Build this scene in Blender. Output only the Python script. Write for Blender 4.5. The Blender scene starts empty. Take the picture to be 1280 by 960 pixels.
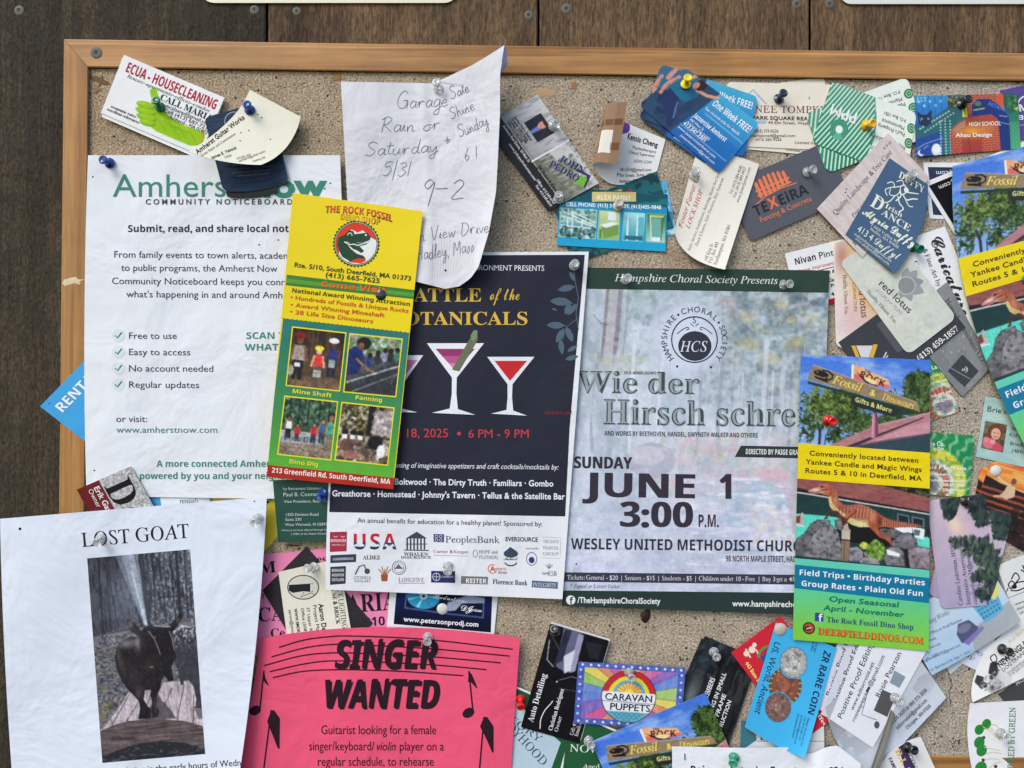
import bpy, bmesh, math, random
import numpy as np
from mathutils.geometry import tessellate_polygon
R = math.radians
SC = bpy.context.scene
COL = SC.collection
# ---------------------------------------------------------------- camera, sky, sun
D = 0.65                      # camera to board surface, metres
PX = 1500.0                   # board scale: photo pixels per metre at the board surface
cam = bpy.data.cameras.new("camera"); camo = bpy.data.objects.new("camera", cam); COL.objects.link(camo)
camo.location = (0, -D, 0); camo.rotation_euler = (R(90), 0, 0)
cam.sensor_width = 36; cam.lens = 36 * D / (1280 / PX); cam.clip_start = 0.02; cam.clip_end = 100
SC.camera = camo
SC.render.resolution_x, SC.render.resolution_y = 1024, 768
SUN_EL, SUN_AZ = R(44), R(-42)        # elevation; azimuth measured from the viewer's side towards the right
w = bpy.data.worlds.new("World"); SC.world = w; w.use_nodes = True
nt = w.node_tree
sky = nt.nodes.new("ShaderNodeTexSky"); sky.sky_type = 'NISHITA'; sky.sun_disc = False
sky.sun_elevation = SUN_EL; sky.sun_rotation = R(180) - SUN_AZ; sky.dust_density = 1.0; sky.air_density = 1.15; sky.ozone_density = 2.0
bg = nt.nodes["Background"]; bg.inputs[1].default_value = 0.125
nt.links.new(sky.outputs[0], bg.inputs[0])
sl = bpy.data.lights.new("sun", 'SUN'); sl.energy = 1.4; sl.angle = R(30); sl.color = (1.0, 0.975, 0.945)
so = bpy.data.objects.new("sun", sl); COL.objects.link(so)
# direction towards the sun: behind the viewer (-Y), up, a little to the left
sd = (math.cos(SUN_EL) * math.sin(SUN_AZ), -math.cos(SUN_EL) * math.cos(SUN_AZ), math.sin(SUN_EL))
from mathutils import Vector
so.rotation_euler = Vector(sd).to_track_quat('Z', 'Y').to_euler()
SC.view_settings.view_transform = 'Standard'; SC.view_settings.look = 'None'
SC.view_settings.exposure = 0.76; SC.view_settings.gamma = 1.0
rng = random.Random(5)
nr = np.random.default_rng(7)
# ---------------------------------------------------------------- colour: printed colour as it looks beside white paper -> base colour
EW = np.array((0.91, 0.96, 1.03))
def lin(c):
    c = np.asarray(c, float) / 255.0
    return np.where(c <= 0.04045, c / 12.92, ((c + 0.055) / 1.055) ** 2.4)
def alb(c):
    return np.clip(lin(c) / EW, 0.004, 0.86)
# ---------------------------------------------------------------- materials
def newmat(name):
    m = bpy.data.materials.new(name); m.use_nodes = True
    return m, m.node_tree, m.node_tree.nodes["Principled BSDF"]
def N(t, kind, **kw):
    n = t.nodes.new(kind)
    for k, v in kw.items():
        if k in n.inputs: n.inputs[k].default_value = v
        else: setattr(n, k, v)
    return n
def objcoord(t, scale=(1, 1, 1), rot=(0, 0, 0), world=True):
    tc = t.nodes.new("ShaderNodeNewGeometry") if world else t.nodes.new("ShaderNodeTexCoord")
    mp = t.nodes.new("ShaderNodeMapping"); mp.inputs['Scale'].default_value = scale; mp.inputs['Rotation'].default_value = rot
    t.links.new(tc.outputs['Position' if world else 'Object'], mp.inputs['Vector'])
    return mp.outputs['Vector']
def ramp(t, src, stops):
    r = t.nodes.new("ShaderNodeValToRGB"); e = r.color_ramp.elements
    while len(e) < len(stops): e.new(0.5)
    for el, (p, c) in zip(e, stops): el.position = p; el.color = tuple(c) + (1,) if len(c) == 3 else c
    t.links.new(src, r.inputs[0]); return r.outputs[0]
def mix(t, f, a, b, mode='MIX'):
    m = t.nodes.new("ShaderNodeMix"); m.data_type = 'RGBA'; m.blend_type = mode
    for s, i in ((f, 0), (a, 6), (b, 7)):
        if hasattr(s, 'links'): t.links.new(s, m.inputs[i])
        else: m.inputs[i].default_value = s if i == 0 else (tuple(s) + (1,))[:4]
    return m.outputs[2]
def noise(t, vec, scale, detail=4, rough=0.6, dist=0.0):
    n = N(t, "ShaderNodeTexNoise", Scale=scale, Detail=detail, Roughness=rough, Distortion=dist); t.links.new(vec, n.inputs['Vector']); return n.outputs['Fac']
def bump(t, b, h, dist, strength=1.0, prev=None):
    n = t.nodes.new("ShaderNodeBump"); n.inputs['Distance'].default_value = dist; n.inputs['Strength'].default_value = strength
    t.links.new(h, n.inputs['Height'])
    if prev is not None: t.links.new(prev, n.inputs['Normal'])
    if b is not None: t.links.new(n.outputs[0], b.inputs['Normal'])
    return n.outputs[0]
def C(*c): return tuple(float(x) for x in alb(c))
_pm = {}
def paper(c, rough=0.62, wrinkle=0.5, key=None, cord=False):
    k = (tuple(c), rough, wrinkle)
    if k in _pm: return _pm[k]
    m, t, b = newmat("paper")
    v = objcoord(t)
    n1 = noise(t, v, 38, 3, 0.5)
    col = C(*c); dk = tuple(x * 0.965 for x in col)
    base = mix(t, n1, dk, col)
    n3 = noise(t, v, 900, 3, 0.7)
    sp = ramp(t, n3, [(0.22, (1, 1, 1)), (0.30, (0, 0, 0))])
    base = mix(t, sp, base, tuple(x * 0.8 for x in col))
    t.links.new(base, b.inputs['Base Color'])
    b.inputs['Roughness'].default_value = rough; b.inputs['Specular IOR Level'].default_value = 0.25
    n2 = noise(t, v, 14, 4, 0.55, .4); p = bump(t, None, n2, 0.0042 * wrinkle)
    bump(t, b, noise(t, v, 1800, 2, 0.6), 0.00003, 1.0, p)
    _pm[k] = m; return m
def ink(name, rough, spec=0.4):
    m, t, b = newmat(name)
    a = t.nodes.new("ShaderNodeAttribute"); a.attribute_name = 'Col'
    v = objcoord(t); n = noise(t, v, 1400, 2, 0.6)
    mot = ramp(t, n, [(0.25, (0.9, 0.9, 0.9)), (0.7, (1.06, 1.06, 1.06))])
    col = mix(t, 1.0, a.outputs['Color'], mot, 'MULTIPLY')
    t.links.new(col, b.inputs['Base Color']); b.inputs['Roughness'].default_value = rough; b.inputs['Specular IOR Level'].default_value = spec
    n2 = noise(t, v, 14, 4, 0.55, .4); bump(t, b, n2, 0.0026)
    return m
INK = {'matt': ink('printed_ink', 0.65, 0.14), 'gloss': ink('glossy_print', 0.4, 0.26)}
# ---------------------------------------------------------------- projection: photo pixel + height above the board (mm) -> world
def unp(px, py, h):
    px = np.asarray(px, float); py = np.asarray(py, float); h = np.asarray(h, float) / 1000.0
    k = (D - h) / D
    return np.stack([(px - 640) / PX * k, -h + 0 * px, (480 - py) / PX * k], -1)
def meshobj(name, V, F, mats, parent=None, cols=None, smooth=False, fmat=None, link=True):
    me = bpy.data.meshes.new(name); me.from_pydata([tuple(v) for v in V] if not isinstance(V, np.ndarray) else V.tolist(), [], F if isinstance(F, list) else F.tolist())
    for m in mats: me.materials.append(m)
    if fmat is not None: me.polygons.foreach_set('material_index', np.asarray(fmat, np.int32))
    if smooth: me.polygons.foreach_set('use_smooth', np.ones(len(me.polygons), bool))
    if cols is not None:
        a = me.color_attributes.new('Col', 'FLOAT_COLOR', 'POINT'); c = np.ones((len(V), 4), np.float32); c[:, :3] = cols; a.data.foreach_set('color', c.ravel())
    me.update()
    o = bpy.data.objects.new(name, me)
    if parent is not None: o.parent = parent
    COL.objects.link(o)
    return o
def tag(o, label=None, cat=None, group=None, kind=None):
    if label: o['label'] = label
    if cat: o['category'] = cat
    if group: o['group'] = group
    if kind: o['kind'] = kind
    return o
# ---------------------------------------------------------------- letter shapes, taken from the fonts that come with Blender
import os
def tess(loops):
    tris = tessellate_polygon([[Vector((p[0], p[1], 0)) for p in L] for L in loops])
    V = np.array([p for L in loops for p in L], float)
    return V, np.array(tris, int).reshape(-1, 3)
try: MATHF = bpy.data.fonts.load(os.path.join(bpy.utils.system_resource('DATAFILES'), 'fonts', 'NotoSansMath-Regular.woff2'))
except Exception: MATHF = None
_tc = bpy.data.curves.new('letters', 'FONT'); _tc.size = 1; _tc.resolution_u = 3
_to = bpy.data.objects.new('letters', _tc)
BASEF = _tc.font
def _tm(s, off, font):
    _tc.font = font if font is not None else BASEF
    _tc.body = s; _tc.offset = off; m = bpy.data.meshes.new_from_object(_to)
    V = np.array([v.co[:2] for v in m.vertices]).reshape(-1, 2); T = [tuple(p.vertices) for p in m.polygons]
    T = [(p[0], p[j], p[j + 1]) for p in T for j in range(1, len(p) - 1)]
    bpy.data.meshes.remove(m); return V, np.array(T, int).reshape(-1, 3)
GC, _cap, _barx = {}, {}, {}
OFF = {'g': 0.0, 'G': 0.022, 'H': 0.04}
STY = {'B': (0x1d400, 0x1d41a, 0x1d7ce), 'I': (0x1d434, 0x1d44e, 0), 'U': (0x1d434, 0x1d44e, 0), 'N': (0x1d5d4, 0x1d5ee, 0x1d7ec), 'C': (0x1d4d0, 0x1d4ea, 0)}
def source(f, ch):
    if f == 'b':
        s_ = source('B', ch); return (s_[0], s_[1], -0.0125, 'B') if ch.isalnum() else (None, ch, 0, 'g')
    if f in STY:
        u, l, d = STY[f]
        if 'A' <= ch <= 'Z': return MATHF, chr(u + ord(ch) - 65), 0.0, f
        if 'a' <= ch <= 'z':
            c = l + ord(ch) - 97; return MATHF, chr(0x210e if c == 0x1d455 else c), 0.0, f
        if '0' <= ch <= '9' and d: return MATHF, chr(d + ord(ch) - 48), 0.0, f
        return None, ch, 0.022 if f in 'BN' else 0.0, 'g'
    return None, ch, OFF.get(f, 0.0), 'g'
def glyph(f, ch):                      # outline and advance in units of the cap height
    k = (f, ch)
    if k in GC: return GC[k]
    if ch == ' ': GC[k] = (np.zeros((0, 2)), np.zeros((0, 3), int), 0.36 if f in 'BINUCb' else 0.4); return GC[k]
    font, c, off, sty = source(f, ch)
    if sty not in _cap:
        _cap[sty] = _tm(source(sty, 'H')[1], 0, font)[0][:, 1].max(); _barx[sty] = _tm('|', 0, font)[0][:, 0].max()
    V, T = _tm(c, off, font)
    adv = _tm(c + '|', 0, font)[0][:, 0].max() - _barx[sty] + (0.02 if off > 0 else 0)
    if f == 'U' and font is not None or (f == 'U' and MATHF is None and c != ch): V = V.copy(); V[:, 0] -= V[:, 1] * 0.27     # upright roman cut from the italic
    V = V / _cap[sty]; GC[k] = (V, T, adv / _cap[sty]); return GC[k]
CAP = {}
def layout(s, f, tr=0.0):
    Vs, Ts, x, n = [], [], 0.0, 0
    for ch in s:
        V, T, adv = glyph(f, ch)
        if len(V): Vs.append(V + (x, 0)); Ts.append(T + n); n += len(V)
        x += adv + tr * 1.4
    if not Vs: return np.zeros((0, 2)), np.zeros((0, 3), int), x
    return np.concatenate(Vs), np.concatenate(Ts), x
# ---------------------------------------------------------------- a picture painted in numpy, later laid on a fine mesh as printed colour
class Pic:
    def __init__(s, w, h, c=(255, 255, 255)):
        s.w, s.h = int(w), int(h); s.k = 2
        s.a = np.empty((s.h * 2, s.w * 2, 3)); s.a[:] = c
        s.yy, s.xx = np.mgrid[0:s.h * 2, 0:s.w * 2]; s.xx = (s.xx + .5) / 2; s.yy = (s.yy + .5) / 2
    def box(s, x0, y0, x1, y1):
        return max(0, int(x0 * 2)), max(0, int(y0 * 2)), min(s.w * 2, int(x1 * 2) + 2), min(s.h * 2, int(y1 * 2) + 2)
    def put(s, b, m, c, al=1.0):
        x0, y0, x1, y1 = b; sub = s.a[y0:y1, x0:x1]; mm = (m * al)[..., None]; sub[:] = sub * (1 - mm) + np.asarray(c, float) * mm
    def ell(s, cx, cy, rx, ry=None, c=(0, 0, 0), al=1.0, ang=0):
        ry = ry or rx; r = max(rx, ry) + .5; b = s.box(cx - r, cy - r, cx + r, cy + r)
        if b[2] <= b[0] or b[3] <= b[1]: return
        X = s.xx[b[1]:b[3], b[0]:b[2]] - cx; Y = s.yy[b[1]:b[3], b[0]:b[2]] - cy
        if ang: ca, sa = math.cos(R(ang)), math.sin(R(ang)); X, Y = X * ca + Y * sa, -X * sa + Y * ca
        s.put(b, np.clip((1 - np.sqrt((X / rx) ** 2 + (Y / ry) ** 2)) * min(rx, ry) * 2 + .5, 0, 1), c, al)
    def poly(s, P, c=(0, 0, 0), al=1.0):
        P = np.asarray(P, float); b = s.box(P[:, 0].min(), P[:, 1].min(), P[:, 0].max(), P[:, 1].max())
        if b[2] <= b[0] or b[3] <= b[1]: return
        X = s.xx[b[1]:b[3], b[0]:b[2]]; Y = s.yy[b[1]:b[3], b[0]:b[2]]; m = np.zeros(X.shape, bool)
        for i in range(len(P)):
            (ax, ay), (bx, by) = P[i - 1], P[i]
            if ay == by: continue
            m ^= ((ay > Y) != (by > Y)) & (X < (bx - ax) * (Y - ay) / (by - ay) + ax)
        s.put(b, m.astype(float), c, al)
    def rect(s, x0, y0, x1, y1, c, al=1.0): s.poly([(x0, y0), (x1, y0), (x1, y1), (x0, y1)], c, al)
    def line(s, P, wd, c=(0, 0, 0), al=1.0):
        for (ax, ay), (bx, by) in zip(P[:-1], P[1:]):
            b = s.box(min(ax, bx) - wd, min(ay, by) - wd, max(ax, bx) + wd, max(ay, by) + wd)
            if b[2] <= b[0] or b[3] <= b[1]: continue
            X = s.xx[b[1]:b[3], b[0]:b[2]]; Y = s.yy[b[1]:b[3], b[0]:b[2]]; dx, dy = bx - ax, by - ay
            t = np.clip(((X - ax) * dx + (Y - ay) * dy) / (dx * dx + dy * dy + 1e-9), 0, 1)
            s.put(b, np.clip((wd / 2 - np.hypot(X - ax - t * dx, Y - ay - t * dy)) * 2 + .5, 0, 1), c, al)
    def grad(s, c0, c1, x0=0, y0=0, x1=None, y1=None, vert=True, al=1.0):
        x1 = s.w if x1 is None else x1; y1 = s.h if y1 is None else y1; b = (max(0, int(x0 * 2)), max(0, int(y0 * 2)), min(s.w * 2, int(x1 * 2)), min(s.h * 2, int(y1 * 2)))
        X = s.xx[b[1]:b[3], b[0]:b[2]]; Y = s.yy[b[1]:b[3], b[0]:b[2]]; t = ((Y - y0) / (y1 - y0) if vert else (X - x0) / (x1 - x0))[..., None]
        sub = s.a[b[1]:b[3], b[0]:b[2]]; col = np.asarray(c0, float) * (1 - t) + np.asarray(c1, float) * t; sub[:] = sub * (1 - al) + col * al
    def fbm(s, sx, sy=None, oct=4, seed=0):
        sy = sy or sx; g = np.random.default_rng(seed); out = 0; amp = 1; tot = 0
        for o in range(oct):
            nx, ny = int(s.w / sx) + 3, int(s.h / sy) + 3; r = g.random((ny, nx)); fx = s.xx / sx; fy = s.yy / sy
            ix, iy = fx.astype(int), fy.astype(int); ux, uy = fx - ix, fy - iy; ux = ux * ux * (3 - 2 * ux); uy = uy * uy * (3 - 2 * uy)
            v = (r[iy, ix] * (1 - ux) + r[iy, ix + 1] * ux) * (1 - uy) + (r[iy + 1, ix] * (1 - ux) + r[iy + 1, ix + 1] * ux) * uy
            out = out + v * amp; tot += amp; amp *= .55; sx = max(sx / 2, .6); sy = max(sy / 2, .6)
        return out / tot
    def blend(s, m, c, al=1.0):
        m = (np.clip(m, 0, 1) * al)[..., None]; s.a = s.a * (1 - m) + np.asarray(c, float) * m
    def mul(s, m): s.a = np.clip(s.a * m[..., None], 0, 255)
    def region(s, P):
        q = Pic(s.w, s.h, (0, 0, 0)); q.poly(P, (1, 1, 1)); return q.a[..., 0]
    def dabs(s, n, box, r, cols, al=1.0, seed=1, asp=1.5, mask=None, ang=None):
        g = random.Random(seed); x0, y0, x1, y1 = box
        for _ in range(n):
            x, y = g.uniform(x0, x1), g.uniform(y0, y1)
            if mask is not None and not mask(x, y): continue
            rr = g.uniform(*r); s.ell(x, y, rr * g.uniform(1, asp), rr, g.choice(cols), al * g.uniform(.6, 1), g.uniform(0, 180) if ang is None else ang + g.uniform(-15, 15))
    def text(s, t, x, y, h, w=None, f='N', c=(0, 0, 0), ang=0, al=1.0, tr=0):
        V, T, W = layout(t, f, tr); k = h; kx = k if w is None else w / max(W, 1e-6); ca, sa = math.cos(R(ang)), math.sin(R(ang))
        X = V[:, 0] * kx; Y = -V[:, 1] * k; P = np.stack([x + X * ca - Y * sa, y + X * sa + Y * ca], 1)
        for a in T: s.poly(P[a], c, al)
    def blur(s, r, m=None):
        a = s.a; k = int(r * 2)
        for ax in (0, 1):
            p = np.pad(a, [(k + 1, k) if i == ax else (0, 0) for i in range(3)], 'edge').cumsum(ax); n = a.shape[ax]
            a = (np.take(p, range(2 * k + 1, 2 * k + 1 + n), ax) - np.take(p, range(0, n), ax)) / (2 * k + 1)
        s.a = a if m is None else s.a * (1 - m[..., None]) + a * m[..., None]
    def photo(s, amt=.16, seed=1, blur=.5, con=1.0):      # grain and small tonal unevenness of a printed photograph
        if blur: s.blur(blur)
        m = 1 + amt * (s.fbm(2.2, 2.2, 2, seed) - .5) * 2 + amt * .8 * (s.fbm(9, 9, 3, seed + 1) - .5) * 2; s.a = np.clip((s.a - 100) * con + 100, 0, 255); s.mul(m)
    def foliage(s, cx, cy, rx, ry, seed, dark, mid, light, rag=.55, thin=0.0, al=1.0, box=None):
        d = 1 - ((s.xx - cx) / rx) ** 2 - ((s.yy - cy) / ry) ** 2; n = s.fbm(7, 7, 4, seed); m = np.clip((d * .9 + (n - .5) * 2 * rag - thin * (s.fbm(3, 3, 3, seed + 3) > .52)) * 7, 0, 1)
        if box: m = m * ((s.xx > box[0]) & (s.yy > box[1]) & (s.xx < box[2]) & (s.yy < box[3]))
        c = s.fbm(4.5, 4.5, 4, seed + 1)[..., None]; f = s.fbm(1.6, 1.6, 2, seed + 2)[..., None]; t = np.clip((c * .6 + f * .4 - .3) / .4, 0, 1); dk, md, lt = (np.array(x, float) for x in (dark, mid, light))
        col = np.where(t < .5, dk * (1 - 2 * t) + md * 2 * t, md * (2 - 2 * t) + lt * (2 * t - 1)); s.a = s.a * (1 - (m * al)[..., None]) + col * (m * al)[..., None]
    def get(s):
        a = s.a; return (a[0::2, 0::2] + a[1::2, 0::2] + a[0::2, 1::2] + a[1::2, 1::2]) / 4
# ---------------------------------------------------------------- a pinned sheet of paper or card
def quad_mid(a, b, m, t):
    a, b, m = (np.asarray(x, float) for x in (a, b, m)); c = 2 * m - (a + b) / 2; t = t[..., None]
    return a * (1 - t) ** 2 + 2 * c * t * (1 - t) + b * t * t
HMAX = 0.0
ALL_SHEETS = []
def fine(P, T, L=11.0):                 # split long triangles so that print follows the curve of the paper
    P = list(map(tuple, P)); out = []; todo = [tuple(t) for t in T]
    while todo:
        a, b, c = todo.pop(); e = [(math.dist(P[i], P[j]), i, j, k) for i, j, k in ((a, b, c), (b, c, a), (c, a, b))]; m, i, j, k = max(e)
        if m <= L: out.append((a, b, c)); continue
        P.append(((P[i][0] + P[j][0]) / 2, (P[i][1] + P[j][1]) / 2)); n = len(P) - 1; todo += [(i, n, k), (n, j, k)]
    return np.array(P), np.array(out)
def clusters(L, gap):                   # print that lies apart becomes parts of its own
    bb = [(P[np.unique(T)].min(0) - gap, P[np.unique(T)].max(0) + gap) for P, T, c, lv in L]; par = list(range(len(L)))
    def f(i):
        while par[i] != i: i = par[i]
        return i
    for i in range(len(L)):
        for j in range(i):
            if (bb[i][0] < bb[j][1]).all() and (bb[j][0] < bb[i][1]).all(): par[f(i)] = f(j)
    g = {}
    for i in range(len(L)): g.setdefault(f(i), []).append(L[i])
    return list(g.values())
GAPS = {'lettering': 2.6, 'heading': 3, 'paragraph': 4, 'list_line': .3, 'sponsor_logo': .4, 'glass_picture': .5, 'music_note': .4, 'tick_mark': .3, 'icon': .3, 'date': .5, 'handwriting': 3.5, 'seedling_print': .5, 'emblem': 1.5, 'show_through': .5}
class Sheet:
    """corners TL,TR,BR,BL of the sheet (where print reads upright), z = height above the board in mm"""
    def __init__(s, name, label, cat, cor, z, col, group=None, size=None, mids=None, lift=(0, 0, 0, 0), wave=None, bow=0.0, r=0.0, th=0.28, fn=None, mat=None, back=None, gloss=False, n=None, wrinkle=0.5, flat=False):
        s.c = [np.array(p, float) for p in cor]; s.z = z; s.mids = mids or {}; s.lift = lift; s.wave = wave; s.bow = bow; s.r = r; s.fn = fn; s.gloss = gloss
        a, b, c_, d = s.c
        if size: s.W, s.H = size
        else: s.W = (np.linalg.norm(b - a) + np.linalg.norm(c_ - d)) / 2; s.H = (np.linalg.norm(d - a) + np.linalg.norm(c_ - b)) / 2
        s.seed = rng.random() * 10; s.parts = {}; s.lv = 0
        nu, nv = n or (max(8, int(s.W / 3.6)), max(8, int(s.H / 3.6)))
        U, V = s.grid(nu, nv); Pf = s.world(U, V, 0.0); Pb = s.world(U, V, -th)
        nn = (nu + 1) * (nv + 1); idx = np.arange(nn).reshape(nv + 1, nu + 1)
        q = np.stack([idx[:-1, :-1], idx[1:, :-1], idx[1:, 1:], idx[:-1, 1:]], -1).reshape(-1, 4)
        qb = q[:, ::-1] + nn
        ring = np.concatenate([idx[0, :], idx[1:, -1], idx[-1, ::-1][1:], idx[::-1, 0][1:-1]]); nx = np.roll(ring, -1)
        sd_ = np.stack([ring, nx, nx + nn, ring + nn], -1)
        m0 = mat or paper(col, 0.4 if gloss else 0.62, wrinkle); m1 = paper(back) if back else m0
        F = np.concatenate([q, qb, sd_]); fm = [0] * len(q) + [1] * len(qb) + [1] * len(sd_)
        s.o = meshobj(name, np.concatenate([Pf.reshape(-1, 3), Pb.reshape(-1, 3)]), F, [m0, m1], smooth=False, fmat=fm)
        sm = np.zeros(len(F), bool); sm[:len(q) * 2] = True; s.o.data.polygons.foreach_set('use_smooth', sm)
        s.o.data.set_sharp_from_angle(angle=R(50))
        tag(s.o, label, cat, group); ALL_SHEETS.append(s)
    def grid(s, nu, nv, xs=None):
        us = np.linspace(0, s.W, nu + 1)
        if s.r > 0:
            ex = s.r * (1 - np.cos(np.linspace(0, math.pi / 2, 5))); k = max(1, nu - 8)
            us = np.concatenate([ex, np.linspace(s.r, s.W - s.r, max(2, nu + 1 - 10) + 2)[1:-1], s.W - ex[::-1]])
            us = np.interp(np.linspace(0, 1, nu + 1), np.linspace(0, 1, len(us)), us) if len(us) != nu + 1 else us
        t = np.linspace(0, 1, nv + 1); U, T = np.meshgrid(us, t)
        if s.r > 0:
            d = np.minimum(U, s.W - U); ins = np.where(d < s.r, s.r - np.sqrt(np.clip(s.r ** 2 - (s.r - d) ** 2, 0, None)), 0)
        else: ins = 0 * U
        return U, ins + T * (s.H - 2 * ins)
    def pxh(s, U, V):
        u, v = U / s.W, V / s.H
        if s.fn: return s.fn(u, v)
        a, b, c_, d = s.c; u_, v_ = u[..., None], v[..., None]
        bil = (a * (1 - u_) + b * u_) * (1 - v_) + (d * (1 - u_) + c_ * u_) * v_
        P = bil.copy()
        for k, (p, q, t, wt) in {'T': (a, b, u, 1 - v_), 'B': (d, c_, u, v_), 'L': (a, d, v, 1 - u_), 'R': (b, c_, v, u_)}.items():
            if k in s.mids: P += (quad_mid(p, q, s.mids[k], t) - (p * (1 - t[..., None]) + q * t[..., None])) * wt
        l = s.lift; h = s.z + l[0] * ((1 - u) * (1 - v)) ** 2 + l[1] * (u * (1 - v)) ** 2 + l[2] * (u * v) ** 2 + l[3] * ((1 - u) * v) ** 2
        h = h + s.bow * 4 * (u - .5) ** 2
        if s.wave:
            am, fx, fy = s.wave; h = h + am * (1 + np.sin(s.seed + fx * u * 6.28 + 1.3 * np.sin(v * 3 + s.seed)) * np.sin(s.seed * 2 + fy * v * 6.28))
        return P[..., 0], P[..., 1], h
    def world(s, U, V, off):
        U = np.clip(U, 0, s.W); V = np.clip(V, 0, s.H); e = .4
        p = unp(*s.pxh(U, V)); pu = unp(*s.pxh(U + e, V)) - unp(*s.pxh(U - e, V)); pv = unp(*s.pxh(U, V + e)) - unp(*s.pxh(U, V - e))
        n = np.cross(pv, pu); n /= np.linalg.norm(n, axis=-1, keepdims=True) + 1e-12
        n = np.where((n[..., 1:2] > 0) & (s.fn is None), -n, n)
        return p + n * (np.asarray(off) / 1000.0)[..., None] if np.ndim(off) else p + n * (off / 1000.0)
    def inv(s, P):                       # photo px -> local
        P = np.asarray(P, float).reshape(-1, 2); U = np.full(len(P), s.W / 2); V = np.full(len(P), s.H / 2)
        for _ in range(8):
            e = .5; x, y, _h = s.pxh(U, V); xu, yu, _h = s.pxh(U + e, V); xv, yv, _h = s.pxh(U, V + e)
            a, b, c_, d = (xu - x) / e, (xv - x) / e, (yu - y) / e, (yv - y) / e; det = a * d - b * c_; det = np.where(abs(det) < 1e-3, 1e-3, det)
            rx, ry = P[:, 0] - x, P[:, 1] - y; U = np.clip(U + (d * rx - b * ry) / det, -.6 * s.W, 1.6 * s.W); V = np.clip(V + (-c_ * rx + a * ry) / det, -.6 * s.H, 1.6 * s.H)
        return np.stack([U, V], 1)
    def add(s, part, P, T, c, sp, lv=None):
        P = np.asarray(P, float)
        if sp == 'P': P = s.inv(P)
        if not len(T): return
        cu, cv = P[T][:, :, 0], P[T][:, :, 1]
        ok = ~((cu.max(1) <= 0) | (cu.min(1) >= s.W) | (cv.max(1) <= 0) | (cv.min(1) >= s.H)); T = T[ok]
        if not len(T): return
        P, T = fine(P, T)
        s.lv += 1; s.parts.setdefault(part, []).append((P, T, alb(c), (lv if lv is not None else 3) + .05 * (s.lv % 18)))
    def text(s, t, x, y, h, w=None, ang=0, f='g', c=(30, 30, 36), part='lettering', sp='P', tr=0.0, al='l', shear=0.0, lv=6, jit=None):
        V, T, W = layout(t, f, tr)
        if not len(V): return
        k = h; kx = k if w is None else w / max(W - tr * 1.4, 1e-6)
        X = V[:, 0] * kx + V[:, 1] * k * shear; Y = -V[:, 1] * k
        if al == 'c': X -= W * kx / 2
        if al == 'r': X -= W * kx
        if jit: Y = Y + jit(X)
        ca, sa = math.cos(R(ang)), math.sin(R(ang))
        s.add(part, np.stack([x + X * ca - Y * sa, y + X * sa + Y * ca], 1), T, c, sp, lv)
    def lines(s, rows, h, part='lettering', **kw):
        for r_ in rows: s.text(r_[0], r_[1], r_[2], h, w=r_[3] if len(r_) > 3 else None, part=part, **kw)
    def arc(s, t, cx, cy, r, a0, a1, h, f='g', c=(30, 30, 36), part='lettering', sp='P'):
        for i, ch in enumerate(t):
            a = a0 + (a1 - a0) * i / max(1, len(t) - 1)
            s.text(ch, cx + r * math.sin(R(a)), cy - r * math.cos(R(a)), h, ang=a, f=f, c=c, part=part, sp=sp, al='c')
    def poly(s, P, c, part='emblem', sp='P', lv=3):
        P = [tuple(p) for p in P]; V, T = tess([P]); s.add(part, V, T, c, sp, lv)
    def rect(s, x0, y0, x1, y1, c, part='panel', sp='P', lv=2, n=None):
        nx = n or max(1, int(abs(x1 - x0) / 10)); ny = max(1, int(abs(y1 - y0) / 10)); X, Y = np.meshgrid(np.linspace(x0, x1, nx + 1), np.linspace(y0, y1, ny + 1))
        s.gridadd(np.stack([X.ravel(), Y.ravel()], 1), nx, ny, c, part, sp, lv)
    def quad(s, q, c, part='panel', sp='P', lv=2):
        q = [np.array(p, float) for p in q]; nx = max(1, int(np.linalg.norm(q[1] - q[0]) / 10)); ny = max(1, int(np.linalg.norm(q[3] - q[0]) / 10))
        u, v = np.meshgrid(np.linspace(0, 1, nx + 1), np.linspace(0, 1, ny + 1)); u = u.ravel()[:, None]; v = v.ravel()[:, None]
        s.gridadd((q[0] * (1 - u) + q[1] * u) * (1 - v) + (q[3] * (1 - u) + q[2] * u) * v, nx, ny, c, part, sp, lv)
    def gridadd(s, P, nx, ny, c, part, sp, lv):
        i = np.arange((nx + 1) * (ny + 1)).reshape(ny + 1, nx + 1); a, b, c_, d = i[:-1, :-1].ravel(), i[:-1, 1:].ravel(), i[1:, 1:].ravel(), i[1:, :-1].ravel()
        s.add(part, P, np.concatenate([np.stack([a, d, c_], 1), np.stack([a, c_, b], 1)]), c, sp, lv)
    def line(s, P, wd, c, part='ruling', sp='P', lv=4, taper=False, sub=8.0):
        P = np.asarray(P, float); Q = [P[0]]
        for a, b in zip(P[:-1], P[1:]):
            k = max(1, int(np.linalg.norm(b - a) / sub)); Q += [a + (b - a) * j / k for j in range(1, k + 1)]
        Q = np.array(Q); t = np.gradient(Q, axis=0); t /= np.linalg.norm(t, axis=1, keepdims=True) + 1e-9; nn = np.stack([-t[:, 1], t[:, 0]], 1)
        ww = np.full(len(Q), wd / 2.0)
        if taper: ww = ww * np.sin(np.linspace(.15, math.pi - .15, len(Q)))
        V = np.concatenate([Q + nn * ww[:, None], Q - nn * ww[:, None]]); m = len(Q); i = np.arange(m - 1)
        s.add(part, V, np.concatenate([np.stack([i, i + 1, i + m], 1), np.stack([i + 1, i + 1 + m, i + m], 1)]), c, sp, lv)
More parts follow.
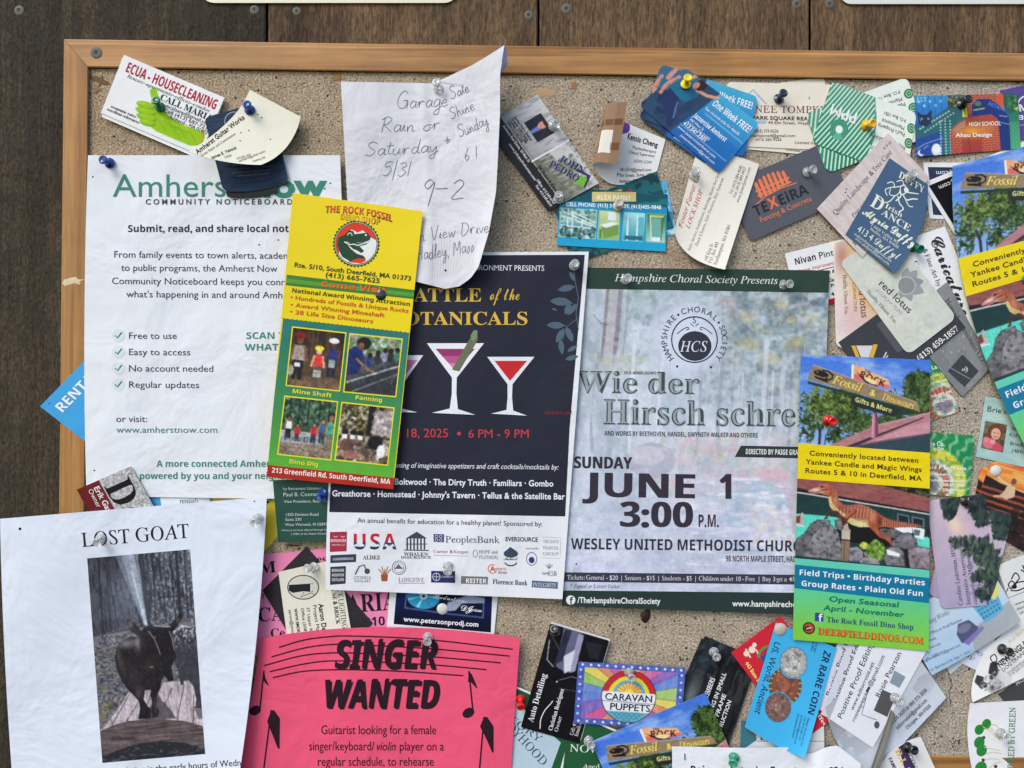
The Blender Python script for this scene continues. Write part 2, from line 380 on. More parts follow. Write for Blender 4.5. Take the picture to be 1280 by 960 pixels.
    def disc(s, x, y, r_, c, part='emblem', sp='P', lv=3, ry=None, n=28, ang=0):
        a = np.linspace(0, 2 * math.pi, n, endpoint=False); ry = ry or r_; X, Y = np.cos(a) * r_, np.sin(a) * ry; ca, sa = math.cos(R(ang)), math.sin(R(ang))
        V = np.concatenate([[(x, y)], np.stack([x + X * ca - Y * sa, y + X * sa + Y * ca], 1)]); i = np.arange(n)
        s.add(part, V, np.stack([0 * i, 1 + i, 1 + (i + 1) % n], 1), c, sp, lv)
    def ring(s, x, y, r_, wd, c, part='emblem', sp='P', lv=4, ry=None, a0=0, a1=360, ang=0):
        a = np.linspace(R(a0), R(a1), max(10, int(abs(a1 - a0) / 8))); ry = ry or r_; X, Y = np.cos(a) * r_, np.sin(a) * ry; ca, sa = math.cos(R(ang)), math.sin(R(ang))
        s.line(np.stack([x + X * ca - Y * sa, y + X * sa + Y * ca], 1), wd, c, part, sp, lv, sub=50)
    def picture(s, pic, q=None, part='picture', sp='P', lv=1, label=None, step=1.0):
        a = pic.get(); h, w_ = a.shape[:2]; nu, nv = max(2, int(w_ / step)) - 1, max(2, int(h / step)) - 1
        u, v = np.meshgrid(np.linspace(0, 1, nu + 1), np.linspace(0, 1, nv + 1))
        if q is None: U, V = s.grid(nu, nv); ui, vi = U / s.W, V / s.H
        else:
            q = [np.array(p, float) for p in q]; u_, v_ = u[..., None], v[..., None]; P = (q[0] * (1 - u_) + q[1] * u_) * (1 - v_) + (q[3] * (1 - u_) + q[2] * u_) * v_
            if sp == 'P': P = s.inv(P.reshape(-1, 2)).reshape(P.shape)
            U, V = P[..., 0], P[..., 1]; ui, vi = u, v
        cols = a[np.clip((vi * (h - 1)).round().astype(int), 0, h - 1), np.clip((ui * (w_ - 1)).round().astype(int), 0, w_ - 1)]
        i = np.arange((nu + 1) * (nv + 1)).reshape(nv + 1, nu + 1); F = np.stack([i[:-1, :-1], i[1:, :-1], i[1:, 1:], i[:-1, 1:]], -1).reshape(-1, 4)
        W3 = s.world(U, V, 0.03 + 0.03 * lv)
        o = meshobj(part, W3.reshape(-1, 3), F, [INK['gloss' if s.gloss else 'matt']], s.o, alb(cols.reshape(-1, 3)), smooth=True)
        if label: o['label'] = label
        return o
    def done(s):
        for part, L in [(k, g) for k, v in s.parts.items() for g in (clusters(v, GAPS[k]) if k in GAPS else [v])]:
            Vs, Fs, Cs, n = [], [], [], 0
            for P, T, c, lv in L:
                Vs.append(s.world(P[:, 0], P[:, 1], 0.03 + 0.03 * lv)); Fs.append(T + n); Cs.append(np.tile(c, (len(P), 1))); n += len(P)
            meshobj(part, np.concatenate(Vs), np.concatenate(Fs), [INK['gloss' if s.gloss else 'matt']], s.o, np.concatenate(Cs))
        s.parts = {}
        return s.o
# ================================================================ the place: plank wall, board, frame
WALLH = -19.0
def wood(name, c0, c1, c2, axis, scale=1.0, rough=0.6, bumpd=0.0004, fine=260, knots=0.0, grey=None):
    m, t, b = newmat(name)
    sc_ = (1, 1, 1 / 22.0) if axis == 'Z' else (1 / 22.0, 1, 1)
    v = objcoord(t, sc_)
    oi = t.nodes.new("ShaderNodeObjectInfo"); ad = N(t, "ShaderNodeVectorMath", operation='MULTIPLY_ADD'); t.links.new(oi.outputs['Random'], ad.inputs[0]); ad.inputs[1].default_value = (3, 7, 5); t.links.new(v, ad.inputs[2]); v = ad.outputs[0]
    n = noise(t, v, 42 * scale, 4, 0.55, 0.6); f = noise(t, v, fine, 4, 0.7)
    col = ramp(t, n, [(0.3, C(*c0)), (0.5, C(*c1)), (0.68, C(*c2))])
    fr = ramp(t, f, [(0.3, (0.72, 0.72, 0.72)), (0.62, (1.12, 1.12, 1.12))])
    col = mix(t, 0.8, col, fr, 'MULTIPLY')
    big = noise(t, objcoord(t), 11, 4, 0.6)
    bl = ramp(t, big, [(0.34, (0.72, 0.70, 0.68) if knots else (0.78, 0.79, 0.82)), (0.6, (1.1, 1.06, 1.0))])
    col = mix(t, 0.75 if knots else 0.8, col, bl, 'MULTIPLY')
    if knots:
        fl = noise(t, objcoord(t, (1, 1, .2 if grey is None else .5)), 520, 4, .7, .3); fr2 = ramp(t, fl, [(0.36, (0.42, 0.4, 0.38)), (0.52, (1.0, 1.0, 1.0)), (0.66, (1.5, 1.45, 1.38))]); col = mix(t, 0.9, col, fr2, 'MULTIPLY')
    else:
        ln = noise(t, objcoord(t, (1 / 60.0, 1, 1) if axis == 'X' else (1, 1, 1 / 60.0)), 150, 2, .5, .3); col = mix(t, 0.8, col, ramp(t, ln, [(0.36, (0.66, 0.6, 0.52)), (0.42, (1, 1, 1))]), 'MULTIPLY')
        sp = noise(t, objcoord(t), 330, 2, .5); col = mix(t, 1.0, col, ramp(t, sp, [(0.21, (0.35, 0.28, 0.22)), (0.25, (1, 1, 1))]), 'MULTIPLY')
    if grey is not None:
        pg = ramp(t, noise(t, objcoord(t, (1, 1, .6)), 55, 5, 0.7), [(0.50, (0, 0, 0)), (0.66, (1, 1, 1))]); col = mix(t, pg, col, C(*grey))
    t.links.new(col, b.inputs['Base Color']); b.inputs['Roughness'].default_value = rough; b.inputs['Specular IOR Level'].default_value = 0.3
    p = bump(t, None, f, bumpd); bump(t, b, noise(t, objcoord(t, (1, 1, .45)), 210, 6, 0.75), bumpd * (1.8 if knots else .15), 1.0, p)
    return m
M_PLANK = wood("weathered_plank", (70, 56, 42), (98, 80, 60), (124, 102, 76), 'Z', 1.0, 0.85, 0.0012, 420, 1.0, None)
M_PLANKD = wood("dark_weathered_plank", (54, 48, 38), (70, 63, 50), (88, 80, 64), 'Z', 1.0, 0.9, 0.0022, 300, 1.0, (60, 56, 48))
M_RAILX = wood("pine_rail", (180, 138, 88), (170, 127, 77), (148, 106, 60), 'X', 1.3, 0.5, 0.00008, 330)
M_RAILZ = wood("pine_stile", (175, 133, 80), (165, 121, 68), (145, 102, 54), 'Z', 1.3, 0.5, 0.00008, 330)
def prism(name, sec, P0, P1, mat, parent=None, seg=24):
    """sec: list of (t across, h); P0,P1: start/end edges as ((outer px),(inner px))"""
    V, F = [], []; k = len(sec)
    for j in range(seg + 1):
        f = j / seg
        o = np.array(P0[0]) * (1 - f) + np.array(P1[0]) * f; i_ = np.array(P0[1]) * (1 - f) + np.array(P1[1]) * f
        for (a, h) in sec: q = o * (1 - a) + i_ * a; V.append(tuple(unp(q[0], q[1], h)))
    for j in range(seg):
        for q in range(k): F.append((j * k + q, j * k + (q + 1) % k, (j + 1) * k + (q + 1) % k, (j + 1) * k + q))
    F.append(tuple(range(k))); F.append(tuple(range(seg * k, seg * k + k))[::-1])
    me = bpy.data.meshes.new(name); me.from_pydata(V, [], F); me.materials.append(mat); me.update()
    bm = bmesh.new(); bm.from_mesh(me); bmesh.ops.recalc_face_normals(bm, faces=bm.faces); bm.to_mesh(me); bm.free()
    o = bpy.data.objects.new(name, me); COL.objects.link(o)
    if parent: o.parent = parent
    return o
def empty(name, loc=(0, 0, 0)):
    o = bpy.data.objects.new(name, None); o.location = loc; COL.objects.link(o); return o
wall = tag(empty("wall"), kind='structure')
seams = [-360, -6, 334, 673, 1012, 1352, 1700]
for a, b in zip(seams[:-1], seams[1:]):
    p = prism("plank", [(0.0, WALLH), (0.0, WALLH - 18), (1.0, WALLH - 18), (1.0, WALLH), (0.994, WALLH + 1.2), (0.006, WALLH + 1.2)],
              ((a + 1.4, -260), (b - 1.4, -260)), ((a + 1.4, 1230), (b - 1.4, 1230)), M_PLANK, wall, 2)
    if a < 0: p.data.materials[0] = M_PLANKD
# dark building paper behind the gaps
mb, tb, bb = newmat("tar_paper"); bb.inputs['Base Color'].default_value = (0.012, 0.012, 0.012, 1); bb.inputs['Roughness'].default_value = .95
prism("backing", [(0, WALLH - 19), (0, WALLH - 21), (1, WALLH - 21), (1, WALLH - 19)], ((-360, -260), (1700, -260)), ((-360, 1230), (1700, 1230)), mb, wall, 1)
# board
mc, t, b = newmat("fibre_board")
v = objcoord(t)
tx = N(t, "ShaderNodeSeparateXYZ"); t.links.new(v, tx.inputs[0])
mr = N(t, "ShaderNodeMapRange"); mr.inputs[1].default_value = -0.35; mr.inputs[2].default_value = 0.42; t.links.new(tx.outputs[0], mr.inputs[0])
base = mix(t, mr.outputs[0], C(172, 154, 128), C(176, 168, 156))
f1 = ramp(t, noise(t, v, 620, 4, 0.75), [(0.36, (0.22, 0.2, 0.19)), (0.48, (0.84, 0.83, 0.82)), (0.62, (1.6, 1.57, 1.52))])
col = mix(t, 0.85, base, f1, 'MULTIPLY')
f0 = ramp(t, noise(t, v, 45, 5, 0.65), [(0.32, (0.8, 0.78, 0.75)), (0.62, (1.1, 1.1, 1.1))]); col = mix(t, 0.9, col, f0, 'MULTIPLY')
vq = N(t, "ShaderNodeTexVoronoi", Scale=95.0); t.links.new(v, vq.inputs['Vector']); sq = ramp(t, vq.outputs['Distance'], [(0.05, (1, 1, 1)), (0.16, (0, 0, 0))]); gq = ramp(t, noise(t, v, 26, 3, 0.6), [(0.52, (0, 0, 0)), (0.6, (1, 1, 1))]); sq2 = mix(t, 1.0, sq, gq, 'MULTIPLY'); col = mix(t, sq2, col, (0.03, 0.024, 0.018))
vo = N(t, "ShaderNodeTexVoronoi", Scale=210.0); t.links.new(v, vo.inputs['Vector'])
sp = ramp(t, vo.outputs['Distance'], [(0.12, (1, 1, 1)), (0.26, (0, 0, 0))])
gate = ramp(t, noise(t, v, 120, 3, 0.6), [(0.46, (0, 0, 0)), (0.6, (1, 1, 1))]); sp2 = mix(t, 1.0, sp, gate, 'MULTIPLY')
col = mix(t, sp2, col, (0.018, 0.015, 0.012))
rs = ramp(t, noise(t, objcoord(t, (1, 1, 1), (0, .3, .2)), 14, 4, 0.6), [(0.64, (0, 0, 0)), (0.76, (.55, .55, .55))]); col = mix(t, rs, col, C(150, 112, 72))
t.links.new(col, b.inputs['Base Color']); b.inputs['Roughness'].default_value = 0.95; b.inputs['Specular IOR Level'].default_value = 0.15
inv = N(t, "ShaderNodeMath", operation='SUBTRACT'); inv.inputs[0].default_value = 1.0; t.links.new(sp2, inv.inputs[1])
p1 = bump(t, None, inv.outputs[0], 0.0012); p2 = bump(t, None, noise(t, v, 620, 4, 0.75), 0.0011, 1.0, p1); bump(t, b, noise(t, v, 60, 5, 0.65), 0.002, 1.0, p2)
board = empty("notice_board", tuple(unp(640, 480, 0)))
board.location = (0, 0, 0)
tag(board, "pine framed fibre board notice board holding all the papers", "notice board")
prism("board_panel", [(0, 0), (0, -12), (1, -12), (1, 0)], ((88, 56), (88, 960)), ((1460, 72), (1460, 968)), mc, board, 2)
HF = 3.2
sec = [(0, -17), (0, HF - 1.2), (0.03, HF - .9), (0.11, HF - .8), (0.135, HF - .2), (0.17, HF), (0.95, HF), (1.0, HF - .6), (1.0, 0.05)]
OTL, ITL, OTR, ITR = (80, 49), (110.5, 84), (1500, 70), (1500, 104.5)
OBL, IBL, OBR, IBR = (70.5, 965), (103, 931), (1500, 983), (1500, 948.5)
prism("top_rail", sec, (OTL, ITL), (OTR, ITR), M_RAILX, board)
prism("side_rail", sec, ((OTL[0], OTL[1] + .6), (ITL[0], ITL[1] + .6)), (OBL, IBL), M_RAILZ, board)
prism("bottom_rail", sec, ((OBL[0] + .3, OBL[1] + .6), (IBL[0] + .3, IBL[1] + .6)), (OBR, IBR), M_RAILX, board)
# metals and plastics
def simple(name, c, rough=.5, metal=0.0, spec=.5, **kw):
    m, t, b = newmat(name); b.inputs['Base Color'].default_value = C(*c) + (1,); b.inputs['Roughness'].default_value = rough; b.inputs['Metallic'].default_value = metal; b.inputs['Specular IOR Level'].default_value = spec
    for k, v_ in kw.items(): b.inputs[k].default_value = v_
    n = noise(t, objcoord(t), 700, 3, .6); bump(t, b, n, 0.00004); return m
M_SCREW = simple("zinc_screw", (96, 96, 88), .7, .3)
M_DARK = simple("screw_recess", (30, 30, 28), .8)
M_STEEL = simple("pin_steel", (190, 190, 190), .3, 1.0)
def lathe(name, prof, mat, parent=None, seg=20, M=None, smooth=True):
    V, F = [], []; k = len(prof)
    for i in range(seg):
        a = 2 * math.pi * i / seg
        for (r, h) in prof: V.append((r * math.cos(a) / 1000, r * math.sin(a) / 1000, h / 1000))
    for i in range(seg):
        for j in range(k - 1):
            a, b_ = i * k + j, ((i + 1) % seg) * k + j; F.append((a, b_, b_ + 1, a + 1))
    me = bpy.data.meshes.new(name); me.from_pydata(V, [], F); me.materials.append(mat)
    bm = bmesh.new(); bm.from_mesh(me); bmesh.ops.remove_doubles(bm, verts=bm.verts, dist=1e-6); bmesh.ops.recalc_face_normals(bm, faces=bm.faces); bm.to_mesh(me); bm.free()
    if smooth: me.polygons.foreach_set('use_smooth', np.ones(len(me.polygons), bool)); me.set_sharp_from_angle(angle=R(40))
    me.update(); o = bpy.data.objects.new(name, me); COL.objects.link(o)
    if parent: o.parent = parent
    return o
def orient(o, px, py, h, hx=None, hy=None, hh=10.2):
    a = Vector(unp(px, py, h)); o.location = a
    d = (Vector(unp(hx, hy, h + hh)) - a) if hx is not None else Vector((0, -1, 0))
    o.rotation_euler = d.to_track_quat('Z', 'Y').to_euler()
def screw(px, py, h, r, name="screw", parent=None, label=None, dark=False):
    o = lathe(name, [(0, .1), (r * .34, .15), (r * .42, .55), (r * .8, .5), (r, .15), (r, -.6)], M_DARK if dark else M_SCREW, parent, 18)
    orient(o, px, py, h)
    rc = lathe("star_recess", [(0, .2), (r * .22, .2), (r * .22, .1)], M_DARK, o, 6, smooth=False); return o
screw(120.5, 66, HF, 4.9, "screw", board)
for (x, y, r) in [(24, 13, 4.2), (318, 12, 4.0), (371, 14, 3.6), (661, 19, 4.0), (708, 11, 4.4), (996, 5, 4.2), (1037, 5, 4.0)]: screw(x, y, WALLH + 1.2, r, "wall_screw", wall)
# lower edges of two enamelled signs on the wall above
M_CREAM = simple("cream_enamel", (222, 220, 196), .4); M_WHITE = simple("white_enamel", (212, 214, 208), .4)
def roundplate(name, x0, y0, x1, y1, r, h0, h1, mat, label):
    pts = []
    for cx, cy, a0 in ((x1 - r, y1 - r, 0), (x0 + r, y1 - r, 90), (x0 + r, y0 + r, 180), (x1 - r, y0 + r, 270)):
        for k in range(7): a = R(a0 + k * 15); pts.append((cx + r * math.cos(a), cy + r * math.sin(a)))
    n = len(pts); V = [tuple(unp(x, y, h1)) for x, y in pts] + [tuple(unp(x, y, h0)) for x, y in pts]
    F = [tuple(range(n)), tuple(range(2 * n - 1, n - 1, -1))] + [(i, i + n, (i + 1) % n + n, (i + 1) % n) for i in range(n)]
    return tag(meshobj(name, V, F, [mat]), label, "sign")
roundplate("wall_sign", 250, -160, 573, 3.6, 18, WALLH + 1.3, WALLH + 3.0, M_CREAM, "cream sign with rounded corner cut by the top edge, left of centre")
roundplate("wall_sign", 1050, -160, 1420, 5.0, 14, WALLH + 1.3, WALLH + 3.0, M_WHITE, "white sign along the top edge at the right")
# torn flakes and scars on the board and frame
def blob(name, px, py, rx, ry, h, c, parent, seed, th=.5, rag=.35):
    g = random.Random(seed); n = 14; V = [tuple(unp(px, py, h + th))]; 
    for i in range(n):
        a = 2 * math.pi * i / n; k = 1 + g.uniform(-rag, rag); V.append(tuple(unp(px + rx * k * .8 * math.cos(a), py + ry * k * .8 * math.sin(a), h + th * g.uniform(.4, .9))))
    for i in range(n):
        x, y = V[1 + i][0], V[1 + i][2]; a = 2 * math.pi * i / n; V.append((x + rx * .18 / PX * math.cos(a), V[0][1] + (th + .12) / 1000, y - ry * .18 / PX * math.sin(a)))
    F = [(0, 1 + i, 1 + (i + 1) % n) for i in range(n)] + [(1 + i, 1 + n + i, 1 + n + (i + 1) % n, 1 + (i + 1) % n) for i in range(n)]
    return meshobj(name, V, F, [simple(name, c, .9, 0, .1)], parent, smooth=False)
blob("flaked_scar", 92, 352, 12, 5, HF, (214, 196, 160), board, 3, .25, .6)
blob("torn_patch", 680, 116, 15, 6, 0, (176, 146, 112), board, 5, .3, .3)
blob("torn_patch", 718, 106, 7, 5, 0, (150, 112, 78), board, 8, .3, .4)
blob("torn_patch", 126, 101, 10, 8, 0, (112, 88, 66), board, 11, .35, .7)
blob("torn_patch", 121, 112, 7, 5, 0, (138, 112, 84), board, 12, .5, .6)
blob("torn_patch", 421, 97, 8, 5, 0, (142, 112, 76), board, 13, .4, .4)
blob("foil_scrap", 618, 89, 8, 3, .2, (200, 200, 200), board, 14, .8, .7)
M_CRACK = simple("crack_shadow", (74, 62, 52), .95)
def crack(P, wd, seed):
    g = random.Random(seed); Q = []
    for (a, b_) in zip(P[:-1], P[1:]):
        for k in range(4): f = k / 4; Q.append((a[0] * (1 - f) + b_[0] * f + g.uniform(-1, 1), a[1] * (1 - f) + b_[1] * f + g.uniform(-1, 1)))
    Q.append(P[-1]); V, F = [], []
    for i, (x, y) in enumerate(Q):
        ww = wd * (.3 + g.random()) * (0.2 if i in (0, len(Q) - 1) else 1); V += [tuple(unp(x - ww, y, .12)), tuple(unp(x + ww, y + .3, .12))]
    F = [(2 * i, 2 * i + 1, 2 * i + 3, 2 * i + 2) for i in range(len(Q) - 1)]
    meshobj("crack", V, F, [M_CRACK], board)
for i, P in enumerate([[(1186, 842), (1190, 856), (1186, 870), (1189, 882)], [(1184, 920), (1190, 930), (1196, 926), (1206, 932)], [(348, 106), (354, 110), (362, 108)], [(1192, 934), (1199, 940)], [(708, 148), (716, 153)], [(1165, 905), (1170, 912)]]): crack(P, .8, 40 + i)

g = random.Random(77); V, F = [], []
for _ in range(230):
    x, y = g.uniform(112, 1278), g.uniform(92, 940); r = g.uniform(.45, .95); n = len(V)
    for k in range(7): a = k * 2 * math.pi / 7; V.append(tuple(unp(x + r * math.cos(a), y + r * math.sin(a), .06)))
    F.append(tuple(range(n, n + 7)))
tag(meshobj("old_pin_holes", V, F, [M_DARK], board), kind='stuff')
# ================================================================ papers, left half
WH = (226, 231, 238); CREAM = (232, 230, 214); INKC = (38, 38, 44); GRN = (62, 132, 116)
def tw(s, t, x, y, h, sub, w, **kw):     # fit so that `sub` is w wide
    f = kw.get('f', 'g'); a = layout(t, f)[2]; b = layout(sub, f)[2]; s.text(t, x, y, h, w=w * a / b, **kw)
def clip_half(P, T, a, b, c):            # keep a*x+b*y<=c
    Vs, Fs, n = [], [], 0
    for t in T:
        q = [P[i] for i in t]; out = []
        for i in range(3):
            p0, p1 = q[i - 1], q[i]; d0, d1 = a * p0[0] + b * p0[1] - c, a * p1[0] + b * p1[1] - c
            if (d0 <= 0) != (d1 <= 0): f = d0 / (d0 - d1); out.append(p0 + (p1 - p0) * f)
            if d1 <= 0: out.append(p1)
        if len(out) > 2:
            Vs += out; Fs += [(n, n + j, n + j + 1) for j in range(1, len(out) - 1)]; n += len(out)
    return (np.array(Vs), np.array(Fs)) if Vs else (np.zeros((0, 2)), np.zeros((0, 3), int))
# ---- blue card tucked behind the big white sheet, over the frame
s = Sheet("business_card", "bright blue card reading RENT poking out over the left frame", "business card", [(50, 508), (145, 411), (207, 459), (112, 556)], HF + .4, (58, 158, 218), gloss=True)
s.text("RENT TO", 10, 26, 13, ang=0, f='N', c=(235, 245, 250), sp='L')
s.disc(10, 6, .9, (30, 60, 90), 'hole', 'L'); s.done()
# ---- the big noticeboard sheet
s = Sheet("flyer", "large white sheet with green heading, check marks and community notice text", "flyer", [(110, 194), (425, 194), (441, 625), (108, 620)], 3.6, (222, 227, 234), mids={'L': (105.5, 410)}, wave=(.9, 2.3, .9), th=.12, lift=(0, 1.5, 0, 0), wrinkle=1.0)
s.text("Amherst", 141, 246, 28, w=158, f='g', c=GRN, part='heading'); s.text("Now", 301, 246, 28, w=106, f='H', c=GRN, part='heading')
s.text("COMMUNITY NOTICEBOARD", 182, 255.5, 6.4, w=184, f='G', c=(60, 62, 70), tr=.28, part='heading')
tw(s, "Submit, read, and share local notices.", 159.5, 290, 8.6, "Submit, read, and share local", 177.5, f='N', c=INKC)
for t, x, y, sub, w in [("From family events to town alerts, academic", 142, 322, "From family events to town alerts, aca", 199), ("to public programs, the Amherst Now", 151.5, 338.5, "to public programs, the Amherst", 166), ("Community Noticeboard keeps you connected with", 139.5, 355, "Community Noticeboard keeps you c", 198), ("what's happening in and around Amherst", 158, 371.5, "what's happening in and around A", 179)]:
    tw(s, t, x, y, 8.2, sub, w, ang=.4, c=(52, 56, 72), part='paragraph')
for i, (t, w, y) in enumerate([("Free to use", 61, 423.4), ("Easy to access", 78, 443.8), ("No account needed", 107, 464.2), ("Regular updates", 89, 484.6)]):
    s.text(t, 160.4, y, 8, w=w, ang=.3, c=(52, 56, 72), part='list_line')
    s.disc(148, y - 4, 8, (208, 219, 222), 'tick_mark'); s.line([(144, y - 4), (147, y - 1), (152.5, y - 8)], 1.7, (40, 116, 98), 'tick_mark', lv=5)
s.text("SCAN TO SEE", 307.3, 423.5, 8.2, w=86, f='N', c=GRN, part='heading'); s.text("WHAT'S NEW!", 306, 438, 8.2, w=94, f='N', c=GRN, part='heading')
s.text("or visit:", 145, 527.5, 8, w=39.5, c=(52, 56, 72)); s.text("www.amherstnow.com", 145.5, 541, 8, w=127, c=(72, 128, 128))
tw(s, "A more connected Amherst,", 195.7, 583.5, 8, "A more connected Amhe", 137, f='N', c=GRN); tw(s, "powered by you and your neighbors.", 174, 598.7, 8, "powered by you and your ne", 158, f='N', c=GRN)
for x, y in [(116, 221), (118, 588), (231, 596), (324, 306), (406, 236), (413, 229), (348, 300)]: s.disc(x, y, 1.0, (30, 30, 36), 'pin_hole')
s.done()
# ---- housecleaning cards
def ecua(cor, z, label, full=True):
    s = Sheet("business_card", label, "business card", cor, z, (228, 231, 232), group="housecleaning cards", size=(136, 78), bow=.3)
    if not full: return s
    s.text("ECUA - HOUSECLEANING", 8.5, 18.5, 12.6, w=123, f='N', c=(176, 22, 48), sp='L', part='heading')
    s.text("houses~apartments~offices~condos", 14, 24.5, 4.4, w=112, f='I', c=(60, 60, 66), sp='L')
    s.text("CALL MARIA", 62, 34, 8, w=70, f='B', c=(34, 34, 40), sp='L')
    for t, y, w in [("mcalzanp@gmail.com", 39.8, 62), ("Cell (413) 687-7214", 45.6, 64), ("Amherst - MA 01002", 51, 52)]: s.text(t, 72 + (y > 50) * 10, y, 4.6, w=w, f='g', c=(40, 40, 46), sp='L')
    s.text("economic rates", 9, 67, 3.6, w=34, f='B', c=(44, 44, 50), sp='L'); s.text("excellent references", 6, 72, 3.6, w=44, f='B', c=(44, 44, 50), sp='L')
    p = Pic(92, 76, (228, 231, 232)); o = (166, 106)
    G, G2, G3 = (142, 190, 20), (112, 158, 12), (168, 212, 40)
    q = lambda P: [(x - o[0], y - o[1]) for x, y in P]
    p.poly(q([(186, 148), (187, 136), (190, 126), (187.5, 113), (191, 110), (196, 112), (200, 126), (206, 139), (214, 147.5), (232, 157), (252, 164), (256, 168), (253, 178), (243, 184), (226, 177), (205, 168), (196, 164), (188, 158)]), G)
    for k, (x, y, l) in enumerate([(182, 131, 12), (182, 138.5, 13), (183, 146, 13), (184, 152.5, 10)]):
        p.ell(x - o[0] + 1, y - o[1] + .8, l, 4.4, G2, 1, 14); p.ell(x - o[0], y - o[1] - .4, l - 1, 3.6, G, 1, 14); p.ell(x - o[0] - 3, y - o[1] - 1.6, 5, 1.2, G3, .7, 14)
    for a, b in [((199, 150), (207, 163)), ((210, 152), (222, 168)), ((225, 160), (232, 172)), ((236, 160), (244, 176)), ((215, 158), (236, 166))]: p.line(q([a, b]), 1.6, G2, .5)
    p.line(q([(200, 147), (216, 154), (240, 163)]), 2, G3, .5); p.line(q([(253, 163), (254, 172), (251, 180)]), 1.6, (196, 100, 20), .8)
    # rotate into the card frame: sample corners in photo space
    s.picture_cut(p, [(o[0], o[1]), (o[0] + 92, o[1]), (o[0] + 92, o[1] + 76), (o[0], o[1] + 76)], (228, 231, 232), 'glove_picture', "bright green rubber glove with thumb up")
    return s
def picture_cut(s, pic, q, bgc, part, label=None, lv=1):      # a printed picture without its blank background
    a = pic.get(); h, w_ = a.shape[:2]; u, v = np.meshgrid(np.linspace(0, 1, w_), np.linspace(0, 1, h)); q = [np.array(p, float) for p in q]; u_, v_ = u[..., None], v[..., None]
    P = (q[0] * (1 - u_) + q[1] * u_) * (1 - v_) + (q[3] * (1 - u_) + q[2] * u_) * v_; L = s.inv(P.reshape(-1, 2)).reshape(P.shape)
    i = np.arange(h * w_).reshape(h, w_); F = np.stack([i[:-1, :-1], i[1:, :-1], i[1:, 1:], i[:-1, 1:]], -1).reshape(-1, 4)
    dif = np.abs(a - np.array(bgc, float)).sum(-1).ravel() > 14; keep = dif[F].any(1)
    inside = ((L[..., 0] > 0) & (L[..., 0] < s.W) & (L[..., 1] > 0) & (L[..., 1] < s.H)).ravel(); F = F[keep & inside[F].all(1)]
    ids, inv_ = np.unique(F, return_inverse=True); W3 = s.world(L[..., 0], L[..., 1], .03 + .03 * lv).reshape(-1, 3)[ids]
    o = meshobj(part, W3, inv_.reshape(-1, 4), [INK['matt']], s.o, alb(a.reshape(-1, 3)[ids]), smooth=True)
    if label: o['label'] = label
Sheet.picture_cut = picture_cut
ecua([(153, 72), (281, 122), (252, 200), (127, 146)], 3.5, "blank white card edge showing beneath the green glove cleaning card", False).done()
ecua([(155, 68.5), (280.5, 122), (250, 194), (126, 141)], 4.2, "white housecleaning card with green rubber glove and red heading").done()
# ---- guitar works cards
def slate(w, h, seed):
    p = Pic(w, h, (34, 52, 78)); p.blend(p.fbm(26, 3, 4, seed), (62, 82, 108), .55); p.blend(p.fbm(18, 2, 4, seed + 1) > .56, (20, 30, 46), .5); return p
s = Sheet("business_card", "black card edge peeking out lowest under the dark blue guitar card", "business card", [(260, 152), (342, 130), (346, 240), (284, 246)], 6.0, (22, 24, 28), mids={'B': (318, 247)}, bow=1, gloss=True); s.done()
s = Sheet("business_card", "dark blue weathered-wood card hanging under the cream guitar card", "business card", [(255, 147), (338, 124), (361, 227), (279, 239)], 7.0, (190, 192, 190), mids={'B': (322, 238)}, bow=1.4, r=7, group="guitar repair cards")
s.picture(slate(84, 110, 4)); s.ring(293, 152, 12, .8, (170, 180, 190))
for i, (y, x0, x1) in enumerate([(208, 291, 343), (213, 288, 346), (217, 290, 340), (221, 297, 338)]): s.text("Amherst repairs setups restoration", x0, y, 2.2, w=x1 - x0, ang=-5, f='U', c=(110, 130, 150))
s.done()
def fn_guit(u, v):
    A, B, C_, D_ = map(np.array, ((312., 112.), (376., 146.), (326., 206.), (235., 190.))); t = v[..., None]; tu = u[..., None]
    Lf = quad_mid(A, D_, (286, 151), v); Rt = quad_mid(B, C_, (358, 184), v); P = Lf * (1 - tu) + Rt * tu
    P = P + np.array([0, 4.0]) * (4 * tu * (1 - tu)) * t ** 2
    return P[..., 0], P[..., 1], 8.6 + 22 * v ** 2 * (1 - .45 * u)
s = Sheet("business_card", "curling cream guitar repair card held by a blue pin", "business card", [(312, 112), (376, 146), (326, 206), (235, 190)], 7, (226, 224, 206), fn=fn_guit, size=(72, 128), group="guitar repair cards", back=(40, 56, 80), n=(14, 30))
def gt(t, a, b, h, f='g', c=(52, 50, 56)):
    (x0, y0), (x1, y1) = a, b; s.text(t, x0, y0, h, w=math.hypot(x1 - x0, y1 - y0), ang=math.degrees(math.atan2(y1 - y0, x1 - x0)), f=f, c=c)
gt("Amherst Guitar Works", (247, 193), (306.5, 148), 6, 'G'); gt("Guitar Repair and Customization", (252, 196), (295, 168), 3); gt("James E. Yelnick", (265, 199), (296, 186), 3.6, 'G'); gt("Luthier", (281, 198), (290, 195), 3); gt("413.530.1927", (296, 200), (314, 195), 3); gt("amherstguitar.com", (299, 203), (332, 190), 3); gt("Leverett, MA", (316, 203), (332, 198), 3)
for x, y in [(322, 143), (327, 147), (311, 163), (301, 166), (300, 176), (338, 174)]: s.disc(x, y, .8, (70, 50, 36), 'pin_hole', lv=7)
s.done()
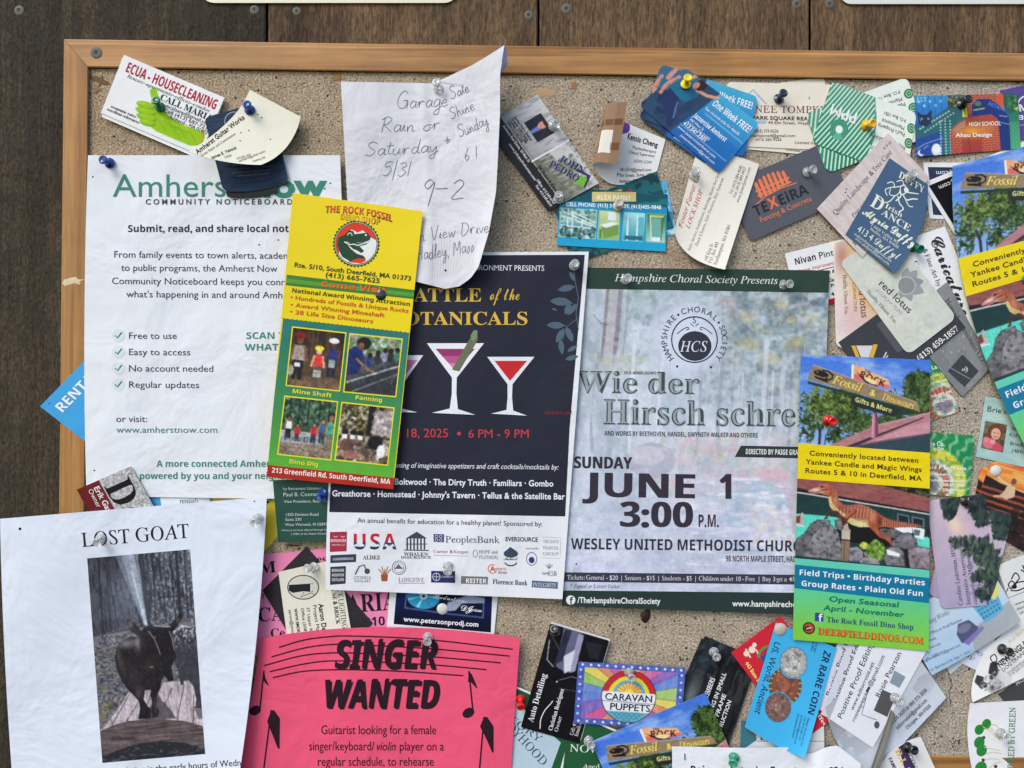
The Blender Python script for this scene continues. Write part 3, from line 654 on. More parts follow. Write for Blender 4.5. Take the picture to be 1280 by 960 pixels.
# ---- small scraps between the sheets, lower left
s = Sheet("leaflet", "sliver of blue and white leaflet between the silver card and the goat poster", "leaflet", [(184, 611), (262, 606), (266, 660), (190, 664)], 2.4, (66, 150, 205)); s.quad([(200, 620), (262, 616), (262, 660), (206, 660)], (214, 222, 232)); s.text("rentals", 225, 629, 6, f='I'); s.done()
s = Sheet("business_card", "maroon and silver card with a big black letter D", "business card", [(163.5, 582.7), (231, 701), (164, 739), (96, 612)], 6.4, (178, 178, 180), group=None)
p = Pic(136, 76, (176, 176, 178)); p.blend(p.fbm(1.6, 1.6, 2, 4) > .53, (128, 128, 130), .8); p.blend(p.fbm(1.3, 1.3, 2, 9) > .6, (222, 222, 224), .8); p.grad((112, 34, 38), (98, 26, 30), 0, 45, 136, 76)
s.picture(p)
s.text("D", 9, 43, 34, w=34, f='B', c=(24, 24, 26), sp='L', part='emblem')
s.text("C", 46, 40, 22, w=24, f='B', c=(24, 24, 26), sp='L', part='emblem')
s.text("Erik Gay", 6, 55, 7, w=36, f='G', c=(225, 220, 220), sp='L'); s.text("Owner", 6, 63, 6, w=25, f='g', c=(225, 220, 220), sp='L'); s.done()
s = Sheet("flyer", "yellow paper sliver with black lettering beside the dark green card", "flyer", [(262, 600), (352, 598), (349, 669), (270, 755)], .6, (222, 202, 60), th=.12)
s.text("an", 331, 634, 13, ang=-50, f='B', c=(26, 26, 24)); s.done()
s = Sheet("business_card", "dark green retirement adviser card with white lettering, beside a blue pin", "business card", [(341, 600), (476, 598), (483, 674), (347.5, 678)], 5.7, (36, 76, 66), gloss=True)
LG = (196, 206, 206)
for t, x, y, h, w in [("Ivy Retirement Solutions", 353.5, 612.5, 3.4, 48), ("Paul B. Cooney", 354, 620.5, 4.8, 45), ("Vice President, Retirement", 355, 628.5, 3.3, 62), ("1350 Division Road", 356.5, 645, 3.5, 42), ("Suite 230", 356.5, 651, 3.5, 20.5), ("West Warwick, RI 02893", 356.5, 657.5, 3.5, 53), ("Advisory services offered through Ivy Retirement", 352, 663.8, 2.2, 76), ("a DBA of the Retire Financial Group", 364, 668.5, 2.2, 58)]: s.text(t, x, y, h, w=w, ang=-.8, c=LG)
s.done()
# ---- pink flyer, black card, lighthouse card, disc jockey card
s = Sheet("flyer", "pale pink flyer with black slab letters behind the lighthouse card", "flyer", [(300, 696), (486, 678), (500, 812), (296, 820)], .7, (238, 132, 176), th=.12)
s.text("M", 324, 717, 14, w=22, ang=-5, f='B'); s.text("CA", 322, 777, 17, w=34, ang=-3, f='B'); s.text("ARIA", 434, 766, 22, w=62, ang=-4, f='B'); s.text("Ce", 338, 797, 11, ang=-3, f='B'); s.text("210", 455, 783, 11, w=27, ang=-4, f='N'); s.text("4 1620", 430, 738, 8, w=34, ang=-4, f='N'); s.text("es", 396, 704, 10, ang=-4, f='B'); s.text("s", 327, 748, 8, ang=-4, f='I'); s.done()
s = Sheet("square_card", "plain black square card turned on its corner behind the lighthouse card", "card", [(383, 683), (466, 779), (395, 850), (328, 738)], 1.4, (40, 38, 40)); s.done()
s = Sheet("business_card", "cream card with a lighthouse in an oval, turned sideways", "business card", [(424, 698), (446, 832), (366, 850), (348, 715)], 2.2, (224, 222, 208), bow=1.2)
s.disc(379, 734, 20, (34, 36, 40), ry=15.5); s.disc(379, 734, 18.8, (206, 206, 196), ry=14.3, lv=4)
s.poly([(361, 731), (378, 730), (391, 729), (391, 740), (379, 739), (366, 741), (361, 738)], (34, 36, 40), lv=5); s.poly([(388, 729), (392, 731), (392, 738), (388, 740)], (206, 206, 196), lv=6); s.line([(380, 740), (376, 746), (389, 741), (394, 744)], .8, (60, 60, 60), lv=5)
for t, x, y, h, w, f in [("LIGHTHOUSE & BRICK", 409.5, 703, 5, 78, 'B'), ("ONESTACK LIGHTING & SIGNS", 417, 708, 6.5, 110, 'U'), ("Aaron Delaney", 398, 755, 6, 52, 'G'), ("Project Manager", 391, 756, 4.4, 50, 'g'), ("37 Upper River Street", 383, 759, 3.6, 58, 'g'), ("Office (508) 867-5300", 376, 760, 3.6, 58, 'g'), ("WWW.SMOKESTACKLIGHT", 367.5, 761, 3.6, 62, 'G'), ("aaron@smokestack.com", 360.5, 762, 3.6, 60, 'g')]:
    s.text(t, x, y, h, w=w, ang=82, f=f)
s.done()
s = Sheet("business_card", "dark blue disc jockey card with a shiny disc, in a white border", "business card", [(489, 716), (625, 719), (617.5, 794.5), (483.5, 785)], 1.5, (222, 226, 232), group=None)
p = Pic(122, 66, (16, 24, 66)); p.grad((26, 44, 120), (8, 10, 30)); cx, cy = 35, 30
p.poly([(12, 6), (60, 2), (112, 20), (112, 48), (62, 46), (12, 42)], (70, 86, 130)); p.poly([(14, 8), (60, 4), (110, 22), (110, 46), (62, 44), (14, 40)], (12, 18, 50)); p.ell(cx, cy - 7, 21, 18, (44, 144, 190))
for k in range(14): a = k * .9; p.poly([(cx, cy - 7), (cx + 20 * math.cos(a), cy - 7 + 17 * math.sin(a)), (cx + 20 * math.cos(a + .2), cy - 7 + 17 * math.sin(a + .2))], rng.choice([(140, 220, 240), (30, 90, 150), (90, 190, 220)]), .7)
p.ell(cx, cy - 7, 5, 4.5, (190, 220, 235)); p.ell(cx, cy - 7, 2, 2, (20, 30, 60)); p.poly([(66, 30), (92, 18), (112, 22), (112, 28), (84, 30), (76, 40), (64, 42)], (150, 160, 190)); p.line([(60, 8), (100, 20)], .8, (160, 170, 210), .8)
s.picture(p, [(497, 724), (616, 728), (613.5, 790.5), (492, 780)]); s.text("Peterson", 517, 741.5, 5.5, w=38, ang=3, f='C', c=(235, 238, 245)); s.text("Productions", 541, 747, 5, w=43, ang=9, f='C', c=(235, 238, 245)); s.text("DJ", 575, 763, 7, ang=6, f='C', c=(235, 238, 245)); s.text("Services", 585, 763.5, 3.4, ang=5, f='G', c=(235, 238, 245)); s.text("www.petersonprodj.com", 504.5, 776.5, 6, w=94, ang=4.2, f='G', c=(225, 230, 240)); s.done()
# ---- cocktail poster
s = Sheet("poster", "near-black cocktail poster with three martini glasses and sponsor logos below", "poster", [(430, 316), (736, 314.5), (703, 749), (407, 737)], 6.4, (222, 225, 232), mids={'R': (719, 535), 'L': (413, 560)}, wave=(.9, 2.1, 1.1), th=.12, wrinkle=.9, lift=(0, 0, 2, 1.5))
NV = (40, 42, 56)
def seg(a, b, n): return [(a[0] + (b[0] - a[0]) * i / n, a[1] + (b[1] - a[1]) * i / n) for i in range(n + 1)]
s.quad([(434, 319.5), (731, 318.5), (712, 535), (417, 535)], NV, 'dark_panel'); s.quad([(417, 535), (712, 535), (706.5, 645.5), (411.5, 640)], NV, 'dark_panel')
s.text("ENVIRONMENT PRESENTS", 580, 337.6, 6.6, w=100.5, ang=.6, f='g', c=(225, 228, 235), part='heading')
GD = (214, 178, 74)
s.text("BATTLE", 500, 377, 16.5, w=102, f='B', c=GD, part='heading'); s.text("BOTANICALS", 486, 406, 16, w=174.5, f='B', c=GD, part='heading'); s.text("of the", 612, 375, 15, w=38, f='C', c=GD, part='heading')
WG = (224, 228, 236)
def glass(P, inner, stem, foot, col):
    s.poly(P, WG, 'glass_picture'); s.poly(inner, col, 'glass_picture', lv=5); s.poly(stem, WG, 'glass_picture', lv=4); s.poly(foot, WG, 'glass_picture')
glass([(533.7, 429), (605, 429), (571, 472), (565, 472)], [(544.5, 436), (593.7, 436), (569, 463)], [(565, 468), (571, 468), (570.5, 492), (572.5, 512), (562, 512), (564.8, 492)], [(540, 516), (567, 509.5), (594, 518.5)], (146, 52, 104))
s.poly([(553, 445), (586, 445), (569, 463)], (176, 84, 140), 'glass_picture', lv=6); s.poly([(561, 454), (577, 454), (569, 464)], (206, 126, 166), 'glass_picture', lv=7)
s.poly([(565, 462), (574, 464), (597, 425), (597, 413), (591, 417)], (104, 110, 84), 'stem_picture', lv=8); s.poly([(588, 420), (592, 413), (597, 413), (596, 422), (591, 427)], (118, 140, 104), 'stem_picture', lv=9)
glass([(609, 446), (668, 446), (640, 481), (635, 481)], [(618, 451), (659, 451), (637.5, 476)], [(634.3, 478), (640.7, 478), (640, 496), (641.5, 514), (633, 514), (634.5, 496)], [(614, 517), (637, 511.5), (658.5, 519.5)], (198, 44, 50))
glass([(470, 444), (529, 444), (502, 482), (497, 482)], [(479, 450), (522, 450), (499.5, 477)], [(497, 478), (502, 478), (502, 512), (496, 512)], [(474, 515), (498, 509.5), (521.5, 515.5)], (206, 126, 170))
LF = (78, 98, 114)
s.line([(716, 331), (719, 352), (723, 372), (720, 392), (723, 412)], 1.1, LF, 'leaf_spray'); s.line([(723, 382), (707, 377), (697, 374)], .9, LF, 'leaf_spray'); s.line([(722, 398), (709, 408), (696, 404)], .9, LF, 'leaf_spray'); s.line([(708, 408), (702, 430)], .8, LF, 'leaf_spray')
def leaf(x, y, l, a, wd=.42):
    x -= 3 + max(0, y - 380) * .06; l *= 1.06
    ca, sa = math.cos(R(a)), math.sin(R(a)); P = [(0, 0), (.3, .8), (.6, .9), (.85, .5), (1, 0), (.85, -.5), (.6, -.9), (.3, -.8)]
    s.poly([(x + l * u * ca - l * wd * .5 * v * sa, y + l * u * sa + l * wd * .5 * v * ca) for u, v in P], LF, 'leaf_spray', lv=5)
for L in [(722, 352, 13, -120), (722, 358, 21, 168), (718, 378, 26, 184), (716, 377, 17, 112), (724, 380, 17, 130), (711, 407, 22, 182), (710, 410, 20, 118), (712, 408, 20, 66), (706, 424, 18, 82), (700, 388, 7, 200), (728, 432, 14, 150), (730, 445, 16, 165)]: leaf(*L)
RD = (196, 62, 70)
s.text("June 18, 2025", 474, 546.5, 10.5, w=87, f='g', c=RD); s.disc(573.7, 542, 2.4, RD, 'ruling'); s.text("6 PM - 9 PM", 585, 547.3, 10.5, w=77, f='g', c=RD); s.text("Get tickets now!", 681, 518, 4.6, w=34, f='I', c=(150, 52, 60))
s.text("ening of imaginative appetizers and craft cocktails/mocktails by:", 494, 584.5, 6.4, w=204, ang=.7, f='g', shear=.2, c=WG)
s.text("Boltwood \u00b7 The Dirty Truth \u00b7 Familiars \u00b7 Gombo", 493, 605.6, 7.4, w=199, ang=.7, f='G', c=WG); s.text("Greathorse \u00b7 Homestead \u00b7 Johnny's Tavern \u00b7 Tellus & the Satellite Bar", 415, 620.2, 7.4, w=291, ang=.8, f='G', c=WG)
s.text("An annual benefit for education for a healthy planet! Sponsored by:", 446.7, 653, 5.8, w=231.5, ang=1.2, f='g', c=(48, 48, 58))
NB = (44, 56, 96)
s.quad([(412.5, 665), (433.8, 664.5), (433.2, 689), (412.2, 690)], (158, 46, 66), 'sponsor_logo'); s.text("BERKSHIRE", 413, 677.5, 3.6, w=20, f='N', c=(225, 200, 205), part='sponsor_logo'); s.text("BREWING CO", 415, 682, 2, w=16, f='g', c=(225, 200, 205), part='sponsor_logo')
for x in (417, 426): s.line([(x, 670), (x + 3, 671.5), (x + 5, 670)], .8, (220, 200, 205), 'sponsor_logo')
V, T, W_ = layout("USA", 'N', .1); P = np.stack([440 + V[:, 0] * 58 / W_, 686.5 - V[:, 1] * 19.5], 1)
Va, Ta = clip_half(P, T, 0, 1, 677.5); s.add('sponsor_logo', Va, Ta, (196, 36, 56), 'P', 5); Va, Ta = clip_half(P, T, 0, -1, -677.5); s.add('sponsor_logo', Va, Ta, NB, 'P', 5)
s.text("\u2605\u2605 \u2605\u2605 \u2605\u2605", 441, 683.5, 3.6, w=54, f='g', c=(235, 235, 240), part='sponsor_logo', lv=8)
HC = (66, 70, 84)
for k in range(6): s.rect(508 + k * 4.3, 673, 510 + k * 4.3, 687, HC, 'sponsor_logo')
s.poly([(507, 673), (521, 664.5), (534, 673)], HC, 'sponsor_logo'); s.line([(505, 687.5), (536, 688)], 1.2, HC, 'sponsor_logo'); s.line([(507, 680), (534, 680)], 1, HC, 'sponsor_logo')
s.text("WHALEN", 505, 694.5, 4.2, w=30, ang=.5, f='B', c=HC, part='sponsor_logo'); s.text("INSURANCE", 501, 698.2, 3.2, w=38, f='B', c=HC, part='sponsor_logo')
s.quad([(542, 667.5), (555, 667.8), (555, 677.8), (542, 677.5)], NB, 'sponsor_logo')
for x, y in ((545.5, 670.5), (551, 670.5), (545.5, 675), (551, 675)): s.ring(x, y, 1.7, .7, (190, 200, 225), 'sponsor_logo', lv=5)
s.text("PeoplesBank", 557.5, 678, 8, w=68, ang=.6, f='U', c=NB, part='sponsor_logo'); s.text("EVERSOURCE", 631.5, 676.3, 5.2, w=41, ang=1, f='G', c=(54, 60, 64), part='sponsor_logo')
s.text("Curran & Keegan", 542, 691, 4, w=44, ang=.8, f='U', c=(150, 70, 80), part='sponsor_logo'); s.line([(542, 694), (586, 695)], .5, (150, 150, 160), 'sponsor_logo')
s.text("HOPE and", 599, 691.5, 4.2, w=24, ang=1, f='U', c=(90, 100, 104), part='sponsor_logo'); s.text("FEATHERS", 599, 698.3, 4.2, w=24, ang=1, f='U', c=(90, 100, 104), part='sponsor_logo'); s.ring(594, 692, 2.6, .6, (90, 100, 104), 'sponsor_logo', ry=4.5)
s.disc(638.5, 692, 9, (60, 72, 96), 'sponsor_logo', ry=5); s.poly([(630, 690), (638, 683.5), (647, 690)], (60, 72, 96), 'sponsor_logo'); s.text("Amherst", 630, 700, 4, w=17, f='C', c=(60, 72, 96), part='sponsor_logo'); s.ring(638.5, 701, 8, 1.6, (60, 72, 96), 'sponsor_logo', ry=6, a0=20, a1=160)
s.ring(664.5, 698.5, 6.4, .8, (80, 96, 120), 'sponsor_logo', ry=8); s.disc(664.5, 700, 3.6, (44, 62, 110), 'sponsor_logo', ry=4); s.text("SAINT JAMES", 657, 686.5, 2, w=16, c=(120, 120, 130), part='sponsor_logo')
for t, y in (("THE DAVIS", 678.5), ("FINANCIAL", 686.5), ("GROUP", 694)): s.text(t, 679, y, 4, w=20, ang=1, f='U', c=(130, 134, 148), part='sponsor_logo')
s.line([(678, 671), (701, 672), (700, 698), (677, 697)], .4, (160, 164, 176), 'sponsor_logo')
s.quad([(413, 694), (445.3, 692.5), (445, 702.5), (412.8, 703.8)], (56, 60, 78), 'sponsor_logo'); s.text("CUMMERBRIDGE", 416, 700.5, 3, w=26, ang=-2, f='N', c=(190, 194, 206), part='sponsor_logo'); s.text("ALDEZ", 454, 699.2, 5, w=21, f='B', c=(96, 72, 70), part='sponsor_logo')
s.quad([(413, 708.5), (432.4, 707.5), (432, 729.5), (412.5, 731)], (52, 56, 66), 'sponsor_logo')
for k, t in enumerate(("BERKSHIRE", "MOUNTAIN", "DISTILLERS")): s.text(t, 414.8, 714.8 + k * 5.8, 3.6, w=15.5, ang=-1, f='N', c=(205, 208, 212), part='sponsor_logo')
s.disc(459, 714, 3.5, (70, 74, 84), 'sponsor_logo'); s.line([(444, 718), (449, 708), (455, 706), (460, 717)], 1.6, (70, 74, 84), 'sponsor_logo'); s.text("LITCHFIELD", 442, 724, 4, w=22, f='U', c=(100, 104, 112), part='sponsor_logo'); s.text("DISTILLERY", 443, 727.5, 2.2, w=20, f='g', c=(100, 104, 112), part='sponsor_logo')
for a in range(5): s.line([(480 + a * .3, 719), (473 + a * 4, 711 - (a % 2) * 3)], 1.1, (170, 96, 60), 'sponsor_logo')
s.quad([(476, 718), (485, 718), (484, 726.5), (477, 726.5)], (150, 82, 52), 'sponsor_logo'); s.ring(498.6, 709.5, 8.4, .8, (90, 96, 110), 'sponsor_logo'); s.ring(498.6, 709.5, 6, .5, (90, 96, 110), 'sponsor_logo'); s.poly([(493, 711), (498, 705), (504, 711)], (90, 96, 110), 'sponsor_logo')
s.text("LONGFIVE", 498.5, 727.5, 5.4, w=32.5, f='U', c=(120, 84, 120), part='sponsor_logo'); s.line([(498, 729), (531, 729)], .5, (120, 84, 120), 'sponsor_logo')
s.quad([(539, 713.5), (569, 714), (568.8, 728.7), (538.8, 728)], (42, 46, 92), 'sponsor_logo'); s.ring(545.5, 721, 4.6, .9, (190, 196, 225), 'sponsor_logo'); s.line([(545.5, 716.5), (545.5, 725.5)], .7, (190, 196, 225), 'sponsor_logo'); s.line([(541, 721), (550, 721)], .7, (190, 196, 225), 'sponsor_logo'); s.text("COOPERATIVE", 552, 722, 2.2, w=15, c=(200, 205, 225), part='sponsor_logo')
s.ring(615.5, 711, 5.4, 1, (205, 110, 70), 'sponsor_logo', a0=20, a1=300); s.text("A", 612.5, 714, 6.4, f='G', c=(205, 90, 50), part='sponsor_logo'); s.text("mherst", 618, 712.5, 4, w=15, f='g', c=(205, 110, 70), part='sponsor_logo'); s.text("Area", 622.5, 717, 3.8, w=11, c=(90, 96, 104), part='sponsor_logo')
s.quad([(576.5, 720), (610, 721), (609.5, 730.5), (576, 729.5)], (112, 112, 112), 'sponsor_logo'); s.text("KEITER", 582, 728.6, 5.8, w=26, ang=1.5, f='N', c=(232, 234, 236), part='sponsor_logo')
s.text("Florence Bank", 615.5, 729.7, 6, w=43.5, ang=2.5, f='B', c=NB, part='sponsor_logo'); s.text("bank", 678, 718, 3.6, w=8, f='g', c=(90, 96, 104), part='sponsor_logo'); s.text("ESB", 685.5, 719.5, 5.6, w=11, f='U', c=(50, 56, 60), part='sponsor_logo')
for a in range(5): s.line([(686, 711), (682 + a * 2.2, 704 + abs(a - 2))], .7, (110, 140, 90), 'sponsor_logo')
s.quad([(665, 725.5), (697.5, 727.5), (697, 736), (664.5, 734)], (84, 100, 128), 'sponsor_logo'); s.text("INTEGRITY", 666.5, 732.8, 4.8, w=29, ang=3, f='U', c=(215, 222, 232), part='sponsor_logo')
s.done()
# ---- handwritten garage sale sheet
HW = {
 'G': [[(1.3, 1.7), (.9, 2.1), (.4, 1.8), (.1, 1), (.3, .2), (.9, 0), (1.25, .4), (1.3, .9), (.8, .9), (1.35, .9), (1.35, -.1)]], 'a': [[(.8, .8), (.4, 1), (.1, .5), (.3, .05), (.7, .4), (.8, .95), (.8, .2), (1.05, .1)]],
 'r': [[(0, .2), (.2, .9), (.25, 0), (.3, .6), (.5, .9), (.8, .85)]], 'g': [[(.8, .8), (.4, 1), (.1, .5), (.3, .05), (.7, .4), (.8, .95), (.8, -.6), (.4, -.9), (.2, -.6), (1.05, .1)]],
 'e': [[(.05, .45), (.6, .6), (.5, .98), (.2, .85), (.05, .4), (.35, 0), (.85, .25)]], 'S': [[(1.1, 1.8), (.6, 2.1), (.15, 1.7), (.5, 1.2), (1, .7), (.6, .05), (0, .25)]], 'l': [[(0, .2), (.5, 1.5), (.42, 2), (.25, 1.7), (.3, .3), (.6, .1)]],
 'R': [[(.1, 0), (.25, 2)], [(-.1, 1.7), (.5, 2.1), (1, 1.7), (.6, 1.1), (.25, 1), (.6, .6), (1.15, 0)]], 'i': [[(0, .2), (.2, .95), (.2, .2), (.45, .1)], [(.25, 1.35), (.28, 1.4)]], 'n': [[(0, .9), (.1, 0), (.15, .6), (.45, .95), (.6, .6), (.6, .1), (.9, .1)]],
 'o': [[(.5, .95), (.1, .7), (.1, .2), (.5, 0), (.8, .4), (.55, .95), (.9, .9)]], 'h': [[(.15, 2), (.1, 0), (.15, .6), (.45, .95), (.6, .6), (.65, .1), (.9, .1)]], 't': [[(.3, 1.8), (.25, .2), (.6, .1)], [(0, 1.2), (.7, 1.3)]], 'u': [[(0, .95), (.05, .2), (.35, 0), (.6, .5), (.65, .95), (.65, .2), (.95, .1)]],
 'd': [[(.7, .8), (.3, .95), (.05, .4), (.3, 0), (.65, .4), (.78, 2.1), (.72, .2), (1, .1)]], 'y': [[(0, .95), (.1, .3), (.4, .1), (.7, .9), (.65, -.7), (.3, -1), (.2, -.6), (1, .2)]], '+': [[(.4, 1.1), (.35, .1)], [(0, .6), (.8, .65), (.5, .2)]],
 '5': [[(.9, 1.9), (.2, 1.9), (.1, 1.2), (.6, 1.3), (.85, .7), (.5, 0), (0, .15)]], '|': [[(.3, 2.3), (.25, -.6)]], '3': [[(0, 1.8), (.5, 2), (.75, 1.5), (.3, 1.1), (.85, .6), (.4, 0), (0, .2)]], '1': [[(.2, 2), (.15, 0)]], '6': [[(.6, 2), (.1, .8), (.3, 0), (.7, .4), (.4, .9), (.1, .5)]],
 '9': [[(.8, 1.6), (.4, 2), (.1, 1.5), (.4, 1.1), (.8, 1.7), (.75, .5), (.7, -.6)]], '-': [[(0, .9), (.9, .95)]], '2': [[(0, 1.6), (.4, 2), (.75, 1.5), (.1, .1), (1, .15)]], 'm': [[(0, .9), (.1, 0), (.15, .6), (.4, .95), (.5, .1), (.6, .7), (.85, .95), (.95, .1), (1.2, .1)]],
 'V': [[(0, 2), (.5, 0), (1.1, 2.1)]], 'w': [[(0, .9), (.2, .05), (.5, .8), (.7, .05), (1.05, .95)]], 'D': [[(.2, 2), (.15, 0), (.8, .2), (1.2, 1.1), (.8, 1.9), (0, 2)]], 'v': [[(0, .9), (.3, .05), (.65, .95)]], 'A': [[(0, 0), (.6, 2.1), (1, 0)], [(.2, .8), (.9, .85)]],
 'H': [[(.1, 2), (.1, 0)], [(.9, 2.1), (.85, 0)], [(.1, 1), (.9, 1.05)]], 'M': [[(0, 0), (.2, 2), (.7, .6), (1.2, 2.1), (1.3, 0)]], 's': [[(.1, .2), (.4, 1), (.6, .5), (.3, 0), (.05, .1)], ], ',': [[(.2, .1), (.1, -.3)]], ' ': []}
def smooth(P, k=5):
    P = [np.array(p, float) for p in P]
    if len(P) < 3: return P
    P = [2 * P[0] - P[1]] + P + [2 * P[-1] - P[-2]]; out = []
    for i in range(1, len(P) - 2):
        for j in range(k):
            t = j / k; a, b, c, d = P[i - 1:i + 3]; out.append(.5 * ((2 * b) + (c - a) * t + (2 * a - 5 * b + 4 * c - d) * t * t + (3 * b - a - 3 * c + d) * t ** 3))
    return out + [P[-2]]
def hand(s, t, x, y, xh, w, ang, c=(106, 108, 118), wd=.75, sl=.18):
    adv = {' ': .8, 'i': .5, '1': .55, '|': .7, 'l': .6, 'm': 1.25, 'M': 1.55, 'G': 1.6, 'D': 1.4, 'H': 1.2, 'V': 1.3, 'R': 1.3, 'A': 1.2, 'w': 1.15, ',': .4, 't': .7, 'v': .75, 'S': 1.25, '-': 1.2, '+': 1.1, 's': .75}
    W = sum(adv.get(ch, .98) for ch in t); kx = w / W; cx = 0; ca, sa = math.cos(R(ang)), math.sin(R(ang)); g = random.Random(len(t) * 7 + int(x))
    for ch in t:
        jy = g.uniform(-.08, .08); sc_ = g.uniform(.92, 1.08)
        for st in HW.get(ch, []):
            P = [((cx + (px_ + py_ * sl) * .98) * kx, -(py_ * sc_ + jy) * xh) for px_, py_ in st]; P = smooth(P, 4)
            s.line([(x + p[0] * ca - p[1] * sa, y + p[0] * sa + p[1] * ca) for p in P], wd, c, 'handwriting', lv=5, sub=99)
        cx += adv.get(ch, .98)
def fn_gar(u, v):
    tx = u; P = []
    T0 = np.stack([np.interp(u, [0, .3, .58, .68, .8, .9, 1], [426, 482, 540, 562, 591, 611, 631]), np.interp(u, [0, .3, .58, .66, .8, .9, 1], [102, 103, 104, 97, 81, 69, 56])], -1)
    B0 = np.stack([np.interp(u, [0, .45, .66, .8, .9, 1], [440, 520, 556, 574, 588, 598]), np.interp(u, [0, .45, .66, .8, .9, 1], [350, 352, 361, 358, 348, 334])], -1)
    L0 = np.stack([np.interp(v, [0, .5, 1], [426, 433, 440]), np.interp(v, [0, .5, 1], [102, 228, 350])], -1)
    R0 = np.stack([np.interp(v, [0, .12, .3, .5, .65, .82, 1], [631, 625, 625, 622.5, 620, 611, 598]), np.interp(v, [0, .12, .3, .5, .65, .82, 1], [56, 92, 140, 195, 240, 290, 334])], -1)
    uu, vv = u[..., None], v[..., None]; a, b, c_, d = map(np.array, ((426., 102.), (631., 56.), (598., 334.), (440., 350.)))
    P = (1 - vv) * T0 + vv * B0 + (1 - uu) * L0 + uu * R0 - ((a * (1 - uu) + b * uu) * (1 - vv) + (d * (1 - uu) + c_ * uu) * vv)
    d1 = np.clip(u - .56, 0, 1) ; h = 8.0 + 26 * d1 ** 1.35 * (1 - .55 * v) * 1.6 + 9 * np.clip(v - .55, 0, 1) ** 1.4 * (.3 + u) + .7 * np.sin(u * 11 + v * 3) + .5 * np.sin(v * 13 - u * 4) + 1.4 + 1.1 * np.exp(-((u - .53) / .03) ** 2)
    return P[..., 0], P[..., 1], h
s = Sheet("handwritten_note", "white handwritten Garage Sale note with its top right corner lifting", "note", [(426, 102), (631, 56), (598, 334), (440, 350)], 7, (208, 210, 217), fn=fn_gar, size=(200, 256), th=.12, n=(44, 44), wrinkle=1.6, back=(188, 198, 228))
hand(s, "Garage", 495, 136, 9.5, 66, -2); hand(s, "Sale", 564, 124, 7, 26, -22, wd=.8); hand(s, "Rain or", 476, 166, 8.5, 75, -3); hand(s, "Shine", 564, 150, 7, 34, -24, wd=.8)
hand(s, "Saturday", 456, 195, 8.5, 92, -3); hand(s, "+", 556, 181, 8, 9, -10); hand(s, "Sunday", 575, 172, 7.5, 40, -24, wd=.8); hand(s, "5|31", 478, 220, 9, 36, 0); hand(s, "6 1", 581, 201, 7.5, 18, -12)
hand(s, "9-2", 525, 249, 13, 54, 0, wd=1); hand(s, "Autumn View Drive", 484, 308, 8, 130, -8); hand(s, "Hadley, Mass", 522, 326, 8.5, 72, -9)
s.disc(557, 338, 1.4, (30, 30, 34), 'pin_hole')
for k in range(16): s.line([(541 + k * 3.6, 300 + (k % 3) * 2), (540 + k * 3.3, 350 - k * 1.1)], .8, (196, 196, 200), 'show_through', lv=1)
for (t_, x_, y_, h_, w_) in [("2023", 566, 206, 20, 44), ("HELP", 570, 176, 18, 40), ("GET", 580, 148, 16, 30)]: s.text(t_, x_, y_, h_, w=w_, ang=-14, f='N', c=(217, 219, 225), part='show_through', lv=1)
s.done()
def fn_fold(u, v):
    P0 = np.array((626., 91.)); P = np.stack([np.interp(v, [0, .5, 1], [631, 628, 624.5]) + u * np.interp(v, [0, .35, .7, 1], [1, 4.5, 8, 1]), np.interp(v, [0, .5, 1], [54, 72, 93]) + u * np.interp(v, [0, .5, 1], [0, 2, -1])], -1)
    return P[..., 0], P[..., 1], 20 + 5 * (1 - v) - 7 * u
f2 = Sheet("folded_corner", None, None, [(631, 56), (634, 60), (626, 92), (624, 92)], 20, (172, 184, 222), fn=fn_fold, size=(10, 38), th=.12, n=(6, 12)); f2.o.parent = s.o
# ---- goat poster
s = Sheet("poster", "white LOST GOAT poster with a dark photo of two goats", "poster", [(0, 648.5), (333.5, 621), (283, 1064), (24, 1076)], 7.6, (214, 222, 236), mids={'R': (316, 842), 'L': (8, 860)}, wave=(1.3, 1.3, 1.1), th=.12, wrinkle=1.2, lift=(0, 0, 12, 3), bow=.6)
s.text("LOST GOAT", 104, 683.5, 17.5, w=136, ang=-5, f='U', c=(24, 24, 28), part='heading')
p = Pic(130, 258, (66, 68, 76)); p.grad((80, 84, 96), (64, 66, 74), 0, 0, 130, 105)
def gq(P): return [((x - (33 + 62 * (y - 62) / 878)) / 437 * 130, (y - 62 + 42 * (x - 33) / 435) / 880 * 258) for x, y in P]
sky_ = np.clip((p.fbm(2.2, 2.6, 3, 3) - .5) * 6, 0, 1) * (p.yy < 100); p.blend(sky_ * np.clip(p.xx / 90 - .15, .1, 1), (156, 164, 182), .75); p.blend(np.clip((p.fbm(3, 14, 4, 5) - .5) * 6, 0, 1) * (p.yy < 108), (34, 35, 42), .8); p.blend(np.clip((p.fbm(40, 50, 3, 15) - .45) * 4, 0, 1) * (p.yy < 105) * (p.xx < 60), (44, 46, 54), .6)
for x, wd in [(60, 3.5), (68, 6), (112, 4.5), (104, 1.5), (82, 1.6), (90, 1.2), (24, 3), (14, 2), (122, 2)]: p.line([(x, -2), (x + rng.uniform(-3, 4), 96)], wd, rng.choice([(34, 35, 42), (42, 42, 50)]), .8)
m = p.yy > (100 - p.xx * .12); p.blend(m * 1.0, (92, 93, 102), 1); p.blend(np.clip((p.fbm(2.2, 1.6, 3, 8) - .5) * 8, 0, 1) * m, (148, 150, 160), .6); p.blend(np.clip((p.fbm(3, 2, 3, 9) - .5) * 8, 0, 1) * m, (44, 44, 50), .75); p.blend(m * np.clip((p.fbm(9, 6, 3, 10) - .5) * 5, 0, 1), (104, 98, 74), .4)
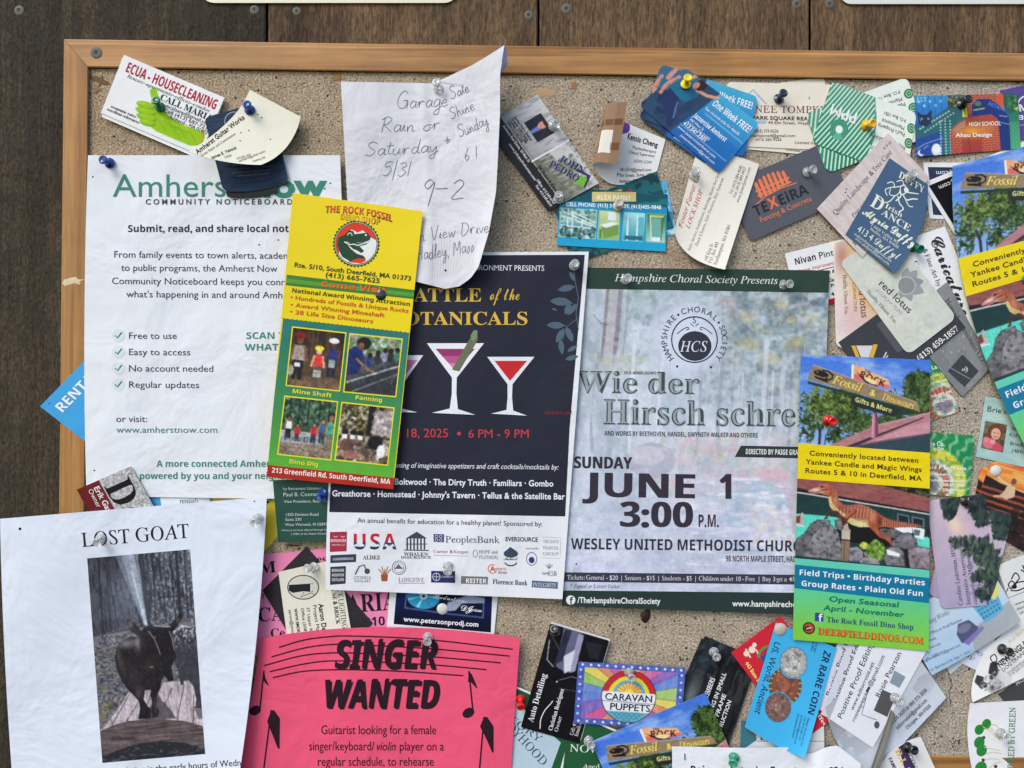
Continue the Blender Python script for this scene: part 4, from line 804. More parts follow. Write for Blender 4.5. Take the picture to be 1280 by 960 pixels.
for k in range(16): x = 10 + k * 8.2; y = 100 - x * .2; p.line([(x, y - 2), (x + 1, y + 20)], .45, (150, 152, 162), .55)
for k in range(4): p.line([(0, 100 + k * 6), (60, 88 + k * 6), (130, 62 + k * 9)], .45, (160, 162, 172), .5)
p.poly(gq([(60, 700), (90, 690), (150, 660), (84, 790), (70, 780)]), (120, 112, 72), .45)
p.poly(gq([(84, 800), (208, 632), (350, 588), (522, 578), (536, 780), (440, 755), (330, 746), (210, 756)]), (182, 172, 180)); dk = p.region(gq([(84, 800), (208, 632), (350, 588), (522, 578), (536, 780), (440, 755), (330, 746), (210, 756)])); p.blend(dk * np.clip((p.fbm(3, 16, 4, 31) - .45) * 4, 0, 1), (108, 98, 104), .6); p.blend(dk * np.clip((p.fbm(5, 5, 3, 32) - .55) * 5, 0, 1), (180, 172, 178), .5)
for a_, b_ in [((190, 660), (96, 790)), ((215, 632), (136, 775)), ((252, 670), (198, 755)), ((300, 640), (262, 748)), ((390, 612), (332, 746)), ((440, 600), (408, 752)), ((480, 640), (478, 762)), ((520, 640), (530, 776)), ((350, 590), (300, 700))]: p.line(gq([a_, b_]), .9, (40, 34, 40), .9)
p.poly(gq([(325, 628), (345, 665), (385, 705), (405, 742), (300, 748), (250, 748), (300, 690)]), (62, 54, 62), .75); p.poly(gq([(480, 690), (520, 690), (536, 740), (500, 745)]), (70, 62, 70), .7)
rim = gq([(84, 800), (150, 770), (210, 754), (330, 744), (450, 754), (536, 780), (536, 872), (440, 846), (350, 838), (240, 850), (150, 885), (92, 908)]); p.poly(rim, (84, 74, 76)); mr_ = p.region(rim); p.blend(mr_ * np.clip((p.fbm(26, 2.6, 4, 33) - .46) * 5, 0, 1), (118, 102, 98), .6); p.blend(mr_ * np.clip((p.fbm(20, 2, 4, 34) - .54) * 6, 0, 1), (44, 38, 40), .7)
p.poly(gq([(92, 908), (150, 885), (240, 850), (350, 838), (440, 846), (536, 872), (536, 905), (95, 942)]), (34, 36, 42)); p.blend((p.yy > 236) * np.clip((p.fbm(5, 2, 3, 35) - .58) * 8, 0, 1), (96, 100, 110), .6)
g2 = gq([(395, 372), (428, 342), (470, 350), (512, 358), (522, 480), (524, 590), (505, 592), (508, 640), (522, 672), (522, 700), (486, 696), (490, 660), (478, 605), (462, 582), (446, 562), (438, 580), (440, 600), (424, 598), (418, 545), (398, 500), (394, 430)]); p.poly(g2, (50, 50, 58)); m2 = p.region(g2); p.blend(m2 * np.clip((p.fbm(1.8, 3, 3, 41) - .5) * 6, 0, 1) * np.clip(1 - (p.yy - 100) / 30, 0, 1), (196, 200, 214), .95); p.blend(m2 * np.clip((p.fbm(2, 4, 3, 42) - .5) * 5, 0, 1), (74, 74, 84), .5); p.line(gq([(402, 372), (430, 346), (468, 354)]), 1.6, (200, 204, 216), .7)
g1 = gq([(150, 485), (158, 440), (185, 408), (215, 394), (246, 396), (240, 390), (215, 372), (200, 338), (200, 322), (216, 322), (246, 350), (262, 372), (275, 354), (300, 344), (345, 348), (374, 352), (400, 320), (430, 294), (434, 312), (412, 350), (388, 378), (396, 430), (406, 480), (386, 524), (396, 580), (378, 586), (356, 560), (346, 582), (340, 612), (325, 642), (325, 690), (336, 712), (331, 736), (305, 742), (302, 710), (306, 680), (298, 640), (300, 622), (276, 624), (270, 662), (286, 690), (300, 702), (300, 742), (245, 746), (255, 702), (250, 672), (225, 642), (195, 612), (172, 570), (156, 530)])
p.poly(g1, (27, 24, 28)); m1 = p.region(g1); p.blend(m1 * np.clip((p.fbm(1.8, 3.6, 3, 43) - .5) * 6, 0, 1), (50, 46, 50), .5); p.blend(m1 * np.clip((p.fbm(2, 3, 3, 44) - .55) * 6, 0, 1), (20, 17, 20), .8)
def glow(x, y, rx, ry, c, al, mm=m1): (px_, py_), = gq([(x, y)]); p.blend(mm * np.exp(-((p.xx - px_) / rx) ** 2 - ((p.yy - py_) / ry) ** 2), c, al)
glow(196, 424, 13, 6, (122, 118, 124), .85); glow(180, 520, 5, 12, (66, 60, 64), .7); glow(230, 560, 9, 12, (52, 46, 50), .6); glow(245, 425, 3.5, 9, (140, 130, 130), .7); glow(165, 470, 3, 9, (90, 84, 88), .6); glow(295, 520, 7, 8, (62, 52, 46), .5); glow(345, 346, 9, 2, (150, 152, 162), .8); glow(216, 345, 3, 5, (110, 100, 100), .7); glow(412, 325, 3, 4, (96, 90, 92), .7); glow(250, 630, 4, 7, (96, 86, 86), .5); glow(320, 690, 2.5, 10, (80, 72, 72), .5)
p.line(gq([(292, 372), (312, 400), (330, 440), (340, 470)]), 1.3, (140, 134, 138), .75); p.line(gq([(378, 372), (392, 410), (398, 450)]), 1.1, (150, 146, 152), .75); p.line(gq([(312, 346), (350, 352), (382, 352)]), 1.0, (176, 178, 190), .8); p.poly(gq([(340, 480), (352, 470), (396, 578), (372, 584), (352, 540)]), (24, 22, 26), .9); p.ell(*gq([(303, 524)])[0], 2.2, 1.3, (150, 130, 96), .6); p.ell(*gq([(318, 398)])[0], 1.4, .9, (130, 118, 100), .9)
for (x0, x1, a_) in [(150, 245, .38), (175, 228, .4), (205, 232, .45)]: p.poly(gq([(x0, 45), (x1, 45), (288, 350), (272, 345)]), (176, 188, 208), a_)
p.poly(gq([(214, 110), (226, 118), (284, 345), (274, 335)]), (214, 224, 226), .6); p.blend(np.clip(1 - np.hypot((p.xx - 46) / 44, (p.yy - 60) / 60), 0, 1), (126, 138, 160), .35)
p.a = np.clip(p.a * .93 + 12, 0, 255); p.photo(.14, 50, .2, 1.08)
s.picture(p, [(109, 698), (237.5, 686.6), (256.5, 942.5), (128, 953.6)], 'goat_photo', label="dark printed photo of two goats on a wooden spool")
s.text("went missing in the early hours of Wednesday", 126, 969, 8, w=200, ang=-4, f='g', c=(30, 30, 34)); s.disc(25, 661, 1.8, (30, 30, 34), 'pin_hole'); s.disc(318, 626.5, .9, (30, 30, 34), 'pin_hole')
s.done()
# ---- pink singer flyer
s = Sheet("flyer", "hot pink SINGER WANTED flyer with music staff and notes", "flyer", [(327, 798), (650, 797.5), (622, 1200), (262, 1180)], 3.6, (248, 84, 118), mids={'T': (480, 784)}, wave=(1.0, 2.2, .9), th=.12, wrinkle=.9, lift=(0, 2.5, 0, 0))
BKK = (42, 24, 34)
for L in [[(349, 809), (380, 800), (410, 796), (440, 795), (530, 799), (641, 811.5)], [(339.5, 821), (380, 810), (415, 805.5), (450, 806), (540, 811), (637, 820)], [(330, 832), (375, 820), (415, 816), (460, 817), (540, 821), (626, 828.5)], [(337, 839.5), (385, 829), (430, 826), (540, 831), (608, 837)], [(341, 847), (380, 839), (430, 837), (500, 839), (579, 844.5)]]: s.line(smooth(L), 1.7, (62, 22, 40), 'music_staff', sub=12)
def brush(t, x0, x1, y, h):
    g = random.Random(3); adv = [layout(ch, 'N')[2] for ch in t]; k = (x1 - x0) / sum(adv); x = x0
    for ch, a in zip(t, adv): s.text(ch, x + (.6 if ch != 'I' else 0), y + g.uniform(-.8, .8), h * g.uniform(.97, 1.03), w=a * k * .99, ang=g.uniform(-3, 4), f='N', c=BKK, shear=.13, part='heading'); s.text(ch, x + 1.5, y + .4, h * .98, w=a * k * .98, ang=2, f='N', c=BKK, shear=.13, part='heading', lv=7); s.text(ch, x - .5, y - .9, h * .98, w=a * k * 1.0, ang=-1, f='N', c=BKK, shear=.13, part='heading', lv=8); x += a * k
brush("SINGER", 417, 545, 836, 35.5); brush("WANTED", 403, 548, 885.5, 35.5)
s.text("Guitarist looking for a female", 401, 917.5, 11, w=144.5, f='g', c=BKK); s.text("singer/keyboard/", 386, 937.8, 11, w=82, f='g', c=BKK); s.text("violin", 469.5, 938, 11, w=25, f='g', shear=.2, c=BKK); s.text("player on a", 499, 938, 11, w=56, f='g', c=BKK); s.text("regular schedule, to rehearse", 396.6, 957, 11, w=146, f='g', c=BKK)
def note(hx, hy, hr, top, flag): s.disc(hx, hy, hr, BKK, 'music_note', ry=hr * .75, ang=-30); s.line([(hx + hr * .75, hy), top], 1.9, BKK, 'music_note'); s.poly([top] + flag, BKK, 'music_note')
note(319, 888, 7.6, (330, 838), [(332, 848), (337, 858), (332, 854), (329, 850)]); note(585.5, 891, 7.8, (586, 838.5), [(590, 843), (597, 860), (596, 860.5), (589, 853), (585, 852)])
note(322, 975, 8, (339, 887.5), [(343, 888), (350, 898), (349.5, 936), (347, 935), (342, 922), (334, 902)]); note(592, 978, 8, (605, 896), [(609, 896), (617, 908), (617, 941), (615, 940), (609, 926), (600, 908)])
s.done()
# ---- yellow and green rack card, front
s = Sheet("rack_card", "yellow and green dinosaur shop card with four framed photos", "rack card", [(366, 241), (528.5, 264), (491.5, 611.5), (333.5, 596)], 12.0, (232, 206, 10), size=(163, 353), lift=(0, 1.5, .5, 1), bow=.8, gloss=True, wrinkle=.3)
s.quad([(358.5, 343.3), (519.8, 362.7), (518.3, 374), (357, 356.5)], (52, 120, 44), 'colour_band'); s.quad([(357.9, 348), (519, 366.6), (518.6, 371), (357.4, 353.2)], (84, 150, 40), 'colour_band', lv=3)
p = Pic(163, 190); p.grad((34, 112, 106), (56, 134, 76), 0, 0, 163, 110); p.grad((56, 134, 76), (92, 172, 52), 0, 110, 163, 190); s.picture(p, [(354, 398), (511.7, 416), (491.5, 600), (332.5, 585)], 'colour_band', lv=2, step=4)
for k in range(28): f = k / 28; s.disc(354 + 158 * f, 398 + 18 * f, .9, (60, 110, 60), 'colour_band', lv=4, n=6)
s.quad([(334.6, 581), (493.3, 597.5), (491.5, 611.5), (333.5, 596)], (170, 36, 20), 'red_band', lv=4)
s.text("THE ROCK FOSSIL", 42, 17.5, 9, w=85, f='N', c=(70, 34, 16), sp='L', part='heading', lv=4, jit=lambda X: .0022 * (X - 43) ** 2 - 2); s.text("THE ROCK FOSSIL", 42.6, 16.6, 8, w=83.5, f='N', c=(216, 76, 26), sp='L', part='heading', lv=6, jit=lambda X: .0022 * (X - 43) ** 2 - 2)
s.text("DINO SHOP", 62, 24.8, 7.5, w=50, f='N', c=(60, 26, 12), sp='L', part='heading', lv=4); s.text("DINO SHOP", 62.6, 24.2, 6.4, w=48.5, f='N', c=(236, 170, 40), sp='L', part='heading', lv=6)
cx, cy = 445.4, 304.8
s.poly([(cx + (30 if k % 2 else 27.6) * math.cos(k * math.pi / 40), cy + (30 if k % 2 else 27.6) * math.sin(k * math.pi / 40)) for k in range(80)], (26, 58, 30), 'round_emblem', lv=3)
s.ring(cx, cy, 26.6, .8, (180, 196, 150), 'round_emblem'); s.disc(cx, cy, 25.4, (224, 224, 224), 'round_emblem', lv=5)
a = np.linspace(R(150), R(350), 18); s.poly([(cx + 25.4 * math.cos(t), cy + 25.4 * math.sin(t)) for t in a] + [(cx + 18, cy - 8), (cx + 8, cy - 17), (cx + 2, cy - 14), (cx - 6, cy - 18), (cx - 14, cy - 10), (cx - 18, cy)], (212, 52, 28), 'round_emblem', lv=6)
s.poly([(cx - 10, cy + 23), (cx + 6, cy + 24.5), (cx + 12, cy + 21), (cx + 10, cy + 16), (cx - 6, cy + 18)], (212, 52, 28), 'round_emblem', lv=6)
s.poly([(cx - 24, cy + 2), (cx - 22, cy - 8), (cx - 14, cy - 12), (cx - 9, cy - 17), (cx - 4, cy - 16), (cx - 2, cy - 12), (cx + 6, cy - 13), (cx + 14, cy - 14), (cx + 18, cy - 9), (cx + 17, cy - 4), (cx + 8, cy - 2), (cx - 4, cy - 1), (cx - 14, cy - 3), (cx - 7, cy + 6), (cx, cy + 12), (cx + 9, cy + 15), (cx + 12, cy + 19), (cx + 2, cy + 18), (cx - 8, cy + 22), (cx - 18, cy + 16)], (24, 62, 32), 'round_emblem', lv=7)
s.poly([(cx - 14, cy - 2), (cx + 2, cy - 1), (cx + 17, cy - 3), (cx + 12, cy + 1), (cx + 4, cy + 3), (cx + 10, cy + 9), (cx + 6, cy + 12), (cx - 2, cy + 8)], (24, 62, 32), 'round_emblem', lv=6)
s.line([(cx - 15, cy - 2.5), (cx - 8, cy + 1), (cx - 3, cy + .5), (cx + 2, cy + 2), (cx + 8, cy), (cx + 14, cy - 2), (cx + 18, cy - 5)], 1.3, (226, 226, 222), 'round_emblem', lv=8); s.line([(cx - 5, cy + 7), (cx + 1, cy + 9), (cx + 7, cy + 13), (cx + 10, cy + 12)], 1.3, (226, 226, 222), 'round_emblem', lv=8); s.ring(cx - 8, cy - 11, 2.6, 1, (210, 220, 200), 'round_emblem', lv=9, a0=170, a1=380); s.disc(cx + 12, cy - 11, 1.3, (210, 220, 200), 'round_emblem', lv=9)
DG = (52, 62, 16)
def rt(t, a, b, h, f='N', c=DG, **k):
    s.text(t, a[0], a[1], h, w=math.hypot(b[0] - a[0], b[1] - a[1]), ang=math.degrees(math.atan2(b[1] - a[1], b[0] - a[0])), f=f, c=c, lv=7, **k)
rt("Rte. 5/10, South Deerfield, MA 01373", (367.5, 333.5), (514, 351), 5.6, 'G'); rt("(413) 665-7625", (406.5, 346), (475, 354), 5.8, 'G')
rt("Come Visit", (401, 358.5), (484, 367.5), 7.4, 'N', (140, 40, 14)); rt("Come Visit", (400.5, 357.8), (483, 366.8), 6.8, 'N', (226, 96, 30))
rt("National Award Winning Attraction", (364.4, 365.2), (512.7, 382.8), 5.2, 'N'); OR = (196, 92, 22)
rt("\u2022 Hundreds of Fossils & Unique Rocks", (362.7, 373.8), (510.6, 391), 5, 'G', OR); rt("\u2022 Award Winning Mineshaft", (362.7, 383), (480.4, 396.5), 5, 'G', OR); rt("\u2022 28 Life Size Dinosaurs", (362, 391.7), (466.5, 404), 5, 'G', OR)
YL = (232, 212, 60)
rt("Mine Shaft", (365, 491), (414.6, 496.8), 5, 'N', YL); rt("Panning", (443.7, 499), (478, 502.6), 5, 'N', YL); rt("Dino Dig", (361, 579), (398, 583), 5, 'N', YL); rt("213 Greenfield Rd. South Deerfield, MA", (339.5, 590.5), (487.7, 605), 6.2, 'N', (238, 232, 226))
def frame4(q, pic):
    pic.photo(.28, len(s.o.children), .5, 1.15); Q = [np.array(a, float) for a in q]; c = sum(Q) / 4; s.quad([c + (a - c) * 1.045 for a in Q], (226, 214, 40), 'photo_border', lv=4); s.picture(pic, q, 'photo', lv=7)
def person(p, x, y, k, shirt, pants, skin, hat=None, hair=(30, 24, 22)):
    p.poly([(x - 3.4 * k, y + 4 * k), (x + 3.4 * k, y + 4 * k), (x + 3.8 * k, y + 14 * k), (x - 3.8 * k, y + 14 * k)], shirt); p.line([(x - 3.6 * k, y + 5 * k), (x - 5.2 * k, y + 13 * k)], 1.8 * k, skin); p.line([(x + 3.6 * k, y + 5 * k), (x + 5 * k, y + 13 * k)], 1.8 * k, skin)
    p.poly([(x - 3.4 * k, y + 13 * k), (x + 3.4 * k, y + 13 * k), (x + 3 * k, y + 25 * k), (x + .4 * k, y + 25 * k), (x, y + 16 * k), (x - .6 * k, y + 25 * k), (x - 3 * k, y + 25 * k)], pants); p.ell(x, y, 2.7 * k, 3.2 * k, hair); p.ell(x, y + .7 * k, 2.2 * k, 2.6 * k, skin)
    if hat: p.ell(x, y - 2 * k, 3.6 * k, 2 * k, hat)
p = Pic(66, 74, (58, 46, 38)); p.grad((44, 34, 30), (96, 76, 56)); p.blend(p.fbm(5, 16, 3, 2) > .55, (84, 64, 44), .6); p.grad((92, 76, 60), (116, 96, 72), 0, 60, 66, 74)
for x in (26, 32, 47, 52): p.line([(x, 0), (x + 1, 50)], 1.6, (84, 68, 46))
person(p, 11, 13, 2.1, (146, 142, 134), (36, 34, 36), (112, 74, 56), (120, 30, 34)); p.line([(9, 26), (11, 38)], 1, (190, 90, 70)); p.rect(7, 44, 14, 49, (220, 220, 220)); person(p, 36, 26, 1.55, (206, 60, 60), (90, 80, 76), (206, 158, 136), (232, 220, 60), (150, 96, 60)); p.rect(31, 51, 41, 60, (170, 172, 168)); person(p, 53, 15, 1.75, (44, 54, 110), (40, 40, 60), (92, 62, 50), (222, 226, 226)); p.rect(49, 36, 57, 46, (150, 156, 150)); p.ell(3, 54, 4, 7, (150, 150, 140))
frame4([(366.5, 409.6), (431.6, 417), (423.8, 487.8), (358.5, 481)], p)
p = Pic(66, 72, (72, 76, 78)); p.grad((120, 150, 120), (90, 100, 96), 0, 0, 66, 26); p.dabs(160, (0, 0, 66, 24), (1, 3), [(70, 110, 70), (170, 186, 170), (210, 150, 160), (90, 120, 84)], .7, 5)
p.poly([(66, 26), (66, 72), (0, 72), (0, 60)], (52, 56, 62)); p.line([(2, 60), (66, 34)], 2.2, (160, 164, 168)); p.line([(10, 71), (66, 44)], 1.4, (120, 124, 128)); p.poly([(0, 20), (8, 14), (18, 18), (22, 34), (14, 48), (0, 52)], (30, 46, 104)); p.ell(19, 10, 9, 8, (30, 24, 24)); p.ell(16, 14, 4, 5, (120, 80, 62)); p.line([(12, 30), (24, 40), (34, 44)], 3, (146, 104, 84))
for x, y, c in [(28, 32, (40, 60, 110)), (38, 28, (44, 50, 60)), (47, 24, (120, 130, 150)), (54, 24, (50, 46, 50)), (62, 22, (60, 110, 90))]: p.ell(x, y, 4, 7, c); p.ell(x, y - 8, 3, 3.4, (34, 26, 26))
p.dabs(90, (2, 30, 64, 60), (.5, 1.6), [(96, 100, 104), (36, 38, 44)], .5, 8, 3); frame4([(438, 418), (502, 424.7), (494, 495), (430.5, 489)], p)
p = Pic(64, 72, (58, 78, 66)); p.dabs(420, (0, 0, 64, 34), (.8, 3), [(40, 70, 52), (78, 112, 80), (24, 40, 34), (110, 140, 130)], .8, 6)
for x in (8, 19, 30, 44, 55): p.line([(x, 0), (x + 1, 36)], 1.4, (34, 34, 30))
p.grad((150, 140, 128), (120, 108, 96), 0, 44, 64, 72); p.rect(0, 42, 50, 56, (148, 152, 156)); p.line([(0, 42), (50, 42)], 1.2, (190, 194, 196)); p.text("Dino Dig", 4, 54, 7, 40, 'N', (70, 78, 92)); p.dabs(300, (0, 56, 64, 72), (.5, 1.6), [(160, 148, 134), (96, 86, 76), (132, 122, 108)], .6, 9)
person(p, 9, 26, 1.0, (220, 220, 224), (40, 40, 46), (120, 84, 66)); person(p, 20, 34, .8, (190, 40, 50), (60, 60, 70), (150, 110, 90)); person(p, 40, 31, .9, (200, 44, 56), (60, 60, 70), (170, 130, 106)); person(p, 50, 26, 1.1, (60, 110, 180), (60, 70, 80), (160, 120, 96)); person(p, 60, 20, 1.6, (80, 150, 130), (120, 116, 96), (130, 96, 76)); frame4([(356.7, 496), (421.3, 503), (412.8, 574), (348, 567)], p)
p = Pic(64, 72, (92, 86, 70)); p.dabs(700, (0, 0, 64, 36), (.6, 2.6), [(40, 34, 30), (150, 142, 110), (120, 116, 60), (200, 196, 180), (28, 26, 26)], .8, 7); p.rect(34, 0, 42, 38, (30, 28, 30)); p.dabs(260, (42, 6, 64, 36), (.8, 3), [(190, 186, 184), (110, 104, 104), (150, 140, 136)], .7, 17); p.dabs(500, (0, 36, 64, 72), (.7, 2.8), [(70, 60, 56), (150, 140, 112), (110, 90, 84), (206, 200, 184), (44, 40, 40)], .8, 18)
for x in (8, 18, 27): p.ell(x, 36, 4, 3.4, (30, 28, 34)); p.rect(x - 3, 39, x + 3, 44, (222, 222, 226))
p.ell(12, 52, 9, 8, (100, 74, 72)); p.ell(18, 64, 14, 5, (142, 104, 92)); p.ell(46, 46, 9, 9, (26, 26, 34)); p.ell(54, 56, 5, 8, (216, 214, 206)); frame4([(428, 503.8), (491.9, 510.7), (483.8, 580.6), (419.7, 574)], p)
s.done()
# ================================================================ papers, right half
def crd(label, cor, z, col, **k): return Sheet("business_card", label, "business card", cor, z, col, **k)
def full(s, pic, **k): return s.picture(pic, **k)
# ---- house-painting cards and the curled brown one
_rd = np.array([0, 45, 62, 75, 88, 100, 112.]); _rb = [(818, 226), (772, 231), (752, 222), (742, 208), (748, 203), (760, 204), (772, 204.5)]; _rt = [(832, 174), (788, 156), (768, 147), (757, 137), (760, 130), (771, 128.5), (784, 127)]
_cb, _ct = np.array(smooth(_rb, 8)), np.array(smooth(_rt, 8)); _cd = np.concatenate([np.linspace(_rd[i], _rd[i + 1], 8, endpoint=False) for i in range(6)] + [[112.]]); _ch = np.interp(_cd, _rd, [1, 1.6, 4.5, 10.5, 16, 18.4, 18.6])
def fn_roll(u, v):
    d = (1 - u) * 112.0; f = lambda A: np.interp(d, _cd, A)
    return f(_ct[:, 0]) * (1 - v) + f(_cb[:, 0]) * v, f(_ct[:, 1]) * (1 - v) + f(_cb[:, 1]) * v, f(_ch)
s = crd("white therapist card rolled over on itself to show its brown back", [(775, 155), (832, 174), (822, 226), (765, 225)], 1, (228, 230, 232), fn=fn_roll, size=(128, 60), back=(142, 112, 84), n=(70, 12), wrinkle=.2)
def rl(t, x, y, h, w, f='G'): s.text(t, x - 8, y, h, w=w, f=f, sp='L', al='l')
rl("Kennis Cheng", 84, 14, 6, 44); rl("Psychotherapist", 96, 22, 3.2, 32, 'g'); rl("Clinical Supervisor", 92, 27.5, 3.2, 36, 'g'); rl("LICSW, LCSW", 102, 36, 3.2, 24, 'g'); rl("nkc1054@gmail.com", 84, 46, 3.8, 44, 'g'); rl("Main Street, Suite 102", 82, 52, 3.6, 48, 'g'); rl("Amherst, MA 01002", 86, 58, 3.6, 42, 'g')
s.disc(70, 4, 7, (104, 66, 150), 'emblem', 'L'); s.done()
# stripes printed on the brown back of the roll
for (v0, v1, c) in ((.27, .37, (110, 76, 50)), (.66, .78, (112, 78, 52)), ):
    U, V = np.meshgrid(np.linspace(2, 34 if v0 > .5 else 40, 12), np.linspace(v0 * 60, v1 * 60, 3)); P3 = s.world(U, V, -.34).reshape(-1, 3); i = np.arange(36).reshape(3, 12)
    F = np.stack([i[:-1, :-1], i[1:, :-1], i[1:, 1:], i[:-1, 1:]], -1).reshape(-1, 4); meshobj("back_stripe", P3, F, [INK['matt']], s.o, np.tile(alb(c), (36, 1)))
U, V = np.meshgrid(np.linspace(13, 32, 10), np.linspace(27, 50, 4)); P3 = s.world(U, V, -.38).reshape(-1, 3); i = np.arange(40).reshape(4, 10); F = np.stack([i[:-1, :-1], i[1:, :-1], i[1:, 1:], i[:-1, 1:]], -1).reshape(-1, 4); meshobj("back_label", P3, F, [INK['matt']], s.o, np.tile(alb((212, 210, 202)), (40, 1)))
def alex_pic():
    p = Pic(136, 74, (20, 144, 190)); p.grad((16, 96, 104), (30, 120, 126), 0, 0, 136, 17); p.blend((p.fbm(22, 8, 3, 4) > .5) * (p.yy < 17), (10, 70, 84), .8); p.grad((18, 136, 182), (24, 160, 206), 0, 17, 136, 74)
    for k, x in enumerate((2, 50, 81, 110)):
        w_ = 46 if k == 0 else 27 if k < 3 else 24; p.rect(x, 26, x + w_, 63, [(150, 196, 190), (150, 190, 140), (110, 196, 216), (120, 176, 158)][k])
    g = [(70, 110, 90), (190, 226, 226), (40, 74, 66)]
    p.dabs(160, (3, 27, 46, 42), (.6, 2), g, .7, 4); p.grad((96, 160, 176), (60, 110, 110), 3, 44, 47, 62, al=.8)
    for a, b in [((4, 30), (46, 46)), ((4, 36), (46, 48)), ((12, 28), (12, 60)), ((18, 30), (18, 60)), ((30, 40), (30, 62)), ((4, 48), (46, 50)), ((16, 30), (46, 42))]: p.line([a, b], 1.6, (226, 240, 240), .9)
    p.dabs(60, (4, 50, 46, 62), (.8, 2.4), [(20, 40, 44), (220, 236, 236), (30, 80, 84)], .8, 9)
    p.grad((196, 214, 160), (140, 180, 120), 52, 27, 76, 62); p.poly([(54, 46), (68, 42), (76, 44), (76, 56), (58, 62)], (110, 150, 70)); p.poly([(52, 45), (68, 40), (76, 42), (60, 48)], (236, 244, 238)); p.rect(62, 28, 72, 38, (220, 236, 240)); p.rect(52, 50, 55, 62, (90, 130, 60))
    p.grad((170, 230, 240), (60, 150, 170), 82, 27, 108, 62); p.rect(86, 30, 88, 62, (220, 246, 250)); p.rect(98, 30, 100, 62, (200, 240, 246)); p.rect(84, 56, 106, 61, (40, 100, 120)); p.poly([(100, 32), (107, 32), (107, 54), (101, 52)], (90, 180, 190))
    p.grad((60, 110, 60), (160, 210, 200), 111, 27, 134, 62); p.rect(117, 32, 128, 56, (110, 170, 160)); p.rect(114, 28, 132, 31, (180, 200, 110)); p.rect(118, 56, 130, 61, (220, 240, 240)); p.line([(115, 30), (117, 60)], 1.2, (220, 240, 236)); p.line([(131, 30), (129, 60)], 1.2, (50, 90, 60))
    return p
AP = alex_pic(); AG = "blue house painting cards"
s = crd("blue painting card turned steeply, lowest of the fan, its lower edge showing", [(708, 248), (826, 226), (846, 294), (712, 322)], .4, (30, 120, 180), group=AG); p = Pic(70, 30, (60, 130, 190)); p.dabs(260, (0, 0, 70, 30), (1, 4), [(30, 80, 160), (120, 170, 210), (196, 176, 150), (90, 120, 60)], .8, 8); full(s, p, step=1); s.done()
s = crd("blue and white picture card fanned out to the right under the painting card", [(716, 246), (833, 226), (846, 292), (730, 316)], .9, (120, 180, 220), group=AG); p = Pic(80, 40, (130, 196, 226)); p.dabs(200, (0, 0, 80, 40), (1, 5), [(60, 140, 190), (210, 230, 236), (30, 110, 150)], .8, 18); full(s, p); s.done()
s = crd("dark teal card tilted upwards behind the painting card, red and tan corner", [(693, 262), (821, 214), (842, 284), (716, 330)], 1.4, (16, 80, 88), group=AG, gloss=True); p = Pic(134, 76, (14, 72, 84)); p.blend(p.fbm(18, 10, 4, 7) > .5, (26, 100, 104), .8); p.blend(p.fbm(9, 9, 3, 17) > .58, (8, 44, 58), .8); p.poly([(30, 0), (86, 6), (84, 26), (26, 20)], (206, 184, 120)); p.poly([(64, 12), (96, 10), (96, 26), (60, 24)], (178, 32, 52)); full(s, p); s.done()
s = crd("turquoise house painting card with four small room photos, top of its fan", [(701, 234), (834.5, 243), (832, 314.5), (696, 306.5)], 2.0, (20, 144, 190), group=AG, gloss=True)
full(s, AP); s.rect(740, 240, 795, 252, (206, 190, 122), 'name_band', lv=3); s.text("ALEX PAINT", 745.5, 249.6, 6, w=43, ang=1.5, f='N', c=(240, 240, 232)); s.text("CELL PHONE: (413) 310-1639, (413)405-9848", 707.5, 257.5, 4.6, w=119, ang=2, f='G', c=(232, 244, 250)); s.done()
# ---- the two-sided realtor card
s = crd("black and grey realtor card with a man's portrait and a house logo", [(672, 118.5), (748.5, 229), (685, 264.5), (607, 156)], 2.8, (60, 60, 62), gloss=True, bow=.5)
p = Pic(134, 74, (168, 170, 174)); p.grad((196, 196, 200), (150, 152, 154), 0, 0, 68, 52); p.blend((p.fbm(2, 9, 2, 3) > .56) * (p.xx < 68), (140, 142, 150), .7); p.grad((190, 190, 190), (96, 100, 84), 70, 0, 134, 52); p.blend((p.fbm(3, 6, 3, 13) > .54) * (p.xx > 70), (70, 78, 64), .5); p.poly([(70, 6), (134, 0), (134, 16), (70, 30)], (206, 206, 210), .7)
for k in range(9): p.line([(72 + k * 6, 44 - k), (74 + k * 6, 28)], 1, (206, 206, 208), .6)
p.dabs(120, (84, 8, 130, 30), (1, 3), [(110, 122, 84), (70, 84, 60), (150, 150, 130)], .5, 14)
p.grad((22, 22, 24), (16, 16, 18), 0, 53, 134, 74); p.rect(68, 0, 70, 54, (222, 222, 224)); p.line([(20, 52), (68, 50)], .8, (90, 90, 94))
p.rect(22, 10, 52, 34, (26, 28, 40)); p.poly([(22, 34), (24, 24), (34, 21), (44, 23), (52, 34)], (18, 22, 36)); p.poly([(34, 22), (40, 22), (39, 34), (35, 34)], (96, 120, 190)); p.ell(36, 17, 4.6, 5.6, (206, 150, 128)); p.ell(36, 12.6, 4.6, 2.4, (50, 36, 30)); p.line([(34, 19.5), (38, 19.5)], .6, (150, 80, 76))
full(s, p)
def ru(t, x, y, h, w, c=(30, 30, 36), f='G', part='lettering', ang=0): s.text(t, x, y, h, w=w, f=f, c=c, sp='L', part=part, lv=7, ang=ang)
for k, (t, w) in enumerate([("Jordan Pedro, Realtor", 36), ("Greater Valley Realty", 34), ("Cellular: 413.537.1885", 36), ("Office: 413.549.3700", 32)]): ru(t, 10, 40 + k * 3.6, 3, w, (34, 34, 40))
